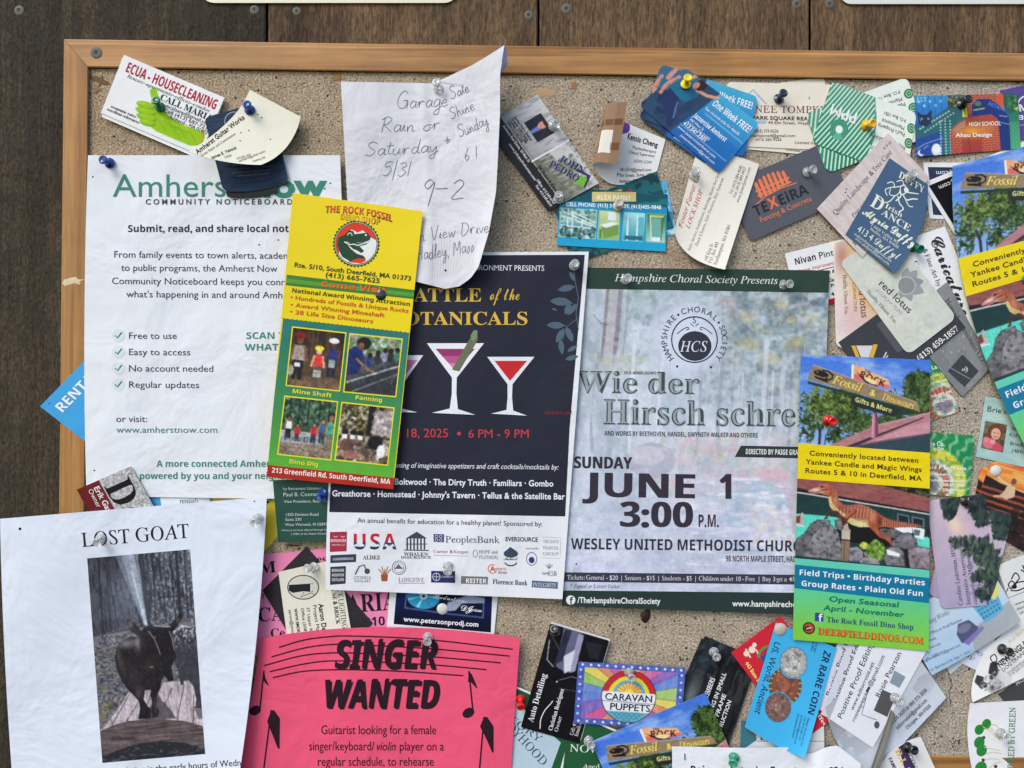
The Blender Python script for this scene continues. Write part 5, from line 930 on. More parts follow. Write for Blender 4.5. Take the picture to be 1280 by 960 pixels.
for t, x, y, w in [("Amherst Real Estate, 20 Main St", 12, 58, 56), ("www.johnpedrohomes.com", 36, 65, 56)]: ru(t, x, y, 3.2, w, (206, 206, 210))
ru("Office: 413.549.4707", 92, 63, 3.2, 38, (206, 206, 210)); ru("Fax: 413.549.4010", 98, 68, 3.2, 32, (206, 206, 210))
NV2 = (44, 40, 110); ru("JOHN", 84, 26, 9, 34, NV2, 'B', 'emblem', -28); ru("PEDRO", 84, 40, 9, 40, NV2, 'B', 'emblem', -28); ru("[JK Pedro & Associates]", 78, 52, 4.4, 52, (36, 34, 40), 'G')
s.poly([(104, 12), (121, 3), (131, 18), (128, 20), (119, 7), (107, 15)], NV2, 'emblem', 'L'); s.poly([(114, 14), (122, 9), (129, 19), (119, 24)], (108, 178, 40), 'emblem', 'L'); s.done()
# ---- realty cards
RG = "cream realty cards"
for k, (cor, z, lb) in enumerate([([(914, 112), (1030, 96), (1042, 170), (924, 190)], .4, "cream realty card peeking out highest behind the navy pin"), ([(910, 106), (1046, 118), (1040, 196), (904, 184)], .9, "cream realty card showing only a strip below the top realty card"), ([(909, 102.5), (1046, 106), (1042, 188), (905, 182)], 1.5, "cream realty card with a dark navy pin and maroon heading")]):
    s = crd(lb, cor, z, (224, 218, 204), group=RG, r=5)
    if k == 1: s.text("Licensed in MA & CT", 982, 188, 3.2, w=46, ang=6, f='g', c=(60, 60, 64))
    if k == 2:
        s.line([(923, 131), (941, 112), (958, 130)], 1.8, (160, 182, 208), 'emblem'); s.line([(930, 134), (930, 126)], 1.6, (160, 182, 208), 'emblem')
        s.text("RENEE TOMPKINS", 926, 140.5, 8.6, w=122, ang=.5, f='U', c=(126, 56, 74), part='heading'); s.text("PARK SQUARE REALTY", 940, 149.3, 4.4, w=84, ang=1, f='G', c=(60, 56, 60)); s.rect(936, 150.5, 958, 154.5, (160, 190, 208), 'colour_band'); s.text("44 Elm Street, Westfield, MA", 960, 155, 3.8, w=72, ang=1, c=(60, 60, 64))
        s.text("(413) 575-0226", 943, 165.5, 3.6, w=30, ang=0, c=(60, 60, 64)); s.text("rtompkins4@gmail.com", 938, 171.3, 3.6, w=56, c=(60, 60, 64)); s.text("(413) 565-9226", 944, 176, 3.4, w=33, c=(60, 60, 64)); s.text("Licensed in MA & CT", 993, 179.5, 3.2, w=46, ang=2, c=(60, 60, 64)); s.line([(1011, 121), (1012, 124)], 1, (80, 80, 80))
    s.done()
# ---- fencing card
s = crd("dark grey fencing card with an orange fence logo", [(908, 230), (1033, 177), (1064, 247), (938, 302)], 1.95, (84, 86, 96), r=6, gloss=True)
ORG = (226, 122, 82)
for k in range(7): x = 32 + k * 6.2; top = 13 - 5 * math.sin((k + .6) / 7 * 3.1); s.poly([(x, 33 - k * .4), (x, top + 2), (x + 2.1, top - .4), (x + 4.2, top + 2), (x + 4.2, 33 - k * .5)], ORG, 'emblem', 'L')
s.rect(30, 22, 76, 24.2, ORG, 'emblem', 'L'); s.rect(30, 28, 76, 30, ORG, 'emblem', 'L'); s.line([(24, 38), (40, 33), (60, 31.5), (82, 33)], 1.2, ORG, 'emblem', 'L')
s.text("TE", 18, 51, 13, w=20, f='N', c=(36, 36, 42), sp='L', part='heading'); s.text("X", 38, 51, 14, w=13, f='N', c=(232, 112, 74), sp='L', part='heading'); s.text("EiRA", 51, 51, 13, w=40, f='N', c=(36, 36, 42), sp='L', part='heading'); s.text("Fencing & Concrete", 21, 61, 6.4, w=70, f='g', c=ORG, sp='L'); s.done()
# ---- lock shop card
s = crd("cream lock shop card with red lettering running upwards, curled at its foot", [(843, 288), (874, 178), (949, 205), (906, 337)], 2.7, (224, 222, 212), mids={'L': (862, 319)}, fn=None, lift=(3, 0, 0, 9), wrinkle=.4)
RD2 = (186, 44, 70)
s.disc(15, 8, 1.1, (80, 40, 50), 'emblem', 'L'); s.text("Foster Farrar Co.", 16, 14, 8, w=76, f='U', c=RD2, sp='L', part='heading'); s.text("LOCK SHOP", 24, 26, 6.6, w=50, f='U', c=RD2, sp='L', part='heading')
for t, x, y, w in [("Sales, Service, Installations, Rekeying, Master Key Systems", 4, 38, 104), ("Door Closers, Exit Devices, Key Systems", 14, 45, 84), ("145 King St.", 3, 61, 22), ("P.O. Box 443", 3, 66, 25), ("Northampton, MA 01061", 3, 71.5, 48), ("Tel: (413) 584-4540", 84, 61, 34), ("Fax: (413) 584-3427", 82, 66, 36), ("www.fosterfarrar.com", 78, 71.5, 42)]: s.text(t, x, y, 3.6, w=w, f='U', c=(112, 112, 118), sp='L')
s.done()
# ---- blue fitness cards
def jazz(cor, z, label, cnt=True):
    s = crd(label, cor, z, (28, 112, 178), r=7, group="blue fitness cards", gloss=True, size=(128, 74))
    p = Pic(128, 74, (36, 126, 190)); p.grad((66, 168, 206), (34, 118, 188), 52, 0, 128, 40); p.grad((30, 110, 182), (22, 92, 168), 40, 38, 128, 74); p.poly([(0, 0), (60, 0), (50, 74), (0, 74)], (36, 66, 96))
    p.poly([(0, 0), (30, 0), (20, 24), (6, 40), (0, 40)], (60, 96, 130)); p.dabs(40, (2, 30, 48, 72), (2, 6), [(22, 36, 66), (44, 70, 106), (30, 50, 84)], .7, 5)
    p.poly([(8, 12), (20, 6), (34, 8), (42, 20), (36, 34), (22, 38), (10, 34)], (26, 104, 140)); p.poly([(10, 32), (30, 36), (38, 50), (48, 66), (44, 72), (30, 60), (12, 50)], (30, 44, 92)); p.line([(6, 14), (2, 30), (6, 44)], 4.5, (200, 140, 120)); p.line([(36, 14), (50, 12), (62, 6)], 4, (206, 146, 126)); p.line([(20, 0), (14, 14)], 5, (200, 142, 124)); p.ell(34, 6, 7, 8, (40, 28, 30)); p.ell(30, 10, 4, 5, (190, 130, 110)); p.line([(30, 40), (40, 58)], 2, (120, 150, 190), .6)
    p.line([(64, 30), (126, 30)], .7, (200, 226, 236)); p.line([(52, 58), (124, 58)], .7, (200, 226, 236)); full(s, p)
    Lc = (228, 240, 246)
    s.text("One Week FREE!", 62, 17, 8.4, w=62, f='N', c=Lc, sp='L', part='heading')
    s.text("See reverse side for details", 60, 26, 3.6, w=56, f='g', c=Lc, sp='L'); s.text("Jazzercise Amherst", 56, 42, 6, w=52, f='N', c=Lc, sp='L')
    for t, y, w in [("460 West St", 48, 22), ("Amherst, MA 01002", 52.5, 36)]: s.text(t, 56, y, 3.2, w=w, c=Lc, sp='L')
    s.text("413.547.2301", 54, 57, 4.6, w=36, f='G', c=Lc, sp='L'); s.text("www.jazzerciseamherst.com", 52, 64, 3.2, w=60, c=Lc, sp='L'); s.text("jazzamherstma@gmail.com", 62, 70, 3, w=54, c=Lc, sp='L'); s.done()
jazz([(832, 92), (934, 150), (884, 206), (798, 146)], 3.4, "dark edge of a blue fitness card lowest in its fan")
jazz([(827, 80), (948, 121), (930, 197), (801, 148)], 4.0, "blue fitness card in the middle of the fan, its top right corner showing")
jazz([(856, 84), (950, 155), (899, 217), (798, 131)], 4.7, "blue fitness card with a stretching woman, top of the fan under the yellow pin")
# ---- green striped property cards
def ppm(cor, z, label):
    s = crd(label, cor, z, (222, 230, 222), r=8, group="green striped property cards", size=(132, 78))
    p = Pic(132, 78, (222, 230, 224)); yy = p.yy; edge = 60 - 7 * np.cos((yy - 34) / 30 * 1.5); g = (p.xx > edge)
    col = np.stack([40 + yy * .7, 132 + yy * .25, 104 + yy * .35], -1); p.a = np.where(g[..., None], col, p.a); full(s, p)
    for k in range(10, 45):
        vs = np.linspace(0, s.H, 40); us = (k * 5.0 - .45 * vs) / .9; ok = (us > 61 - 7 * np.cos((vs - 34) / 30 * 1.5)) & (us < 132); dc = np.minimum(np.minimum(132 - us, us), 99); ok &= ~((dc < 8) & ((vs < 8 - np.sqrt(np.clip(64 - (8 - dc) ** 2, 0, None))) | (vs > 70 + np.sqrt(np.clip(64 - (8 - dc) ** 2, 0, None)))))
        if ok.sum() > 2: s.line(list(zip(us[ok], vs[ok])), 2.0, (190, 226, 208), 'stripes', 'L', sub=99)
    s.text("PPM", 82, 52, 13, w=40, f='g', c=(236, 244, 238), sp='L', part='heading', lv=8); s.text("PPM", 82.5, 52.4, 13, w=40, f='g', c=(236, 244, 238), sp='L', part='heading', lv=9)
    s.disc(102, 26, 12.6, (96, 176, 146), 'emblem', 'L', lv=7); s.disc(102, 26, 4.6, (234, 242, 236), 'emblem', 'L', lv=9)
    for r_ in (7, 9.2, 11.4): s.ring(102, 26, r_, .9, (26, 90, 78), 'emblem', 'L', a0=-60, a1=230, lv=9)
    for t, x, y, h, w in [("Paul's Property", 12, 50, 4.6, 40), ("Maintenance", 14, 57, 4.6, 34), ("PittyPaul@gmail.com", 8, 35, 4.2, 50), ("(413) 218 - 9037", 12, 22, 4.2, 42), ("P.O. Box 1051", 14, 66, 4, 34)]: s.text(t, x, y, h, w=w, f='g', c=(50, 60, 60), sp='L')
    for y in (22, 40, 58): s.disc(4.5, y, 6, (52, 130, 84), 'icon', 'L'); s.ring(4.5, y, 3.4, .8, (170, 214, 184), 'icon', 'L'); s.line([(2.5, y), (6.5, y)], .8, (170, 214, 184), 'icon', 'L')
    s.done()
ppm([(1158, 172), (1034, 217), (1006, 142), (1134, 96)], 2.6, "green striped property card underneath, with its three round icons at the top right")
ppm([(1133, 222), (1014, 178), (1040, 101), (1146, 141)], 3.3, "upside-down green striped property card held by the orange-yellow pin")
# ---- mural card, purple card
s = crd("purple card with white letters cut off by the right edge", [(1250, 113), (1390, 84), (1400, 166), (1264, 176)], .5, (86, 70, 144)); s.ring(1284, 132, 12, 1.8, (230, 228, 240), 'emblem', a0=180, a1=300); s.text("MW", 1273, 140, 9, w=30, ang=-10, f='N', c=(230, 228, 240)); s.text("BB", 1271, 150, 6, w=18, f='N', c=(230, 228, 240)); s.line([(1272, 157), (1290, 155)], .8, (190, 160, 210)); s.done()
s = crd("colourful mural card painted with bricks, a cat and a school sign", [(1143, 120), (1272, 117), (1276, 186), (1145, 196)], 1.2, (60, 100, 130), lift=(0, 0, 0, 2), bow=1.5, gloss=True)
p = Pic(131, 73, (44, 90, 150))
p.grad((60, 140, 200), (40, 110, 190), 0, 0, 42, 32); p.poly([(0, 76), (0, 42), (44, 14), (66, 20), (66, 76)], (44, 100, 110)); p.poly([(0, 52), (34, 44), (34, 76), (0, 76)], (40, 70, 150)); p.grad((40, 92, 100), (50, 120, 120), 36, 20, 52, 73)
for k in range(11): p.line([(6 + k * 3.6, 40 - k * 1.9), (7.4 + k * 3.6, 39.2 - k * 1.9)], 1.4, (210, 226, 210)); p.line([(12 + k * 3.6, 44 - k * 2.1), (13.4 + k * 3.6, 43.2 - k * 2.1)], 1.2, (200, 220, 210))
for x in (32, 38, 44):
    for k in range(12): p.ell(x, 32 + k * 3.6, .9, .9, (206, 224, 214))
for k in range(5): p.rect(4 + k * 7, 6 + (k % 2) * 5, 7 + k * 7, 9 + (k % 2) * 5, (130, 210, 230)); p.line([(2 + k * 8, 1), (2 + k * 8, 30)], .7, (30, 80, 160))
p.poly([(5, 34), (3, 18), (9, 23), (16, 23), (22, 17), (21, 33), (14, 38)], (36, 52, 84)); p.ell(9, 28, 1.1, .8, (200, 210, 120)); p.ell(17, 28, 1.1, .8, (200, 210, 120)); p.text("$ST", 2, 8, 6, 14, 'N', (110, 200, 230)); p.line([(0, 64), (12, 58), (34, 52)], .8, (150, 190, 230)); p.line([(0, 70), (16, 60)], .8, (150, 190, 230))
p.ell(26, 66, 6, 7, (206, 222, 236)); p.ell(26, 64, 5, 5.5, (236, 240, 240)); p.rect(22, 70, 32, 72, (206, 216, 226)); p.ell(7, 68, 4, 4, (226, 236, 240)); p.ell(8.5, 67, 3.4, 3.4, (40, 70, 150))
p.rect(42, 2, 66, 16, (60, 66, 60)); p.dabs(40, (42, 2, 66, 14), (.6, 1.8), [(196, 204, 90), (120, 130, 70), (40, 46, 50)], .9, 4); p.rect(60, 14, 66, 28, (206, 200, 60)); p.line([(62, 17), (64, 26)], 1, (60, 60, 40))
p.rect(66, 0, 112, 40, (150, 66, 48))
def bricks(x0, y0, x1, y1, c, mo, bw=5.4, bh=2.9):
    y = y0; r_ = 0
    while y < y1:
        p.line([(x0, y), (x1, y)], .5, mo, .8); x = x0 + (r_ % 2) * bw / 2
        while x < x1: p.line([(x, y), (x, min(y + bh, y1))], .5, mo, .8); x += bw
        y += bh; r_ += 1
bricks(66, 0, 112, 24, None, (226, 160, 110)); p.rect(104, 0, 112, 20, (206, 84, 50)); p.poly([(72, 14), (80, 6), (94, 6), (106, 14), (118, 30), (120, 76), (72, 76)], (30, 50, 118)); p.line([(74, 20), (88, 18)], 1.2, (206, 200, 90)); p.ell(80, 12, 4, 3, (90, 120, 90)); p.text("RETAIN", 92, 14, 5, 22, 'N', (90, 130, 196), 24); p.line([(106, 28), (116, 30)], .8, (180, 196, 230)); p.line([(104, 36), (118, 40)], .8, (150, 170, 220))
p.poly([(44, 76), (44, 44), (54, 34), (70, 28), (96, 26), (104, 32), (106, 76)], (164, 70, 50)); m = p.region([(46, 74), (46, 46), (70, 34), (102, 36), (104, 74)]); p.blend(m * np.clip(1 - np.hypot((p.xx - 72) / 30, (p.yy - 46) / 12), 0, 1), (232, 168, 60), .9); p.blend(m * np.clip((p.yy - 52) / 22, 0, 1), (150, 40, 56), .6)
bricks(46, 44, 58, 73, None, (226, 150, 120)); bricks(84, 40, 105, 73, None, (232, 160, 110)); p.poly([(46, 43), (56, 35), (64, 32), (62, 40), (50, 45)], (170, 150, 130), .7); p.line([(66, 50), (68, 73)], .5, (60, 30, 40))
p.grad((40, 110, 90), (60, 150, 110), 118, 20, 131, 73); p.poly([(112, 0), (131, 0), (131, 22), (118, 26), (112, 14)], (40, 90, 70)); p.dabs(26, (114, 2, 131, 24), (.8, 2.4), [(206, 210, 70), (60, 130, 80), (30, 70, 60)], .9, 6); bricks(120, 38, 131, 73, None, (130, 210, 150)); full(s, p)
s.text("HIGH SCHOOL", 1211, 158, 5, w=40, ang=-2, f='G', c=(232, 222, 210)); s.text("Ahau Design", 1194.5, 171.5, 4.8, w=46, ang=-1, f='G', c=(236, 230, 220)); s.done()
# ---- white-bordered dark cards, upside down
for k, (cor, z, lb) in enumerate([([(1154, 203), (1292, 204), (1297, 280), (1162, 273)], .5, "white-bordered navy card, the rear one of two upside-down dark cards"), ([(1153, 229), (1282, 176), (1318, 246), (1194, 294)], 1.2, "white-bordered black card, the front one of two upside-down dark cards")]):
    c = [cor[2], cor[3], cor[0], cor[1]]; s = crd(lb, c, z, (226, 228, 232), group="white-bordered dark cards"); s.rect(5, 5, s.W - 5, s.H - 6, (44, 56, 84) if k == 0 else (18, 18, 24), 'dark_panel', 'L'); s.text("www.jjsj.com", s.W - 62, s.H - 11, 6, w=48, f='g', c=(226, 228, 232), sp='L'); s.line([(s.W - 50, 18), (s.W - 24, 18), (s.W - 24, 38), (s.W - 50, 38), (s.W - 50, 18)], .8, (110, 110, 116), sp='L')
    if k == 1: s.line([(s.W - 46, 26), (s.W - 32, 26), (s.W - 32, 31)], 1.6, (110, 110, 116), sp='L')
    s.done()
# ---- landscape card, improvement card
s = crd("pale pinkish landscaping card lying diagonally under the blue dance card", [(1021, 261), (1110, 166), (1162, 222), (1078, 322)], 4.1, (206, 196, 194))
p = Pic(130, 76, (206, 196, 196)); p.blend(p.fbm(3, 22, 3, 4) > .53, (186, 174, 176), .5); p.blend(p.fbm(30, 20, 3, 8), (220, 206, 196), .4); full(s, p, step=1.5); s.text("Quality Landscape & Tree Care", 12, 22, 6.2, w=106, f='U', c=(64, 60, 78), sp='L'); s.text("Free estimates fully insured", 26, 40, 4.6, w=80, f='I', c=(64, 60, 78), sp='L'); s.text("For all your yard", 4, 64, 5, w=50, f='U', c=(40, 40, 70), sp='L'); s.text("413 or", 112, 12, 3.6, w=14, c=(64, 60, 78), sp='L')
s.disc(40, 12, .9, (40, 30, 30), 'pin_hole', 'L'); s.disc(44, 10, .8, (40, 30, 30), 'pin_hole', 'L'); s.done()
s = crd("white home improvement card with bold black name, under the orange lotus card", [(981, 317), (1112, 284), (1130, 358), (999, 390)], .9, (224, 226, 228), r=2)
s.text("Nivan", 9, 17, 8, w=28, f='N', sp='L'); s.text("Pinto", 40, 17, 8, w=26, f='g', sp='L'); s.text("Home Improvement LLC", 9, 28, 4.6, w=70, f='g', c=(190, 50, 70), sp='L'); s.line([(10, 31), (90, 31)], 1, (150, 40, 56), sp='L'); s.text("Commercial & Residential", 20, 38, 3.8, w=64, f='G', sp='L'); s.text("Carpentry", 44, 48, 3.8, w=28, f='G', sp='L'); s.text("Painting", 46, 55, 3.8, w=24, f='G', sp='L'); s.text("413 317", 44, 66, 4.6, w=26, f='G', sp='L'); s.rect(0, 69, 135, 77, (170, 20, 40), 'colour_band', 'L'); s.done()
# ---- caricature, grey, phone cards
s = crd("white caricature artist card with bold script running down it, green pin", [(1181, 283), (1236, 414), (1164, 440), (1112, 306)], 1.4, (228, 230, 236))
s.text("Caricature", 6, 24, 15, w=108, f='C', c=(44, 46, 54), sp='L', part='heading'); s.text("Caricature", 6.6, 24.6, 15, w=108, f='C', c=(44, 46, 54), sp='L', part='heading', lv=7); s.text("& Fine Art by Andre", 18, 38, 6, w=78, f='U', sp='L'); s.text("Caricatures Events", 30, 54, 5, w=74, f='U', sp='L'); s.text("Fine Art", 16, 66, 5, w=30, f='U', sp='L'); s.done()
s = crd("scuffed grey improvement card with a small dark square logo", [(1184, 352), (1241, 457), (1203, 496), (1124, 400)], 2.0, (120, 124, 128), r=2)
p = Pic(120, 60, (122, 126, 130)); p.blend(p.fbm(18, 18, 4, 5) > .55, (140, 144, 146), .5); p.dabs(70, (0, 0, 120, 60), (.3, .8), [(206, 208, 208)], .7, 6); full(s, p)
s.text("Home Improvement LLC", 18, 13, 6, w=96, f='U', c=(54, 56, 60), sp='L'); s.quad([(1203, 443), (1223.5, 464), (1205.5, 484), (1184.5, 464)], (62, 66, 72), 'logo_panel'); s.line([(1185, 458), (1213, 474)], .8, (150, 152, 156), sp='P'); s.ring(1206, 462, 3.4, .8, (190, 192, 196), a0=-90, a1=90, ang=0); s.text("AEZ", 1202, 464, 3, ang=-10, f='N', c=(200, 202, 206)); s.done()
s = crd("dark slate card with a white phone number along its lower edge", [(1048, 428), (1158, 348), (1207, 409), (1097, 496)], 2.6, (58, 60, 66))
s.text("(413) 459-1857", 67, 78.5, 7, w=63, f='B', c=(232, 232, 230), sp='L'); s.rect(52, 10, 120, 54, (84, 86, 92), 'panel', 'L')
s.poly([(1064, 432), (1078, 466), (1082, 466), (1069, 432)], (212, 170, 50)); s.poly([(1092, 430), (1082, 462), (1086, 464), (1097, 431)], (212, 170, 50)); s.poly([(1070, 432), (1091, 432), (1082, 460)], (206, 206, 210)); s.line([(1104, 448), (1108, 440)], 1.6, (206, 206, 210)); s.line([(1099, 450), (1104, 452), (1110, 444)], 1.2, (206, 206, 210)); s.done()
# ---- lotus cards
LG_ = "lotus acupuncture cards"
def opic(seed=1):
    p = Pic(78, 132, (226, 220, 214)); g = np.exp(-((p.xx - 44 - (p.yy - 50) * .15) / 22) ** 2 - ((p.yy - 48) / 46) ** 2); p.blend(g, (206, 140, 28), 1.0); p.blend(np.exp(-((p.xx - 66) / 20) ** 2 - ((p.yy - 118) / 18) ** 2), (196, 150, 60), .8); p.blend(np.exp(-((p.xx - 24) / 22) ** 2 - ((p.yy - 96) / 30) ** 2), (214, 180, 186), .8); p.blend(np.exp(-((p.xx - 10) / 10) ** 2 - ((p.yy - 20) / 20) ** 2), (150, 70, 60), .5); e = np.minimum(np.minimum(p.xx, 78 - p.xx), np.minimum(p.yy, 132 - p.yy)); p.blend(e < 2.2, (222, 218, 210), .9); return p
s = crd("orange lotus card, the lower one showing just beneath the other", [(1045, 304), (1121, 300), (1128, 437.5), (1049, 437)], 1.7, (222, 216, 208), r=8, group=LG_); full(s, opic(), step=1.5); s.done()
s = crd("orange and pink gradient lotus card standing upright, rounded corners", [(1042, 301), (1118, 298), (1124, 434.5), (1045, 434.5)], 2.3, (224, 220, 212), r=8, group=LG_); full(s, opic())
s.text("red lotus", 1072, 352, 9, w=46, ang=84, f='g', c=(90, 66, 40), part='heading'); s.text("ACUPUNCTURE", 1065, 350, 3.6, w=40, ang=86, c=(170, 120, 60)); s.text("Healthy. Vibrant. You.", 1053.5, 344, 4.6, w=50, ang=87, f='U', c=(96, 70, 60)); s.done()
s = crd("pale green-white lotus card with a grey flower, lying diagonally", [(1112, 287), (1196, 397), (1135, 444), (1049, 328)], 3.3, (208, 212, 202), r=9, group=LG_)
p = Pic(136, 76, (206, 211, 202)); p.blend(p.fbm(14, 14, 4, 4) > .5, (196, 202, 194), .6); p.blend(p.fbm(5, 5, 3, 14) > .62, (186, 192, 186), .5); full(s, p, step=1.5)
LGY = (150, 156, 160)
cx, cy = 1131, 356
for a, l in [(-62, 22), (-30, 24), (8, 24), (42, 26), (88, 22), (128, 18)]:
    ca, sa = math.cos(R(a - 20)), math.sin(R(a - 20)); s.poly([(cx + l * u * ca - l * .34 * v * sa, cy + l * u * sa + l * .34 * v * ca) for u, v in [(0, 0), (.3, .7), (.6, .8), (.85, .4), (1, 0), (.85, -.4), (.6, -.8), (.3, -.7)]], LGY if a not in (8,) else (140, 146, 150), 'lotus_picture', lv=4)
s.disc(1133, 357, 10.5, (136, 142, 146), 'lotus_picture', lv=5); s.ring(1133, 357, 10.8, .8, (206, 211, 202), 'lotus_picture', lv=6)
s.text("red lotus", 1097, 355, 9, w=54, ang=44, f='g', c=(44, 44, 48), part='heading'); s.text("ACUPUNCTURE", 1094, 363, 4, w=44, ang=44, c=(170, 172, 172)); s.text("Healthy. Vibrant. You.", 1083, 365, 4.6, w=54, ang=48, f='U', c=(90, 84, 86)); s.done()
# ---- Irish dance card
s = crd("slate blue dance card with white script, under a clear pin", [(1112, 197.5), (1160, 231), (1119, 342), (1057, 293)], 4.9, (66, 94, 128), mids={'R': (1151, 286)}, lift=(0, 1, 3, 0), wrinkle=.3)
WY = (222, 228, 214)
def ir(t, x, y, h, w, f='B', c=WY, **k): s.text(t, x, y, h, w=w, f=f, c=c, sp='L', lv=7, **k)
for a, l in [([(20, 30), (28, 24), (30, 32), (26, 40), (18, 42), (16, 34)], 1.1), ([(28, 24), (34, 18), (40, 24), (36, 32), (30, 32)], 1.4), ([(36, 32), (44, 36), (52, 30), (60, 26)], 1.5), ([(40, 26), (50, 22), (60, 18)], 1.4), ([(30, 38), (36, 46), (44, 50), (40, 58)], 1.5), ([(26, 40), (22, 52), (14, 58), (6, 56)], 1.3), ([(8, 30), (14, 24), (20, 28), (14, 34), (10, 40), (16, 46)], 1.2), ([(34, 20), (28, 14), (20, 20)], 1.2), ([(42, 36), (50, 42), (56, 40)], 1.2), ([(30, 28), (34, 36), (30, 46)], 1.6)]: s.line(smooth([(x * .82 + 6, y * .86 + 4) for x, y in a]), l, WY, 'dancer_picture', 'L', sub=99)
s.disc(38, 24, 3.4, WY, 'dancer_picture', 'L')
ir("DUFFY", 22, 15, 9, 40); ir("D", 6, 66, 17, 15); ir("Irish", 22, 58, 6, 22); ir("ANCE", 22, 68, 8, 36); ir("Alyria Duffy", 4, 80, 9, 66, 'C'); ir("Alyria Duffy", 4.5, 80.3, 9, 66, 'C')
ir("1 Mill Valley Rd", 18, 87, 3.2, 36, 'U'); ir("Hadley, MA 01035", 20, 91.5, 3.2, 36, 'U'); ir("413 4 Duffyl", 8, 102, 8, 54, 'C'); ir("duffyirishdance@gmail.com", 8, 108, 3, 50, 'U'); ir("www.duffyirishdance.com", 12, 112, 3, 46, 'U'); s.done()
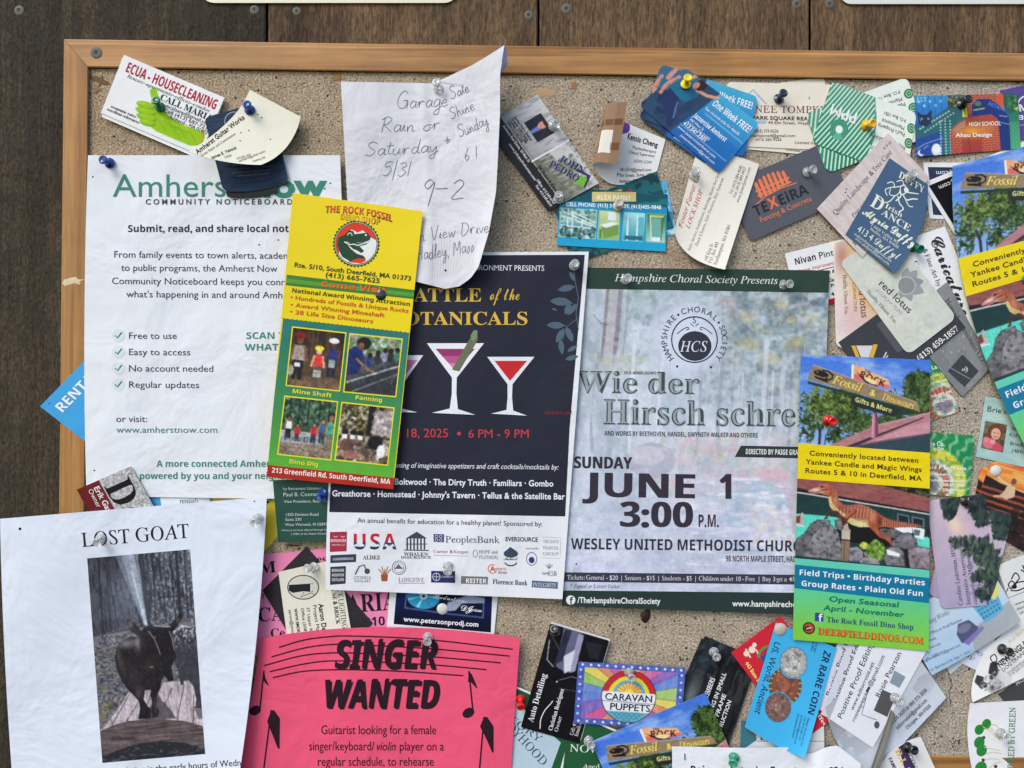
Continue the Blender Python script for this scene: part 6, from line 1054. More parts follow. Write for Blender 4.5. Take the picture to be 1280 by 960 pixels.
# ---- rack cards with the roadside sign
def sign_pic():
    p = Pic(165, 114, (92, 140, 214)); p.grad((66, 112, 204), (134, 172, 224)); m = p.fbm(40, 14, 5, 5); p.blend(np.clip((m - .48) * 4, 0, 1), (176, 198, 230), .6)
    q = lambda P: [((x - 78) / 6.97, (y - 22 - (x - 78) * .04) / 7.0) for x, y in P]
    for P, w_ in [([(262, 820), (268, 720), (250, 640), (215, 560)], 4.2), ([(262, 720), (300, 640), (330, 560)], 2.4), ([(310, 820), (318, 740), (350, 680)], 1.8), ([(180, 810), (190, 740)], 1.4), ([(400, 800), (430, 680)], 1.6), ([(90, 800), (110, 700)], 1.2)]: p.line(q(P), w_ * .8, (60, 54, 50))
    A = ((34, 46, 26), (78, 100, 46), (142, 160, 92)); B = ((26, 38, 24), (58, 80, 42), (104, 128, 78))
    p.foliage(62, 66, 24, 34, 1, *B, rag=.5, thin=.3, box=(0, 40, 110, 114)); p.foliage(26, 62, 28, 22, 3, *A, rag=.6, thin=.5); p.foliage(10, 92, 14, 20, 5, *B, rag=.6, thin=.6); p.foliage(46, 58, 26, 18, 7, *A, rag=.6, thin=.35); p.foliage(52, 98, 22, 16, 9, *B, rag=.7, thin=.8); p.foliage(84, 84, 26, 18, 11, *B, rag=.5, thin=.3); p.foliage(28, 84, 14, 10, 12, *A, rag=.7, thin=.8)
    p.foliage(116, 46, 7, 9, 13, *B, rag=.7, thin=.6); p.foliage(152, 36, 24, 26, 15, *B, rag=.45, thin=.15); p.foliage(142, 56, 26, 16, 17, *B, rag=.45, thin=.15); p.foliage(118, 78, 24, 10, 18, *B, rag=.5, thin=.3)
    roof = q([(340, 830), (480, 760), (720, 650), (960, 580), (1240, 515), (1240, 870), (500, 834)]); p.poly(roof, (176, 124, 132)); mr_ = p.region(roof); p.blend(mr_ * np.clip((p.fbm(10, 2, 4, 21) - .45) * 4, 0, 1), (152, 102, 112), .6)
    p.poly(q([(480, 832), (700, 740), (1170, 554), (1178, 562), (780, 730), (560, 832)]), (62, 48, 66)); p.poly(q([(800, 740), (1000, 650), (1240, 585), (1240, 700), (900, 760), (740, 775)]), (196, 146, 156), .7); p.poly(q([(560, 834), (640, 812), (900, 758), (1240, 696), (1240, 880), (900, 862)]), (50, 70, 80)); p.line(q([(540, 832), (640, 806), (900, 750), (1240, 692)]), 1.3, (86, 74, 90)); p.line(q([(700, 640 + 10), (1240, 512)]), .9, (206, 176, 176), .8)
    p.poly(q([(723, 535), (745, 530), (768, 560), (772, 720), (742, 752), (712, 745)]), (176, 108, 136)); p.poly(q([(745, 535), (768, 560), (772, 720), (748, 745)]), (112, 66, 92)); p.poly(q([(723, 535), (735, 530), (728, 740), (716, 742)]), (214, 160, 180), .8)
    p.poly(q([(148, 260), (1140, 512), (1136, 522), (900, 560), (560, 470), (530, 380), (146, 284)]), (40, 62, 46)); p.poly(q([(530, 384), (1000, 500), (900, 560), (540, 470)]), (44, 48, 48)); p.text("Gifts & More", *q([(562, 432)])[0], 5.6, 48, 'N', (230, 226, 140), 14.2)
    p.poly(q([(548, 110), (856, 240), (876, 318), (538, 236)]), (226, 168, 122)); p.poly(q([(556, 190), (864, 290), (876, 320), (552, 240)]), (206, 82, 86), .75); p.poly(q([(532, 118), (550, 108), (550, 238), (530, 232)]), (232, 236, 240)); p.text("THE", *q([(640, 170)])[0], 3.2, 9, 'N', (60, 40, 36), 22)
    p.poly(q([(570, 170), (620, 210), (700, 280), (780, 300), (740, 300), (660, 270), (610, 220)]), (34, 26, 28), .9); p.text("ROCK", *q([(594, 214)])[0], 8, 34, 'N', (30, 24, 26), 20); p.poly(q([(638, 224), (670, 222), (740, 250), (775, 275), (720, 280), (660, 252)]), (232, 214, 150), .95)
    p.poly(q([(195, 118), (1112, 432), (1140, 515), (146, 244)]), (142, 124, 100)); bd = p.region(q([(195, 118), (1112, 432), (1140, 515), (146, 244)])); p.blend(bd * np.clip((p.fbm(24, 3, 3, 25) - .5) * 4, 0, 1), (124, 106, 84), .5); p.line(q([(195, 118), (1112, 432)]), .9, (190, 176, 150), .8)
    for dx, c in ((0.7, (132, 78, 44)), (0, (228, 214, 110))): p.text("Fossil", 41 + dx, 34.6 + dx, 10.5, 37, 'I', c, 14.5); p.text("Fossil", 41.5 + dx, 34.6 + dx, 10.5, 37, 'I', c, 14.5); p.text("&", 88 + dx, 47 + dx, 7.5, 7, 'N', c, 14.5); p.text("Dinosaurs", 104 + dx, 51.6 + dx, 8.0, 41, 'I', c, 14); p.text("Dinosaurs", 104.4 + dx, 51.6 + dx, 8.0, 41, 'I', c, 14)
    dkk = (34, 32, 34); p.poly(q([(200, 170), (240, 160), (300, 180), (330, 200), (330, 222), (280, 226), (220, 206), (200, 190)]), dkk); p.poly(q([(210, 208), (280, 232), (326, 232), (324, 274), (290, 262), (214, 234), (202, 216)]), dkk); p.line(q([(280, 164), (330, 174), (366, 206), (362, 236), (336, 248)]), 2, dkk); p.line(q([(208, 212), (300, 236)]), .8, (150, 132, 108), .9); p.ell(*q([(232, 180)])[0], 1.3, 1.0, (142, 124, 100)); p.photo(.06, 60, .25, 1.08); return p
def dino_pic():
    p = Pic(165, 104, (60, 50, 48)); q = lambda P: [((x - 50) / 7.07, (y - 58 - (x - 50) * .055) / 6.75) for x, y in P]
    p.grad((34, 58, 60), (40, 66, 66)); p.foliage(135, 6, 40, 12, 3, (18, 24, 20), (44, 54, 38), (90, 96, 70))
    roof = q([(50, 50), (690, 92), (1217, 212), (1217, 332), (420, 214), (50, 152)]); p.poly(roof, (138, 86, 84)); rm = p.region(roof); p.blend(rm * np.clip((p.fbm(9, 1.8, 4, 5) - .45) * 5, 0, 1), (112, 66, 66), .55); p.blend(rm * np.clip((p.fbm(30, 10, 3, 6) - .5) * 4, 0, 1), (158, 104, 100), .5)
    p.poly(q([(50, 150), (420, 212), (1217, 330), (1217, 352), (420, 240), (50, 186)]), (40, 36, 42)); p.line(q([(50, 190), (150, 202), (420, 240), (1217, 350)]), 1.7, (190, 190, 188)); p.poly(q([(50, 372), (310, 385), (430, 400), (430, 560), (50, 600)]), (94, 200, 184)); p.poly(q([(1080, 545), (1217, 540), (1217, 640), (1090, 620)]), (94, 200, 184))
    for k in range(9): p.line(q([(70 + k * 34, 374), (64 + k * 34, 560)]), .4, (66, 160, 150), .8)
    p.poly(q([(50, 395), (112, 360), (120, 468), (50, 470)]), (176, 168, 168)); p.poly(q([(50, 400), (88, 384), (90, 452), (50, 455)]), (110, 70, 60)); p.line(q([(50, 470), (120, 480)]), 1.8, (206, 206, 212)); p.poly(q([(930, 345), (1036, 362), (1040, 432), (930, 420)]), (90, 100, 108)); p.poly(q([(944, 360), (1024, 374), (1026, 425), (944, 414)]), (34, 44, 52)); p.poly(q([(1056, 366), (1168, 384), (1170, 462), (1060, 448)]), (96, 104, 112)); p.poly(q([(1072, 384), (1152, 396), (1154, 452), (1074, 440)]), (34, 44, 52))
    p.poly(q([(900, 472), (1060, 456), (1066, 510), (960, 514)]), (214, 220, 226)); p.poly(q([(1060, 460), (1172, 474), (1162, 562), (1086, 548)]), (216, 222, 228)); p.poly(q([(1076, 478), (1134, 486), (1126, 532), (1080, 528)]), (90, 104, 120)); p.poly(q([(1176, 470), (1217, 480), (1217, 560), (1190, 530)]), (50, 40, 46)); p.poly(q([(400, 440), (900, 470), (980, 520), (960, 640), (420, 600)]), (30, 32, 34))
    def rock(P, c, sd):
        P = q(P); m = p.region(P); p.poly(P, c); ys = [b for a, b in P]; sh = np.clip((p.yy - min(ys)) / (max(ys) - min(ys) + 1), 0, 1); p.blend(m * np.clip((p.fbm(6, 5, 4, sd) - .48) * 5, 0, 1), [min(255, x + 38) for x in c], .65); p.blend(m * np.clip((p.fbm(4, 4, 4, sd + 1) - .55) * 7, 0, 1), [x * .5 for x in c], .7); p.blend(m * sh, [x * .6 for x in c], .35); p.line(P + [P[0]], .7, [x * .35 for x in c], .7)
    rock([(50, 600), (130, 540), (180, 460), (240, 420), (350, 425), (350, 470), (250, 500), (180, 600), (120, 740), (50, 735)], (104, 104, 110), 31); rock([(390, 420), (440, 412), (470, 470), (440, 510), (395, 480)], (120, 112, 116), 33); rock([(112, 740), (150, 650), (210, 540), (290, 470), (360, 465), (420, 520), (450, 640), (450, 768), (300, 752)], (132, 130, 136), 35)
    rock([(520, 655), (590, 640), (640, 680), (640, 750), (580, 772), (520, 765)], (142, 142, 150), 37); rock([(600, 760), (660, 720), (770, 735), (790, 790), (620, 784)], (150, 148, 156), 39); rock([(640, 690), (700, 665), (720, 720), (660, 730)], (130, 128, 132), 40); rock([(780, 480), (900, 475), (985, 515), (940, 560), (860, 560), (790, 520)], (96, 92, 96), 41); rock([(880, 590), (960, 525), (1030, 505), (1100, 560), (1110, 620), (1040, 660), (960, 640), (900, 650)], (116, 114, 122), 43); rock([(820, 730), (860, 640), (940, 630), (1010, 690), (1010, 800), (840, 790)], (124, 122, 130), 45); rock([(1020, 660), (1120, 620), (1217, 640), (1217, 815), (1045, 808)], (140, 130, 140), 47)
    p.poly(q([(985, 660), (1025, 640), (1045, 806), (1005, 800)]), (34, 32, 38), .8); p.poly(q([(840, 655), (960, 690), (950, 715), (850, 700)]), (226, 230, 236)); p.poly(q([(448, 590), (524, 595), (518, 768), (448, 764)]), (132, 110, 96)); p.line(q([(478, 600), (476, 760)]), 1.2, (84, 66, 56), .7); p.poly(q([(450, 500), (466, 488), (470, 450), (500, 444), (512, 490), (526, 500), (524, 584), (450, 578)]), (168, 158, 146)); p.poly(q([(452, 506), (524, 510), (522, 580), (452, 574)]), (182, 176, 158))
    p.foliage(100, 85, 13, 13, 61, (58, 84, 40), (104, 140, 62), (160, 186, 96), rag=.5); p.foliage(84, 80, 6, 5, 63, (120, 128, 50), (160, 168, 70), (196, 200, 110), rag=.4)
    body = q([(146, 172), (182, 150), (220, 138), (258, 118), (330, 114), (372, 130), (402, 160), (408, 212), (424, 252), (462, 286), (520, 288), (600, 274), (680, 298), (744, 336), (800, 372), (870, 404), (950, 424), (1030, 432), (1100, 438), (1148, 460), (1080, 458), (1000, 464), (900, 472), (820, 466), (770, 470), (700, 470), (600, 472), (540, 456), (480, 420), (420, 380), (370, 340), (342, 300), (330, 250), (330, 214), (290, 206), (255, 192), (200, 202), (160, 196)])
    p.poly(body, (150, 84, 70)); bm_ = p.region(body)
    def gl(x, y, rx, ry, c, al, m=bm_): (a_, b_), = q([(x, y)]); p.blend(m * np.exp(-((p.xx - a_) / rx) ** 2 - ((p.yy - b_) / ry) ** 2), c, al)
    p.poly(q([(328, 225), (352, 215), (362, 270), (410, 320), (470, 360), (540, 400), (640, 440), (700, 470), (600, 474), (540, 456), (480, 420), (420, 380), (370, 340), (342, 300)]), (198, 190, 132), .85); gl(620, 440, 14, 5, (200, 204, 150), .8); gl(215, 168, 11, 4, (226, 186, 176), .9); gl(330, 170, 5, 6, (176, 104, 70), .6); gl(560, 300, 16, 4, (176, 110, 106), .8); gl(700, 340, 8, 7, (196, 136, 120), .7); gl(390, 250, 4, 9, (190, 146, 96), .6)
    for k in range(14):
        x = 425 + k * 29; y0 = 300 - 14 * math.sin(min(1, k / 7) * 3.1) + max(0, k - 8) * 12; y1 = y0 + 115 - k * 3 if k < 10 else y0 + 70 - (k - 10) * 8; p.line(q([(x + 6, y0), (x - 2, (y0 + y1) / 2), (x - 8, y1)]), 1.5, (112, 60, 46), .5); p.line(q([(x + 20, y0 + 26), (x + 12, y1)]), 1.3, (210, 184, 130), .42)
    for k in range(17): x = 800 + k * 20; yt = 372 + (x - 800) * .2 - max(0, (x - 1000)) * .14; p.line(q([(x + 3, yt + 6), (x - 3, 466 - max(0, x - 1040) * .1)]), .9, (112, 52, 40), .7); p.line(q([(x + 12, yt + 16), (x + 8, 464)]), .7, (222, 176, 116), .6)
    p.line(q([(160, 192), (230, 184), (270, 166), (330, 158)]), .9, (60, 30, 30), .9); p.ell(*q([(268, 134)])[0], 2.4, 1.4, (52, 34, 34)); p.line(q([(240, 138), (268, 122), (320, 118)]), 1, (206, 140, 110), .8); p.line(q([(150, 170), (190, 150), (240, 132)]), 1.2, (120, 66, 62), .7); p.line(q([(346, 150), (352, 190), (338, 204)]), 1.4, (110, 60, 48), .7)
    leg = q([(684, 366), (720, 346), (756, 344), (790, 376), (796, 440), (770, 482), (830, 540), (878, 556), (884, 590), (880, 626), (866, 600), (830, 572), (780, 556), (730, 508), (690, 470), (678, 420)]); p.poly(leg, (146, 78, 60)); lm = p.region(leg); gl(716, 380, 4.5, 8, (206, 142, 112), .8, lm); gl(760, 500, 3, 6, (180, 110, 80), .7, lm); gl(780, 440, 3, 10, (96, 50, 42), .8, lm); gl(850, 566, 5, 3, (190, 116, 84), .6, lm)
    for P, w_, c in [([(560, 336), (520, 372), (486, 410)], 5.4, (128, 66, 54)), ([(486, 414), (440, 390), (400, 352)], 4.4, (92, 50, 46)), ([(400, 352), (350, 340), (322, 366), (318, 404)], 2.6, (84, 50, 48)), ([(470, 420), (476, 446), (462, 460)], 3, (84, 46, 44)), ([(318, 404), (300, 408)], 2, (60, 44, 44)), ([(880, 610), (884, 640)], 2, (120, 66, 50))]: p.line(q(P), w_, c)
    p.line(q([(556, 330), (516, 366), (484, 400)]), 1.4, (196, 130, 100), .7); p.line(q([(470, 400), (430, 378)]), 1, (140, 90, 80), .6); p.photo(.09, 70, .25, 1.12); return p
SGP, DNP = sign_pic(), dino_pic()
def rack(label, cor, z, step=1.0, **k):
    s = Sheet("rack_card", label, "rack card", cor, z, (120, 170, 90), size=(165, 357), group="dinosaur shop rack cards with the roadside sign", gloss=True, wrinkle=.3, **k)
    s.picture(SGP, [(0, 0), (165, 0), (165, 114.5), (0, 112)], 'sign_photo', 'L', step=step); s.picture(DNP, [(0, 154), (165, 157), (165, 258), (0, 255)], 'dinosaur_photo', 'L', step=step)
    g = Pic(20, 100); g.grad((96, 198, 178), (92, 198, 146), 0, 0, 20, 38); g.grad((92, 198, 146), (128, 196, 56), 0, 38, 20, 100); s.picture(g, [(0, 254), (165, 257.5), (165, 357), (0, 357)], 'colour_band', 'L', lv=0, step=2)
    s.quad([(0, 111), (165, 114), (165, 158), (0, 155.5)], (232, 206, 12), 'yellow_band', 'L', lv=3); s.quad([(0, 263), (165, 267.5), (165, 298.5), (0, 292.5)], (14, 116, 152), 'blue_band', 'L', lv=3)
    BR = (76, 60, 14)
    def t(tx, x0, x1, y, h, f, c): s.text(tx, x0, y, h, w=x1 - x0, f=f, c=c, sp='L', lv=7, ang=.6, tr=.02)
    t("Conveniently located between", 14, 151, 125.5, 6, 'G', BR); t("Yankee Candle and Magic Wings", 10, 155, 136.5, 6, 'G', BR); t("Routes 5 & 10 in Deerfield, MA", 9, 155, 147.5, 6, 'G', BR)
    W_ = (238, 242, 244); t("Field Trips \u2022 Birthday Parties", 5, 160, 275.5, 6.8, 'N', W_); t("Group Rates \u2022 Plain Old Fun", 8, 158, 289, 6.8, 'N', W_)
    s.text("Open Seasonal", 42, 305.5, 6.4, w=86, f='G', c=(18, 112, 96), sp='L', lv=7, shear=.18, ang=.6); s.text("April - November", 36, 317, 6.4, w=98, f='G', c=(18, 112, 96), sp='L', lv=7, shear=.18, ang=.6)
    s.rect(26, 321, 36.5, 331.5, (40, 74, 140), 'icon', 'L', lv=3); s.text("f", 30, 331.3, 9, w=5, f='N', c=(236, 240, 244), sp='L', lv=6, part='icon'); t("The Rock Fossil Dino Shop", 40.5, 146, 331.5, 6.6, 'B', (30, 66, 110))
    s.disc(19, 341, 7.6, (40, 60, 36), 'round_emblem', 'L'); s.disc(19, 341, 5.8, (190, 70, 50), 'round_emblem', 'L', lv=4); s.disc(17.5, 341.5, 4.2, (50, 60, 50), 'round_emblem', 'L', lv=5, ry=3); s.line([(16, 342), (22, 340)], 1.1, (220, 220, 214), 'round_emblem', 'L', lv=6)
    s.text("DEERFIELDDINOS.COM", 30, 348, 8.6, w=129, f='B', c=(120, 64, 30), sp='L', lv=6, ang=.8); s.text("DEERFIELDDINOS.COM", 30.5, 347.4, 7.8, w=128, f='B', c=(214, 88, 40), sp='L', lv=8, ang=.8); s.text("DEERFIELDDINOS.COM", 30.9, 347.4, 7.8, w=128, f='B', c=(214, 88, 40), sp='L', lv=8, ang=.8)
    s.done(); return s
# ---- choral poster
s = Sheet("poster", "pale watercolour choral concert poster with a dark green header and footer", "poster", [(733, 334.5), (1037, 338), (1020, 769), (702, 757.5)], 3.9, (214, 222, 234), wave=(.55, 1.2, .7), th=.12, wrinkle=.8, lift=(0, 0, 0, 2), size=(310, 426))
p = Pic(310, 426, (196, 210, 222))
p.grad((178, 206, 206), (190, 200, 224), 0, 0, 310, 426)
def wash(sx, sy, sd, lo, c, al, m=1.0): p.blend(np.clip((p.fbm(sx, sy, 5, sd) - lo) * 5, 0, 1) * m, c, al)
ur = np.clip((p.xx - 120) / 120, 0, 1) * np.clip(1 - (p.yy - 30) / 190, 0, 1)
wash(60, 40, 3, .45, (206, 218, 232), .7); wash(30, 60, 4, .5, (176, 188, 206), .5); wash(14, 10, 31, .5, (116, 146, 146), .7, ur); wash(9, 7, 32, .56, (84, 116, 126), .7, ur); wash(10, 8, 33, .6, (206, 196, 124), .85, ur); wash(12, 9, 34, .66, (214, 160, 160), .7, ur); wash(10, 9, 35, .55, (150, 186, 180), .6, ur)
p.dabs(900, (140, 26, 310, 170), (.8, 3), [(120, 150, 150), (96, 128, 136), (166, 190, 190), (172, 200, 196), (140, 166, 176)], .3, 7, 2.4)
_g = random.Random(9)
for cx, cy, n_, cc in [(250, 44, 60, (222, 208, 140)), (262, 60, 40, (222, 208, 140)), (207, 60, 50, (214, 206, 150)), (212, 94, 80, (206, 196, 120)), (270, 92, 60, (206, 190, 110)), (242, 112, 60, (212, 200, 130)), (182, 42, 40, (222, 170, 170)), (188, 54, 30, (220, 176, 176)), (226, 76, 40, (200, 190, 130)), (290, 70, 40, (206, 200, 150)), (288, 40, 30, (222, 180, 170))]:
    for _ in range(n_ // 2): p.ell(cx + _g.gauss(0, 8), cy + _g.gauss(0, 5.5), _g.uniform(.8, 3), _g.uniform(.6, 1.8), cc, _g.uniform(.2, .6), _g.uniform(-40, 40))
p.blur(1.0); wash(20, 14, 51, .5, (92, 118, 128), .55, ur); wash(7, 5, 52, .55, (104, 136, 138), .5, ur)
for cx, cy, cc in [(250, 44, (214, 202, 140)), (262, 62, (216, 206, 150)), (207, 62, (204, 198, 150)), (212, 94, (198, 190, 122)), (272, 90, (204, 192, 120)), (242, 112, (206, 198, 136)), (184, 46, (214, 170, 172)), (290, 60, (200, 194, 150))]: p.blend(np.exp(-((p.xx - cx) / 13) ** 2 - ((p.yy - cy) / 8) ** 2) * np.clip((p.fbm(5, 4, 3, int(cx)) - .42) * 6, 0, 1), cc, .6)
ml = np.clip(1 - (p.xx - 30) / 110, 0, 1); wash(18, 30, 41, .5, (150, 178, 180), .5, ml); p.dabs(90, (44, 26, 130, 120), (1, 4), [(120, 146, 140), (150, 176, 170)], .35, 8, 2.2)
for x, wd, c in [(36, 16, (186, 186, 180)), (30, 3.5, (134, 124, 130)), (46, 5, (140, 128, 136)), (56, 2, (160, 160, 164))]: p.line([(x, 26), (x - 1, 90), (x - 3, 118)], wd, c, .6)
p.line([(14, 60), (24, 70), (34, 72)], .8, (96, 100, 110), .7); p.dabs(120, (16, 110, 80, 132), (1.2, 4), [(176, 196, 180), (204, 206, 186)], .5, 9)
for x in list(range(140, 310, 13)) + [20, 70, 76, 92, 108]:
    xx = x + rng.uniform(-4, 4); wd = rng.choice([1.2, 2, 3.4, 5]); c = rng.choice([(214, 222, 232), (150, 164, 180), (196, 206, 216), (226, 230, 238), (130, 146, 166)]); p.line([(xx, 110 + rng.uniform(-30, 20)), (xx + rng.uniform(-4, 4), 190), (xx + rng.uniform(-6, 6), 232)], wd, c, .55)
wash(10, 40, 36, .52, (206, 214, 226), .5, np.clip((p.yy - 120) / 40, 0, 1) * (p.yy < 240)); wash(24, 14, 37, .52, (222, 190, 206), .8, (p.yy > 215) * (p.xx > 110) * np.clip((330 - p.yy) / 40, 0, 1)); wash(18, 14, 38, .55, (190, 204, 170), .6, (p.yy > 205) * (p.yy < 290) * (p.xx > 90)); p.dabs(300, (110, 205, 300, 262), (1.4, 5), [(226, 192, 206), (196, 206, 176), (206, 214, 190), (214, 176, 196), (170, 190, 196)], .4, 10, 2)
p.ell(98, 240, 30, 22, (176, 180, 196), .75); p.ell(92, 234, 22, 12, (204, 204, 214), .7); p.ell(150, 300, 40, 18, (206, 206, 224), .7); p.ell(176, 268, 34, 14, (206, 200, 214), .6); p.ell(250, 254, 20, 8, (222, 176, 190), .7); wash(26, 5, 39, .5, (150, 190, 214), .8, (p.yy > 262) * (p.yy < 350) * np.clip((p.xx - 150) / 40, 0, 1)); wash(22, 4, 40, .55, (226, 232, 240), .8, (p.yy > 258) * (p.xx > 130)); wash(40, 30, 42, .5, (206, 212, 236), .8, (p.yy > 320) * 1.0); wash(24, 8, 43, .56, (170, 182, 208), .6, (p.yy > 300) * 1.0); p.dabs(120, (230, 290, 290, 340), (1.5, 5), [(226, 226, 232), (196, 190, 206), (214, 214, 190)], .5, 11); p.poly([(262, 270), (300, 240), (310, 250), (310, 350), (280, 330)], (196, 178, 200), .6); p.dabs(1600, (0, 26, 310, 380), (.8, 3), [(214, 222, 234), (170, 184, 204), (200, 200, 222), (186, 206, 212)], .25, 12, 3)
p.blend(np.clip(1 - np.hypot((p.xx - 135) / 46, (p.yy - 90) / 50), 0, 1) ** .5, (206, 214, 240), .75)
p.blur(.5); L_ = p.a.mean(-1, keepdims=True); p.a = np.clip((L_ + (p.a - L_) * .62 + np.array((1, -1, 3.)) - 196) * 1.3 + 190, 0, 255); p.photo(.05, 90, 0); p.blend(np.clip(1.15 - np.hypot((p.xx - 135) / 48, (p.yy - 88) / 50), 0, 1) ** .8, (208, 216, 236), .9)
full(s, p, step=1.15, part='watercolour_picture')
s.quad([(733, 334), (1037, 337.5), (1036.5, 366), (732, 361)], (46, 66, 58), 'header_band', lv=3); s.text("Hampshire Choral Society Presents", 768.7, 351.5, 9, w=204, ang=1, f='I', c=(214, 220, 220), part='heading')
cx, cy = 868, 424.5; DK = (52, 54, 68)
s.ring(cx, cy, 28.5, 1.5, DK, 'round_logo', lv=5); s.disc(868.5, 432.5, 20.8, DK, 'round_logo', ry=18.6, lv=4); s.text("HCS", 850.5, 439.5, 13, w=34, f='I', c=(216, 220, 238), part='round_logo', lv=7)
for k, (t, a0, a1) in enumerate([("HAMPSHIRE", -127, -44), ("CHORAL", -21, 44), ("SOCIETY", 66, 127)]): s.arc(t, cx, cy, 34.3, a0, a1, 7, c=DK, part='round_logo')
for a in (-33, 55): s.disc(cx + 37 * math.sin(R(a)), cy - 37 * math.cos(R(a)), 1.5, DK, 'round_logo')
s.disc(846.5, 458, 1.5, DK, 'round_logo'); s.disc(888.5, 459, 1.5, DK, 'round_logo')
for sg in (-1, 1): s.line(smooth([(cx + sg * 22, 417.5), (cx + sg * 15, 412), (cx + sg * 9, 409), (cx + sg * 7, 411), (cx + sg * 10, 412.5)]), 1.0, DK, 'round_logo', sub=99); s.line(smooth([(cx + sg * 1, 408), (cx + sg * 5, 404), (cx + sg * 3, 406)]), .9, DK, 'round_logo', sub=99)
s.line(smooth([(cx + 1, 396), (cx - 1.5, 399), (cx + 1.5, 401), (cx, 404), (cx - 2, 402)]), .9, DK, 'round_logo', sub=99)
EG = (68, 76, 80)
for t, x, y, h, w in [("Wie der", 722, 490.5, 27, 152), ("Hirsch schreit", 753, 530, 31, 270)]:
    s.text(t, x + .8, y + .7, h, w=w, ang=.7, f='B', c=(132, 146, 154), part='heading', lv=4); s.text(t, x, y, h, w=w, ang=.7, f='B', c=EG, part='heading', lv=6)
    Wt = layout(t, 'B')[2]; kx = w / Wt; cxp = 0; ca, sa = math.cos(R(.7)), math.sin(R(.7))
    for ch in t:                        # the light line cut into each letter
        Vb, Tb, ad = glyph('B', ch); Vu, Tu, _a = glyph('U', ch)
        if len(Vb):
            b0, b1, u0, u1 = Vb.min(0), Vb.max(0), Vu.min(0), Vu.max(0); ins = np.array((.055, .045)); Q = (Vu - u0) / (u1 - u0) * (b1 - b0 - 2 * ins) + b0 + ins
            X, Y = (Q[:, 0] + cxp) * kx, -Q[:, 1] * h; s.add('heading', np.stack([x + X * ca - Y * sa, y + X * sa + Y * ca], 1), Tu, (146, 160, 166), 'P', 9)
        cxp += ad
s.text("FELIX MENDELSSOHN'S", 780, 467.7, 3.6, w=40, ang=.5, f='N', c=(60, 66, 74)); s.text("AND WORKS BY BEETHOVEN, HANDEL, GWYNETH WALKER AND OTHERS", 755.5, 544.3, 5.8, w=191.5, ang=.8, f='N', c=(56, 60, 72))
s.poly([(926, 557), (1031, 559), (1030, 573.5), (918.4, 571.2)], (48, 58, 56), 'panel'); tw(s, "DIRECTED BY PAIGE GRAVES", 931.7, 567.6, 6.6, "DIRECTED BY PAIGE GR", 62, ang=1, f='N', c=(220, 224, 226))
D2 = (54, 50, 62)
s.text("SUNDAY", 716.5, 585, 14.6, w=73, ang=.8, f='N', c=D2); s.text("SUNDAY", 717.3, 585, 14.6, w=73, ang=.8, f='N', c=D2); s.text("JUNE", 732, 620.5, 30, w=138, ang=1, f='N', c=D2, part='date'); s.text("JUNE", 733.9, 620.5, 30, w=138, ang=1, f='N', c=D2, part='date'); s.text("JUNE", 733.0, 620.5, 30, w=138, ang=1, f='N', c=D2, part='date'); s.text("1", 897, 623.5, 31, w=21, ang=0, f='N', c=D2, part='date'); s.text("1", 898.9, 623.5, 31, w=21, ang=0, f='N', c=D2, part='date'); s.text("3:00", 773, 658, 31, w=93, ang=.5, f='N', c=D2, part='date'); s.text("3:00", 774.9, 658, 31, w=93, ang=.5, f='N', c=D2, part='date'); s.text("3:00", 774.0, 658, 31, w=93, ang=.5, f='N', c=D2, part='date'); s.text("P.M.", 872, 658.6, 15.5, w=27, f='N', c=D2, part='date')
tw(s, "WESLEY UNITED METHODIST CHURCH", 713.5, 686.3, 13.6, "WESLEY UNITED METHODIST CHUR", 277, ang=.6, f='N', c=(50, 48, 60)); tw(s, "98 NORTH MAPLE STREET, HADLEY", 907, 701.6, 7.4, "98 NORTH MAPLE STREET, HA", 84, ang=.6, f='N', c=(64, 60, 72))
s.quad([(704.5, 715.3), (1022, 718.7), (1021, 731), (703.6, 727)], (58, 58, 74), 'ticket_band', lv=3); tw(s, "Tickets: General - $20  |  Seniors - $15  |  Students - $5  |  Children under 10 - Free  |  Buy 3 get a 4th free", 709.5, 724.3, 5.6, "Tickets: General - $20  |  Seniors - $15  |  Students - $5  |  Children under 10 - Free  |  Buy 3 get a 4", 280, ang=.5, f='U', c=(214, 216, 226))
s.text("* Equal or Lesser Value", 713, 734.6, 4.6, w=62, ang=.5, f='I', c=(70, 70, 84)); s.quad([(703, 738), (1021, 741), (1020, 769), (702, 757.5)], (40, 56, 54), 'footer_band', lv=3)
s.disc(713.4, 750, 5.8, (226, 230, 232), 'icon', lv=5); s.text("f", 711.6, 755.5, 9, w=4.6, f='N', c=(40, 56, 54), part='icon', lv=7); s.text("/TheHampshireChoralSociety", 721.8, 753.4, 7, w=103.5, ang=.8, f='G', c=(222, 226, 228)); tw(s, "www.hampshirechoral.org", 915.3, 757.6, 7, "www.hampshirech", 75, ang=.8, f='G', c=(222, 226, 228)); s.disc(720.5, 705, 1.1, (40, 40, 46), 'pin_hole'); s.done()
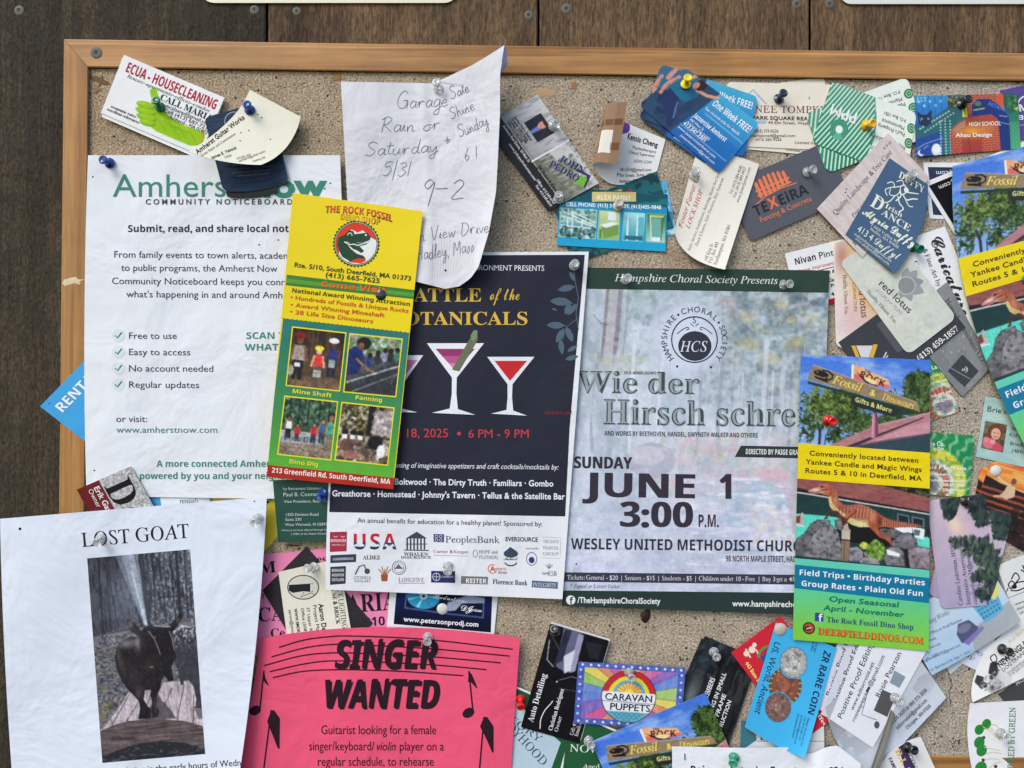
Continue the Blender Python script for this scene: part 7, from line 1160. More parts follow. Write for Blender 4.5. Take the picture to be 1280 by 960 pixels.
# ---- tie dye, portrait, sunset
def tie(cor, z, label, cx, cy):
    s = crd(label, cor, z, (70, 150, 90), group="tie-dye cards", gloss=True); p = Pic(132, 76, (40, 140, 84)); dx, dy = p.xx - cx, p.yy - cy; r_ = np.hypot(dx, dy); a = np.arctan2(dy, dx)
    for r0, r1, c in [(0, 9, (150, 120, 150)), (9, 14, (226, 210, 206)), (14, 22, (200, 70, 60)), (22, 28, (226, 214, 200)), (28, 42, (214, 204, 50)), (42, 150, (34, 140, 84))]: p.blend(np.clip((r_ - r0) / 3, 0, 1) * np.clip((r1 - r_) / 3 + 1, 0, 1), c, .95)
    p.blend(np.clip(np.sin(a * 26 + np.sin(r_ * .4)) * 2 - .6, 0, 1) * (r_ > 8), (196, 226, 190), .55); p.blend((p.fbm(5, 5, 3, 4) > .58) * 1.0, (20, 100, 60), .35); full(s, p, step=1.2); return s
s = tie([(1044, 482), (1174, 446), (1199, 515), (1068, 554)], 1.0, "green tie-dye card, the upper of two beside the upright rack card", 118, 62)
for t, x, y, h in [("Ronald F LaPrade", 1128, 474, 4.8), ("Sugar Bakers Owner", 1138, 481, 3), ("rlaprade@verizon.net", 1138, 489.5, 3), ("508-892-8988", 1155, 502, 3.4), ("508-829-0567", 1160, 509, 3.4)]: s.text(t, x + 8, y - 4, h, w=1191 - x - 8 + (0 if y < 480 else 4), ang=-15, f='G', c=(226, 236, 226))
s.done()
s = tie([(1084, 534), (1218.5, 544.5), (1211, 622), (1076, 612)], 1.6, "green tie-dye card, the lower of two beside the upright rack card", 84, 62)
for t, x, y, h, w in [("Tie Dye Co.", 1146, 556.5, 5.4, 35), ("Made To-Dye", 1150, 561.5, 3.6, 30), ("Ronald F LaPrade", 1146, 585.5, 4.6, 62), ("Sugar Bakers Owner", 1152, 593.5, 3.2, 56), ("rlaprade@verizon.net", 1152, 601, 3.2, 54), ("508-892-8988", 1178, 607.5, 3.6, 28), ("508-829-0567", 1178, 614, 3.6, 27)]: s.text(t, x, y, h, w=w, ang=2, f='G', c=(226, 236, 226))
s.done()
s = crd("pale blue-green ballroom card with a small portrait of a smiling woman", [(1232, 495.5), (1368, 520), (1355, 600), (1220, 571)], 1.0, (168, 200, 198)); p = Pic(136, 78, (166, 198, 198)); p.blend(p.fbm(30, 8, 4, 4) > .52, (200, 216, 214), .5); p.blend(p.fbm(30, 30, 3, 5), (130, 176, 176), .4); full(s, p, step=1.5)
p = Pic(27, 38, (120, 96, 80)); p.dabs(80, (0, 0, 27, 38), (1.5, 4), [(96, 74, 60), (140, 116, 90), (110, 120, 90), (80, 60, 50)], .8, 4); p.ell(14, 14, 9, 12, (110, 64, 44)); p.ell(15, 15, 5.6, 7.6, (222, 172, 150)); p.ell(13, 13.6, .9, .6, (60, 40, 36)); p.ell(17.4, 13.8, .9, .6, (60, 40, 36)); p.line([(12.6, 18.4), (15, 19.6), (17.6, 18.4)], 1, (190, 60, 70)); p.ell(9, 29, 7.5, 7, (216, 110, 130)); p.ell(5, 25, 3.4, 3.4, (226, 130, 146)); p.ell(13, 26, 3.4, 3, (232, 150, 160)); p.ell(19, 33, 6, 6, (196, 80, 100)); s.picture(p, [(1231.5, 526), (1259, 531), (1253.5, 566), (1226, 560)], 'portrait', lv=3)
s.text("Brie's Ballroom", 1233, 514, 6.6, w=70, ang=9, f='g', c=(40, 54, 56)); s.text("Ballet", 1264, 537, 4, w=14, ang=8, c=(60, 80, 80)); s.text("Kid's Parties", 1261, 545, 4.4, w=36, ang=8, c=(50, 64, 66)); s.text("BriesBallroom@", 1262, 556, 4.4, w=44, ang=8, c=(50, 64, 66)); s.text("(484) 467-1182", 1264, 565, 4.4, w=44, ang=8, c=(50, 64, 66)); s.done()
SG = "sunset dancer cards"
def sunset(cor, z, label):
    s = crd(label, cor, z, (200, 96, 50), r=9, group=SG, gloss=True); p = Pic(134, 80, (200, 90, 50)); p.grad((216, 96, 52), (232, 150, 70), 0, 0, 134, 18); p.grad((232, 150, 70), (190, 84, 50), 0, 18, 134, 34); p.blend((p.fbm(40, 3, 4, 4) > .55) * (p.yy < 34), (236, 186, 100), .7); p.poly([(0, 20), (20, 26), (60, 32), (134, 32), (134, 80), (0, 80)], (38, 32, 34))
    for y0, y1 in ((38, 41), (46, 49), (54, 57), (62, 64)): p.poly([(0, y0 - 4), (120, y0), (120, y1), (0, y1 - 4)], (176, 80, 56), .85)
    p.line([(14, 12), (16, 20), (26, 24), (34, 26), (38, 34)], 2.6, (214, 190, 160)); p.ell(36, 20, 3.2, 4, (120, 80, 60)); p.poly([(30, 26), (40, 26), (42, 38), (34, 44), (24, 42), (28, 34)], (206, 180, 150)); p.line([(26, 42), (18, 44)], 2.6, (206, 170, 140)); p.dabs(60, (40, 50, 134, 80), (1, 5), [(20, 22, 26), (60, 36, 34)], .7, 4); full(s, p); s.done()
sunset([(1227, 581), (1350, 640), (1318, 712), (1212, 650)], .9, "orange sunset card underneath, its rounded left corner showing")
sunset([(1239, 575), (1366, 606), (1348, 690), (1214, 648)], 1.6, "orange sunset card with a seated dancer under a white tack")
# ---- cleaning card, bee card, scraps
s = crd("small white card corner poking out lower left below the cleaning card", [(1150, 770), (1220, 780), (1212, 822), (1188, 843)], .5, (206, 214, 228)); s.text("LN", 1188, 832, 5, ang=-30, f='G', c=(90, 96, 120)); s.done()
s = crd("small white card with upside-down lettering below the cleaning card", [(1228, 842), (1168, 812), (1190, 756), (1247, 790)], 1.0, (208, 216, 232)); s.text("Angela", 16, 14, 6, w=28, f='I', c=(90, 96, 130), sp='L'); s.text("Cleaning & more", 8, 24, 4.6, w=44, f='g', c=(90, 96, 130), sp='L'); s.text("for home", 20, 33, 4.4, w=26, f='g', c=(90, 96, 130), sp='L'); s.done()
s = crd("teal card edge between the bee card and the dog training card", [(1234, 786), (1300, 752), (1312, 790), (1246, 812)], .5, (30, 110, 104)); s.done()
s = crd("pale blue cleaning card with a bucket and sponge picture, curling forward", [(1122, 770), (1237, 708), (1276, 776), (1165, 844)], 1.6, (186, 206, 226), mids={'B': (1222, 812)}, lift=(0, 0, 6, 5), bow=1)
p = Pic(130, 80, (176, 198, 220)); p.grad((196, 212, 228), (150, 180, 208)); p.poly([(70, 56), (130, 50), (130, 80), (60, 80)], (150, 158, 166)); p.poly([(86, 30), (122, 26), (118, 56), (90, 58)], (90, 160, 196)); p.ell(104, 28, 18, 5, (150, 206, 230))
for k in range(4):
    for j in range(6): p.rect(90 + j * 4.6, 34 + k * 5.4, 92.4 + j * 4.6, 36.6 + k * 5.4, (50, 110, 150))
p.poly([(104, 10), (128, 8), (126, 34), (114, 40), (106, 26)], (206, 200, 120)); p.poly([(52, 52), (60, 42), (74, 44), (80, 58), (66, 66), (52, 64)], (76, 80, 112)); p.ell(64, 50, 9, 5, (110, 112, 140)); p.poly([(54, 64), (84, 58), (86, 62), (58, 70)], (120, 110, 170)); full(s, p)
for t, x, y, h, w, a in [("Cleaning Works", 1150, 786, 6, 42, -27), ("Home, Office or Small Business", 1150, 799, 3.6, 58, -24), ("One Week", 1152, 806, 3.2, 20, -22), ("Deep Clean-Ups", 1152, 815, 3.2, 26, -22), ("413 - 30 - 2383", 1148, 830, 3.6, 28, -24), ("Angelacleans95@gmail.com", 1152, 829, 3.4, 54, -24), ("61 Bernhard St, Apt 1, Unit 1", 1164, 839, 3.4, 58, -26)]: s.text(t, x, y, h, w=w, ang=a, f='I' if h > 5 else 'g', c=(84, 96, 120))
s.done()
s = crd("white card with a black bee drawing cut off by the right edge", [(1246, 707), (1375, 656), (1396, 730), (1271, 778)], .9, (214, 218, 220))
for a in [[(1260, 731), (1264, 726), (1268, 730), (1264, 736), (1260, 731)], [(1264, 724), (1269, 716), (1274, 722), (1269, 729)], [(1264, 734), (1272, 728), (1284, 726)], [(1263, 738), (1272, 738), (1284, 733)], [(1260, 735), (1256, 741)], [(1282, 716), (1276, 712)]]: s.line(smooth(a), 1.5, (30, 30, 34), 'bee_drawing', sub=99)
s.disc(1268, 733, 3, (30, 30, 34), 'bee_drawing'); s.text("vv", 1277, 712, 8, f='B'); s.line([(1258, 748), (1300, 732)], .6, (90, 90, 96)); s.text("www.dianne.com", 1269, 757, 3.4, w=40, ang=-21, c=(60, 60, 66)); s.text("diane@email.com", 1271, 763, 3.4, w=38, ang=-21, c=(60, 60, 66)); s.text("(413) 253 5252", 1275, 768, 3.4, w=34, ang=-21, c=(60, 60, 66)); s.done()
# ---- purple sky cards
def sky(cor, z, label, txt=True):
    s = crd(label, cor, z, (176, 176, 200), group="dusk sky cards with fir trees", r=7); p = Pic(138, 76, (176, 172, 200)); p.grad((150, 148, 186), (206, 186, 200), 0, 0, 138, 76, vert=False); p.blend(p.fbm(30, 14, 4, 4), (196, 176, 196), .6); p.blend(np.exp(-((p.xx - 104) / 9) ** 2 - ((p.yy - 32) / 7) ** 2), (244, 222, 190), 1); p.blend(np.exp(-((p.xx - 96) / 16) ** 2 - ((p.yy - 38) / 12) ** 2), (226, 190, 184), .5)
    tg = [(46, 58, 62), (62, 80, 74), (34, 44, 48), (84, 104, 84)]
    p.dabs(700, (2, 44, 76, 76), (.8, 2.8), tg, .9, 5, 2.4, ang=10, mask=lambda x, y: y > 56 + 6 * math.sin(x * .3) - (6 if x < 44 else 0)); p.dabs(500, (44, 22, 92, 70), (.7, 2.2), tg, .9, 6, 3, ang=20, mask=lambda x, y: abs(x - 74 + (y - 46) * .4) < 3 + (y - 20) * .34); p.dabs(900, (100, 20, 138, 76), (.7, 2.6), tg[:3], .9, 7, 3, ang=30, mask=lambda x, y: x > 122 + 10 * math.sin(y * .17) - max(0, y - 44) * .8); full(s, p)
    if txt:
        for t, x, y, h, w in [("Caroline Lederman, MSW", 3, 27, 5.4, 78), ("Integrative Acupressure", 3, 36.5, 5, 74), ("carolinefaith29@gmail.com", 3, 44.5, 5, 80), ("413-695-7960", 3, 52.5, 5, 42)]: s.text(t, x, y, h, w=w, f='U', c=(36, 34, 52), sp='L')
    s.done()
sky([(1160, 744), (1192, 620), (1266, 644), (1236, 762)], 2.3, "dusk sky card underneath, its dark fir trees showing at the right", False)
sky([(1176, 761), (1158, 626), (1231, 617), (1255, 755)], 3.0, "dusk sky card with fir trees and text running upwards, pinned on top")
# ---- dog trainer, seedlings
s = crd("dark grey card strip with white letters at the right edge, under the dog card", [(1248, 868), (1300, 832), (1330, 880), (1262, 884)], .8, (64, 66, 66)); s.text("PROF", 1271, 857, 4, w=14, ang=-35, c=(226, 226, 226)); s.done()
s = crd("white dog training card with a black and white dog, under a dark grey pin", [(1236, 808), (1335, 720), (1352, 812), (1216, 878)], 1.6, (226, 228, 228), mids={'L': (1217, 848)}, lift=(0, 0, 0, 3))
p = Pic(52, 44, (226, 228, 228)); p.ell(24, 28, 15, 14, (176, 180, 184)); p.poly([(2, 10), (10, 4), (16, 12), (12, 26), (4, 24)], (60, 60, 64)); p.poly([(24, 12), (34, 2), (42, 4), (38, 18), (30, 22)], (54, 54, 58)); p.ell(18, 20, 6, 9, (206, 208, 210), 1, 20); p.ell(12, 22, 2.6, 3.4, (30, 30, 32)); p.ell(24, 19, 2.6, 3.2, (40, 40, 42)); p.ell(20, 34, 8, 7, (150, 154, 158)); p.ell(17, 31, 3, 2.4, (34, 34, 36)); p.line([(12, 38), (20, 41), (28, 36)], 1.3, (50, 50, 52)); p.dabs(120, (6, 14, 40, 44), (.5, 1.6), [(220, 222, 224), (90, 92, 96), (130, 132, 136)], .5, 4, 2); p.ell(40, 30, 8, 12, (206, 208, 210), .9)
s.picture_cut(p, [(1212, 846), (1250, 818), (1272, 850), (1234, 878)], (226, 228, 228), 'dog_photo')
s.line(smooth([(1242, 830), (1238, 822), (1243, 818), (1246, 824), (1244, 832), (1250, 826), (1260, 822)]), 1.3, (40, 40, 44), 'line_drawing', sub=99); s.text("NEW ENGLAND", 1250, 835, 7.4, w=58, ang=-40, f='G', c=(34, 34, 38), part='heading'); s.text("DOG TRAINING", 1254, 840, 4.6, w=46, ang=-40, f='g', c=(34, 34, 38)); s.text("info@newdogs.com", 1260, 843, 3.4, w=36, ang=-38, c=(130, 132, 136)); s.text("978 500 0275", 1263, 846, 3.4, w=28, ang=-38, c=(130, 132, 136)); s.text("Red Barn", 1262, 805, 5, w=26, ang=-42, f='I', c=(206, 186, 130)); s.done()
s = Sheet("flyer", "white sheet with green seedlings and sideways green lettering", "flyer", [(1213, 879), (1350, 872), (1352, 1010), (1230, 1015)], 2.4, (222, 224, 230), mids={'L': (1211, 938)}, lift=(0, 0, 0, 5), th=.15)
for (x, y, sx) in [(1224, 912, 7), (1233, 905, 7), (1227, 938, 8), (1224, 928, 8), (1226, 960, 9)]: s.disc(x, y, sx * .8, (42, 128, 56), 'seedling_print', ry=sx * .95, ang=25); s.line([(x - sx * .5, y + sx * .6), (x + sx * .4, y - sx * .5)], .5, (30, 90, 44), 'seedling_print')
for P in [[(1228, 908), (1238, 914), (1246, 922)], [(1236, 908), (1244, 916), (1250, 926)], [(1230, 934), (1240, 936), (1250, 938)], [(1232, 942), (1242, 940), (1252, 942)], [(1230, 950), (1240, 948), (1250, 950)], [(1236, 960), (1244, 954), (1252, 952)], [(1238, 906), (1244, 906), (1250, 912)]]: s.line(smooth(P), .9, (196, 190, 120), 'seedling_print', sub=99)
for x, y in ((1229.5, 922), (1229, 950), (1244.5, 958)): s.disc(x, y, 2.2, (96, 46, 56), 'seedling_print')
s.text("INSPIRED BY GREEN", 1266, 975, 7.4, w=92, ang=-88, f='U', c=(70, 130, 90), part='heading'); s.text("INSPIRED BY GREEN", 1266.4, 975, 7.4, w=92, ang=-88, f='U', c=(70, 130, 90), part='heading', lv=8); s.done()
rack("rack card with dinosaur and shop sign, tilted at the right edge of the board", [(1191, 207.5), (1352, 165), (1440, 505), (1300, 590)], 4.4, mids={'L': (1214, 395)}, lift=(0, 0, 0, 6))
rack("upright rack card with dinosaur and shop sign, held by a red pin", [(1001, 443), (1163, 450), (1161, 813.5), (991, 799.5)], 7.4, bow=.7)
# ---- bottom row
s = Sheet("flyer", "dark green flyer with grey-blue panel and white serif letters beside the pink flyer", "flyer", [(628, 850), (792, 922), (790, 1090), (610, 1080)], 3.5, (28, 84, 50), th=.15)
s.line([(628, 851), (792, 923)], 3, (222, 226, 228), 'border'); s.poly([(636, 868), (701, 928), (684, 975), (630, 975)], (176, 198, 212), 'panel'); s.poly([(706, 940), (700, 962), (694, 975), (702, 975)], (214, 222, 226), 'panel')
s.text("STORY", 628, 895, 9, w=58, ang=36, f='U', c=(60, 84, 108)); s.text("BOYHOOD", 626, 902, 11, w=78, ang=47, f='U', c=(50, 70, 96)); s.text("NOW", 713, 939, 9, w=40, ang=4, f='U', c=(226, 230, 228), part='heading'); s.text("Aged", 729, 961, 6, w=22, f='U', c=(226, 230, 228)); s.done()
s = crd("thin white edge of a card beneath the black car card", [(689, 777), (763, 799), (726, 926), (652, 906)], 4.0, (206, 208, 212)); s.done()
s = crd("black auto detailing card with a car headlight, pinned by a dark clear pin", [(651, 909), (688, 779.5), (761.5, 801), (724, 929)], 4.5, (20, 20, 26), gloss=True, r=2)
p = Pic(136, 77, (17, 17, 23)); q = lambda P: [((909 - y) * .962 + (x - 651) * .28, (x - 651) * .96 - (909 - y) * .28) for x, y in P]
p.poly(q([(706, 784), (730, 790), (720, 836), (708, 842), (696, 832)]), (96, 98, 128)); p.poly(q([(708, 786), (716, 788), (704, 826), (694, 830)]), (44, 46, 66)); p.poly(q([(724, 792), (731, 794), (720, 838), (712, 842)]), (150, 152, 180)); p.poly(q([(706, 820), (720, 812), (714, 838), (706, 842)]), (206, 210, 226)); p.line(q([(688, 800), (685, 824), (694, 834)]), .9, (190, 194, 206)); p.line(q([(700, 850), (716, 846), (730, 852)]), .8, (120, 124, 140)); p.line(q([(690, 792), (700, 812)]), .8, (90, 94, 110)); p.poly(q([(732, 800), (754, 806), (748, 824), (738, 822)]), (34, 36, 46)); p.line(q([(700, 860), (720, 864)]), .6, (90, 94, 110)); p.ell(*q([(697, 852)])[0], 1, 1, (220, 220, 226)); full(s, p)
s.text("Auto Detailing", 10, 13, 7.4, w=62, f='B', c=(228, 228, 232), sp='L', part='heading'); s.line(smooth([(675, 911), (676, 899), (681, 888), (688, 880), (691, 876)]), 1.1, (222, 222, 228), sp='P', sub=99); s.text("Christian Rodriguez", 691 - 691 + 6, 39, 5.2, w=54, f='B', c=(228, 228, 232), sp='L'); s.text("Owner", 7, 46, 4.6, w=20, f='U', c=(228, 228, 232), sp='L'); s.text("Cell: 413 559 1187", 8, 66, 4.6, w=40, f='U', c=(228, 228, 232), sp='L'); s.text("Email: crod@auto", 8, 72, 4.6, w=40, f='U', c=(228, 228, 232), sp='L'); s.done()
s = crd("rainbow puppet theatre card with a starry blue border", [(723, 827), (857, 835), (851, 912), (717, 904)], 5.2, (70, 90, 176), r=2)
p = Pic(134, 77, (72, 92, 176)); p.blend(p.fbm(6, 6, 3, 4) > .5, (92, 110, 196), .6)
m = p.region([(9, 7), (125, 7), (125, 69), (9, 69)]); cx, cy = 66, 38; ang = np.degrees(np.arctan2(p.yy - cy, p.xx - cx)); cl = [(90, 110, 200), (200, 60, 130), (226, 110, 60), (232, 206, 50), (130, 190, 60), (70, 130, 200), (110, 80, 180), (206, 70, 140), (226, 120, 60), (232, 206, 50), (140, 196, 70), (60, 120, 196)]
sec_ = [(-180, -168, (80, 120, 200)), (-168, -156, (140, 190, 70)), (-156, -143, (226, 206, 50)), (-143, -130, (222, 116, 60)), (-130, -110, (200, 70, 140)), (-110, -70, (226, 206, 60)), (-70, -58, (222, 116, 60)), (-58, -38, (206, 80, 140)), (-38, -26, (130, 80, 176)), (-26, -12, (80, 120, 206)), (-12, 4, (150, 196, 80)), (4, 16, (230, 210, 60)), (16, 30, (222, 120, 70)), (30, 60, (140, 70, 150)), (60, 120, (226, 206, 50)), (120, 136, (226, 120, 60)), (136, 152, (206, 60, 130)), (152, 168, (110, 80, 176)), (168, 180, (80, 110, 200))]
for a0, a1, c in sec_: p.blend(m * ((ang >= a0) & (ang < a1)), c, .9); p.line([(cx, cy), (cx + 90 * math.cos(R(a0)), cy + 90 * math.sin(R(a0)))], .6, (40, 40, 60), .8)
p.blend(p.fbm(3, 9, 3, 7) * m, (236, 226, 226), .35)
border = 1 - m; p.blend(border, (68, 88, 172), .95); p.blend(border * (p.fbm(5, 5, 3, 4) > .52), (96, 116, 200), .6)
for k in range(13): 
    for y in (3.6, 73): p.ell(6 + k * 10.2, y, 1.5, 1.5, (226, 232, 240))
for k in range(7):
    for x in (4.4, 129.5): p.ell(x, 10 + k * 9, 1.3, 1.3, (226, 232, 240))
p.ell(cx, 40, 34, 32.5, (40, 40, 50)); p.ell(cx, 40, 33, 31.5, (196, 40, 48)); p.ell(cx, 40, 27, 26, (40, 50, 60)); p.ell(cx, 40, 26.4, 25.4, (232, 206, 60)); p.ell(cx, 40, 21.5, 20.5, (90, 170, 200)); p.ell(cx, 40, 17, 16, (232, 190, 90))
for k in range(9): a = R(-170 + k * 20); p.line([(cx, 36), (cx + 16 * math.cos(a), 36 + 15 * math.sin(a))], .7, (180, 90, 40))
p.ell(cx, 35, 5, 5, (240, 210, 60)); mm = p.region([(0, 34), (134, 35.5), (134, 60), (0, 58.5)]) * (np.hypot((p.xx - cx) / 33, (p.yy - 40) / 31.5) < 1); p.blend(mm, (222, 226, 232), 1); p.line([(33.4, 46.4), (98.6, 47.6)], .6, (50, 50, 60)); mw = (p.yy > 58.6 + (p.xx - 66) * .01) * (np.hypot((p.xx - cx) / 33, (p.yy - 40) / 31.5) < 1); p.blend(mw, (100, 170, 196), 1)
for r_ in range(4):
    for k in range(10): x = 38 + k * 6 + (r_ % 2) * 3; y = 61 + r_ * 3; 
    pass
for r_ in range(4):
    for k in range(11):
        x, y = 35 + k * 6 + (r_ % 2) * 3, 60.5 + r_ * 3
        if math.hypot((x - cx) / 31, (y - 40) / 30) < 1: p.line([(x - 3, y + 1), (x, y - .6), (x + 3, y + 1)], .6, (40, 90, 120))
full(s, p)
s.text("CARAVAN", 36, 45.2, 8.4, w=60, f='g', c=(34, 40, 64), sp='L', part='heading'); s.text("CARAVAN", 36.4, 45.4, 8.4, w=60, f='g', c=(34, 40, 64), sp='L', part='heading', lv=7); s.text("PUPPETS", 43, 57.2, 8.4, w=51, f='g', c=(34, 40, 64), sp='L', part='heading'); s.text("PUPPETS", 43.4, 57.4, 8.4, w=51, f='g', c=(34, 40, 64), sp='L', part='heading', lv=7); s.done()
TG = "dark timber framing cards"
for k, (cor, z, lb) in enumerate([([(832, 902), (877, 798), (944, 824), (900, 944)], 1.1, "dark timber framing card underneath, a sliver showing on its left"), ([(838, 906), (881, 795), (948, 823), (906, 946)], 1.8, "dark timber framing card with white capital letters, pinned by a clear pin")]):
    s = crd(lb, cor, z, (28, 30, 34), group=TG, gloss=True); p = Pic(120, 74, (30, 32, 36)); p.blend(p.fbm(40, 6, 4, 6) > .52, (60, 62, 64), .6); p.blend(p.fbm(20, 4, 4, 7) > .6, (16, 16, 20), .8); p.blend(np.exp(-((p.xx - 40) / 24) ** 2 - ((p.yy - 10) / 9) ** 2), (126, 140, 150), .7); p.dabs(60, (70, 0, 120, 26), (1, 4), [(60, 84, 104), (30, 40, 50)], .5, 5); full(s, p, step=1.3)
    if k:
        WT = (222, 224, 226); s.text("NEW ENGLAND TIMBERS", 6, 32, 6.4, w=74, f='N', c=WT, sp='L', part='heading')
        for i_, (t, w) in enumerate([("SPECIALIZING IN SMALL", 88), ("TIMBER FRAME", 64), ("CONSTRUCTION", 60)]): s.text(t, 4, 43 + i_ * 9, 5, w=w, f='G', c=WT, sp='L')
    s.done()
rack("rack card with shop sign, tilted at the bottom under a stapled white paper", [(739, 927), (882, 866), (1022, 1190), (882, 1255)], 6.0, step=1.0)
s = crd("small white and teal card peeking out below the blue coin card", [(926, 900), (1030, 908), (1031, 962), (924, 968)], 3.5, (208, 212, 216)); s.quad([(926, 900), (942, 901), (946, 925), (924, 940)], (60, 110, 124), 'panel'); s.poly([(940, 904), (946, 908), (944, 920), (938, 914)], (150, 84, 76)); s.text("E", 950, 925, 6, f='N'); s.rect(946, 926, 1030, 926.8, (120, 120, 124)); s.done()
s = crd("red card with a small cream bear logo behind the blue coin card", [(976, 770), (1062, 882), (1000, 929), (914, 816)], 3.9, (200, 38, 56), gloss=True)
s.disc(940, 812, 4.4, (228, 214, 196), 'bear_logo'); s.disc(943, 806, 2.8, (228, 214, 196), 'bear_logo'); s.disc(933, 817, 3.6, (228, 214, 196), 'bear_logo'); s.line([(932, 811), (938, 822)], 2, (228, 214, 196), 'bear_logo'); s.line([(945, 812), (948, 818)], 1.8, (228, 214, 196), 'bear_logo'); s.ring(962, 822, 14, 3, (70, 150, 80), 'emblem', a0=180, a1=300); s.quad([(950, 822), (962, 812), (974, 828), (960, 838)], (50, 80, 140), 'emblem')
s.text("443 State St", 931, 829, 4.6, w=30, ang=56, f='G', c=(240, 220, 130)); s.text("Groceries", 1026, 866, 4, w=26, ang=56, f='G', c=(240, 210, 90)); s.text("Sandwiches", 1018, 874, 4.4, w=34, ang=56, f='G', c=(240, 210, 90)); s.text("Coffee", 1014, 884, 4.6, w=30, ang=56, f='B', c=(235, 225, 220)); s.done()
s = crd("sky-blue rare coin card with three coins, curled at its lower edge", [(1046, 810), (1006, 947), (931, 909), (970, 778)], 4.9, (62, 172, 226), mids={'R': (974, 934)}, lift=(0, 7, 3, 0), bow=.8, wrinkle=.3)
CK = (34, 44, 76)
s.text("ZR RARE COIN", 8, 15, 9.4, w=80, f='N', c=CK, sp='L', part='heading'); s.text("US, World, Ancient", 22, 78.5, 7.6, w=94, f='g', c=CK, sp='L', part='heading'); s.text("WE BUY", 4, 28, 2.6, w=12, c=CK, sp='L'); s.text("& SELL", 4, 32, 2.6, w=12, c=CK, sp='L')
for i_, t in enumerate(["Manager: Zack Rare & Coin", "Cell: (413) 456 1122", "zrrarecoin@gmail.com", "Free estimates & advice"]): s.text(t, 92, 13 + i_ * 5.2, 3, w=36 - (i_ % 2) * 6, c=(40, 70, 110), sp='L')
def coin(x, y, rx, ry, base, hi, lo, sd):
    p = Pic(int(rx * 2 + 2), int(ry * 2 + 2), (62, 172, 226)); w2, h2 = p.w / 2, p.h / 2; p.ell(w2, h2, rx, ry, lo); p.ell(w2, h2, rx * .95, ry * .95, base); p.ell(w2, h2, rx * .84, ry * .84, lo, .6); p.ell(w2, h2, rx * .81, ry * .81, base); g = random.Random(sd)
    for k in range(30): a = k * 12; p.line([(w2 + rx * .87 * math.cos(R(a)), h2 + ry * .87 * math.sin(R(a))), (w2 + rx * .92 * math.cos(R(a)), h2 + ry * .92 * math.sin(R(a)))], .8, lo if k % 2 else hi, .8)
    p.dabs(130, (w2 - rx * .55, h2 - ry * .6, w2 + rx * .5, h2 + ry * .55), (.5, 2), [hi, lo, base], .7, sd, 2.4); p.ell(w2 - 1, h2 - 2, rx * .34, ry * .4, hi, .35); p.line([(w2 - rx * .3, h2 + ry * .3), (w2 - rx * .36, h2 - ry * .2), (w2, h2 - ry * .5), (w2 + rx * .34, h2 - ry * .1), (w2 + rx * .2, h2 + ry * .4)], .9, lo, .8)
    P = s.inv([(x, y)])[0]; s.disc(x, y, 1, base, 'coin_print', lv=0)
    return p, x, y, rx, ry
for (x, y, rx, ry, b_, h_, l_, sd, lv) in [(981.5, 857.5, 20, 23, (128, 78, 62), (196, 110, 84), (70, 60, 50), 5, 2), (992, 828, 16.5, 19, (168, 172, 170), (222, 224, 222), (96, 100, 100), 6, 3), (972.5, 884, 15.5, 18, (122, 92, 86), (170, 136, 128), (72, 56, 60), 7, 4)]:
    p, *_ = coin(x, y, rx, ry, b_, h_, l_, sd)
    if sd == 5:
        for k in range(40): a = R(k * 9); p.line([(p.w / 2 + 17 * math.cos(a), p.h / 2 + 20 * math.sin(a)), (p.w / 2 + 19.6 * math.cos(a), p.h / 2 + 22.6 * math.sin(a))], 1.2, (206, 186, 60) if k % 2 else (40, 70, 110))
    w2, h2 = p.w / 2, p.h / 2; s.picture_cut(p, [(x - w2, y - h2), (x + w2, y - h2), (x + w2, y + h2), (x - w2, y + h2)], (62, 172, 226), 'coin_picture', lv=lv)
s.done()
s = crd("dark brown card with sideways white letters under the proofreading cards", [(1062, 896), (1118, 962), (1100, 990), (1042, 920)], 4.4, (78, 72, 66)); s.text("Home Repair", 1060, 931, 4.6, w=40, ang=54, f='G', c=(214, 214, 214)) ; s.done()
PG = "proofreading cards"
for cor, z, lb in [([(1018, 885), (1062, 762), (1134, 790), (1092, 912)], 4.9, "lilac-white proofreading card furthest left in its fan"), ([(1026, 893), (1074, 770), (1146, 800), (1096, 924)], 5.3, "white proofreading card in the middle of its fan")]:
    s = crd(lb, cor, z, (204, 206, 222), group=PG); s.text("Positive Proof Editing", 20, 14, 6.6, w=96, f='g', c=(30, 30, 36), sp='L'); s.text("www.editorrosie.net", 30, 22, 4.6, w=70, c=(40, 40, 46), sp='L'); s.text("B", 6, 24, 8, f='N', sp='L'); s.done()
s = crd("grey photo card with a press and phone numbers beside the proofreading card", [(1032, 884), (1130, 796), (1183, 872), (1086, 975)], 5.7, (170, 176, 186), mids={'L': (1050, 935)}, gloss=True); p = Pic(132, 92, (170, 178, 190)); p.grad((128, 132, 138), (196, 206, 222)); p.blend(p.fbm(40, 20, 4, 5) > .5, (206, 214, 226), .5); p.dabs(60, (84, 4, 130, 34), (.6, 2.4), [(96, 96, 100), (220, 222, 226), (130, 110, 100)], .7, 5, 6, ang=0); p.poly([(74, 20), (92, 12), (96, 22), (80, 32)], (110, 124, 140)); p.poly([(76, 34), (100, 14), (102, 16), (80, 38)], (150, 96, 80), .8); full(s, p)
s.text("413 375 2631 or 860 370 2039", 1112, 909, 4.6, w=66, ang=-44, f='N', c=(60, 62, 72)); s.text("editorrosie5@gmail.com", 1122, 912, 4.4, w=52, ang=-44, f='N', c=(60, 62, 72)); s.text("Chicopee , MA 01020", 1134, 912, 4.4, w=42, ang=-44, f='N', c=(60, 62, 72)); s.done()
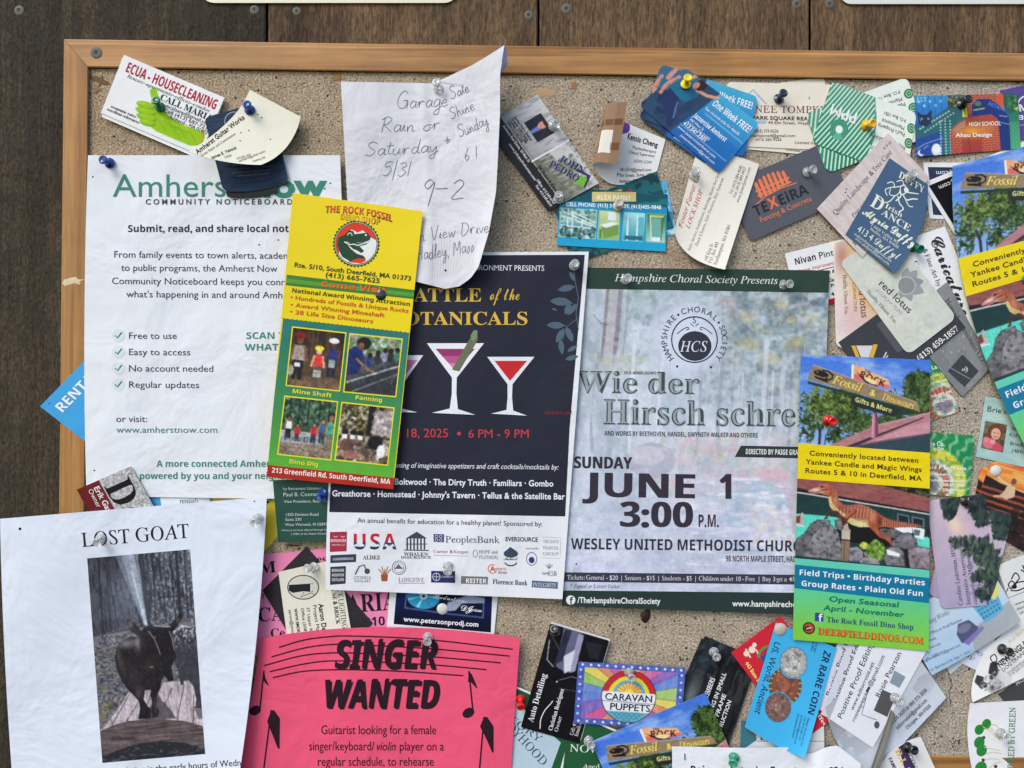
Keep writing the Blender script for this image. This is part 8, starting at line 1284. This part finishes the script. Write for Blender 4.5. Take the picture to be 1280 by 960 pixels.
s = crd("white proofreading card with a grey press photo, top of its fan", [(1037.5, 899), (1085, 779), (1159, 812), (1091, 935)], 6.4, (220, 224, 234), group=PG)
for t, x, y, h, w, f in [("Positive Proof Editing", 8, 15, 7, 106, 'g'), ("www.editorrosie.net", 26, 25, 5, 66, 'g'), ("rosieapearson@gmail.com", 14, 33, 5, 92, 'g'), ("Rosie Pearson", 56, 49, 6.4, 62, 'g')]: s.text(t, x, y, h, w=w, f=f, c=(40, 40, 46), sp='L')
s.poly([(1103, 862), (1120, 869), (1109, 896), (1092, 888)], (84, 82, 84), 'press_picture'); s.poly([(1118, 838), (1132, 846), (1124, 860), (1112, 853)], (130, 146, 160), 'press_picture'); s.line([(1087, 859), (1083, 864)], 2.6, (50, 50, 54), 'press_picture'); s.line([(1085, 862), (1077, 893), (1096, 900)], .7, (70, 70, 76), 'press_picture'); s.disc(1096, 906, 3.4, (84, 84, 88), 'press_picture', ry=4.6); s.done()
s = crd("folded grey card edge standing up beside the proofreading card like a blade", [(1114, 887), (1119, 893), (1100, 962), (1085, 972)], 6.9, (110, 110, 106), lift=(2, 8, 12, 3), gloss=True); s.done()
s = crd("white resident card with a purple and gold band under a black pin", [(1151, 921), (1205, 1040), (1120, 1070), (1098, 962)], 7.2, (222, 222, 224), mids={'L': (1118, 936)}, lift=(0, 0, 0, 2)) 
s.poly([(1123, 934), (1129, 930), (1152, 975), (1136, 980)], (66, 46, 92), 'colour_band'); s.text("B.I. S", 1118, 938, 7.4, w=34, ang=62, f='B', c=(206, 180, 80)); s.text("RESIDENTIAL", 1129, 930, 4.4, w=50, ang=66, f='g', c=(50, 44, 60)); s.text("FAMILY LIFE", 1110, 948, 4.4, w=36, ang=64, f='G', c=(60, 50, 70)); s.done()
def fn_w(u, v):
    x = 840 + u * 236 + v * 3 * (1 - u); dip = 9 * np.exp(-((u - .73) / .07) ** 2); y = 933 + 2 * u + 3 * np.sin(u * 5.5) * u + dip * (1 - v) + 22 * np.clip(u - .88, 0, 1) / .12 * (1 - v) + v * 300
    return x, y, 8.0 + 5 * np.abs(np.sin(u * 4.2 + .3)) * u * (1 - .5 * v) - 3 * np.exp(-((u - .73) / .05) ** 2) * (1 - v)
s = Sheet("flyer", "white flyer stapled at the bottom edge with only its first line showing", "flyer", [(840, 933), (1076, 938), (1078, 1238), (842, 1238)], 6.4, (222, 227, 236), fn=fn_w, size=(236, 300), th=.12, n=(48, 20), wrinkle=1.0)
s.text("Pain and strain, Easy Wellness help", 22, 34, 10.4, w=216, f='N', c=(28, 28, 34), sp='L'); s.done()
# ================================================================ pins, tacks, staples
def plastic(name, c, trans=0.0, rough=.22):
    m, t, b = newmat(name); b.inputs['Base Color'].default_value = C(*c) + (1,); b.inputs['Roughness'].default_value = rough; b.inputs['IOR'].default_value = 1.46
    b.inputs['Transmission Weight'].default_value = trans; b.inputs['Specular IOR Level'].default_value = .6
    n = noise(t, objcoord(t), 900, 3, .6); bump(t, b, n, 0.00002); return m
PM = {'clear': plastic("clear_plastic", (236, 238, 238), .72, .1), 'blue': plastic("blue_plastic", (22, 58, 132)), 'navy': plastic("navy_plastic", (34, 44, 68)), 'green': plastic("green_plastic", (18, 112, 76)), 'seagreen': plastic("sea_green_plastic", (70, 176, 140), .45), 'teal': plastic("dark_green_plastic", (24, 120, 88), .35),
      'yellow': plastic("yellow_plastic", (228, 206, 22)), 'amber': plastic("amber_plastic", (238, 178, 20)), 'red': plastic("red_plastic", (206, 24, 26)), 'smoke': plastic("smoke_plastic", (58, 58, 58), .35), 'black': plastic("black_plastic", (26, 27, 30)), 'white': plastic("white_plastic", (206, 206, 204), 0, .35), 'milky': plastic("milky_plastic", (206, 200, 190), .3)}
PROF = [(0, .05), (4.2, .05), (4.5, .5), (4.4, 1.1), (3.6, 1.7), (2.3, 2.3), (1.85, 3.2), (1.75, 5.2), (2.0, 6.6), (2.7, 7.5), (3.5, 7.9), (3.75, 8.5), (3.7, 9.3), (3.2, 9.8), (2.6, 9.85), (2.3, 9.6), (0, 9.55)]
_pin = {}
def pin(kind, bx, by, h, hx=None, hy=None, label="", group=None, sc=1.0):
    if hx is None: hx, hy = 640 + (bx - 640) * 1.016, 480 + (by - 480) * 1.016
    # the plastic grip is the pin itself, its steel needle the part
    o = lathe("push_pin", [(r * sc * .97, q * sc) for r, q in PROF], PM[kind], None, 28) if kind not in _pin else _pin[kind].copy()
    if kind in _pin: COL.objects.link(o)
    else: _pin[kind] = o
    orient(o, bx, by, h, hx, hy, 9.9 * sc)
    nd = _pin.get('needle')
    if nd is None: nd = _pin['needle'] = lathe("needle", [(0, .1), (.55, .1), (.55, -7.5), (0, -10)], M_STEEL, o, 8)
    else: nd = nd.copy(); COL.objects.link(nd); nd.parent = o
    return tag(o, label, "push pin", group or ("clear push pins" if kind == 'clear' else None))
def sheet_h(px, py):           # height of the topmost paper at this photo pixel
    dg = bpy.context.evaluated_depsgraph_get(); c = Vector((0, -D, 0)); t = Vector(unp(px, py, 0)); d = (t - c).normalized(); hit, loc, *_ = SC.ray_cast(dg, c, d)
    return -loc.y * 1000 if hit else 0.0
bpy.context.view_layer.update()
PINS = [('teal', 200, 134, 194, 124, "green translucent push pin on the green rubber glove card"), ('blue', 312.5, 138, 308, 129.5, "blue push pin holding the curling cream guitar card"), ('blue', 137.5, 204, 127.5, 199, "blue push pin at the top left corner of the large white sheet"),
 ('clear', 548, 111, 545.5, 101.5, "clear push pin at the top of the handwritten garage sale note"), ('clear', 691, 158, 696, 154.5, "clear push pin beside the portrait on the realtor card"), ('clear', 698, 249, 698.5, 243, "clear push pin near the foot of the realtor card"), ('milky', 772, 258, 774.5, 253, "milky push pin in the middle of the turquoise painting card"),
 ('yellow', 857, 106, 860.5, 96, "bright yellow push pin on the top blue fitness card"), ('clear', 867, 219, 870, 212, "clear push pin on the cream lock shop card"), ('clear', 1008.5, 215.5, 1018, 211, "clear push pin on the dark grey fencing card"), ('navy', 973, 124, 980.5, 115, "dark navy push pin on the cream realty card"),
 ('amber', 1082, 156.5, 1092, 154, "orange-yellow push pin on the green striped property card"), ('black', 1202, 130.5, 1211.5, 123, "dark grey push pin in the colourful mural card"), ('clear', 1137, 221.5, 1143, 216, "clear push pin at the top corner of the slate blue dance card"), ('green', 1142, 309, 1152, 312, "green push pin beside the bold script of the caricature card"),
 ('clear', 717.5, 332, 719, 329, "clear push pin at the top right corner of the cocktail poster"), ('clear', 782, 349.5, 785.5, 347, "clear push pin at the left of the choral poster's green header"), ('clear', 979, 356, 989, 354.5, "clear push pin at the right of the choral poster's green header"), ('red', 1034.5, 525, 1042, 527, "red push pin in the tree picture of the upright rack card"),
 ('blue', 402.5, 622, 403, 612, "blue push pin at the edge of the dark green adviser card"), ('clear', 126.5, 673, 121, 679, "clear push pin over the letter O of the lost goat heading"), ('clear', 323, 647, 316.5, 654, "clear push pin at the top right corner of the lost goat poster"), ('clear', 392.5, 709, 382, 710.5, "clear push pin above the lighthouse card, left one of the pins near it"),
 ('clear', 560, 707, 559.5, 716, "clear push pin among the sponsor logos at the foot of the cocktail poster"), ('clear', 535, 796, 534, 803, "clear push pin at the top of the hot pink flyer"), ('red', 650.5, 873, 651.5, 886, "red push pin between the hot pink flyer and the black car card"), ('smoke', 694.5, 790, 692, 785, "smoky dark push pin at the top of the black car card"),
 ('clear', 786.5, 840, 790, 849, "clear push pin above the rainbow on the puppet card"), ('clear', 736, 926, 739, 932, "clear push pin on the green flyer beside the bottom rack card"), ('clear', 892, 814.5, 896.5, 822.5, "clear push pin on the dark timber framing card"), ('seagreen', 917.5, 946, 916, 956, "pale green push pin in the stapled white flyer at the bottom"),
 ('clear', 1118, 872, 1127, 877, "clear push pin beside the press picture of the proofreading card"), ('black', 1134, 934, 1144.5, 938.5, "black push pin on the white resident card with purple band"), ('smoke', 1252, 811, 1263.5, 815.5, "dark grey push pin on the dog training card"), ('clear', 1250, 916, 1260, 922, "clear push pin on the white seedling sheet"),
 ('smoke', 1205, 626, 1215.5, 626, "smoky push pin with a pale top on the dusk sky card"), ('green', 1283, 349, 1294, 347, "green push pin cut off by the right edge, on the tilted rack card")]
hs = [sheet_h(p[1], p[2]) for p in PINS]
for (k, bx, by, hx, hy, lb), h in zip(PINS, hs): pin(k, bx, by, max(h, .3) + .25, hx, hy, lb, sc=1.0 if k not in ('clear', 'milky') else .98)
def tack(px, py, r, c, label, rim=None):
    h = max(sheet_h(px, py), 0) + .1; o = lathe("thumb_tack", [(0, 1.5), (r * .4, 1.4), (r * .75, 1.0), (r, .3), (r, 0), (0, 0)], PM[c], None, 28); orient(o, px, py, h)
    lathe("needle", [(0, 0), (.5, 0), (.5, -6), (0, -8)], M_STEEL, o, 8); tag(o, label, "thumb tack"); return o
tack(553, 761, 4.6, 'white', "round white thumb tack on the disc jockey card"); tack(1244.5, 588.5, 4.6, 'white', "round white thumb tack on the orange sunset card"); tack(975.5, 786.5, 5.2, 'milky', "round milky thumb tack at the top of the blue coin card"); tack(476, 368.5, 4.4, 'smoke', "dark brown round tack on the yellow rack card")
M_RUST = simple("rusty_steel", (70, 52, 40), .6, .5)
o = lathe("upholstery_nail", [(0, 1.9), (2, 1.8), (4, 1.2), (5.6, .4), (6, 0), (3.6, -.1), (3.6, -6), (0, -8)], M_RUST, None, 14); orient(o, 808, 770, .8, 812, 772, 3); tag(o, "rusty dark nail head in the bare board below the choral poster", "nail")
def staple(px, py, ln, ang, h, label):
    o = None; V, F = [], []; ca, sa = math.cos(R(ang)), math.sin(R(ang)); pts = [(-ln / 2, -1.2), (-ln / 2, .7), (ln / 2, .7), (ln / 2, -1.2)]; r = .35
    for (a, hh) in pts:
        c = unp(px + a * ca, py + a * sa, h + hh)
        for k in range(6): t = k * math.pi / 3; V.append((c[0] + r / 1000 * math.cos(t) * (-sa if abs(sa) > .5 else 1), c[1] - r / 1000 * math.sin(t), c[2] + r / 1000 * math.cos(t) * (ca if abs(sa) > .5 else 1)))
    for j in range(3):
        for k in range(6): F.append((j * 6 + k, j * 6 + (k + 1) % 6, j * 6 + 6 + (k + 1) % 6, j * 6 + 6 + k))
    F += [tuple(range(6)), tuple(range(18, 24))]
    return tag(meshobj("staple", V, F, [M_DARK]), label, "staple")
staple(856, 946, 8, 88, sheet_h(856, 946), "dark staple at the left end of the white bottom flyer")
staple(366, 681.5, 17, 3, .3, "rusty staple in bare board under the dark green adviser card")
for i, (x, y) in enumerate([(843, 776), (905, 790), (858, 782)]): blob("dent", x, y, 1.8, 1.4, 0, (70, 56, 44), board, 60 + i, .1, .5)
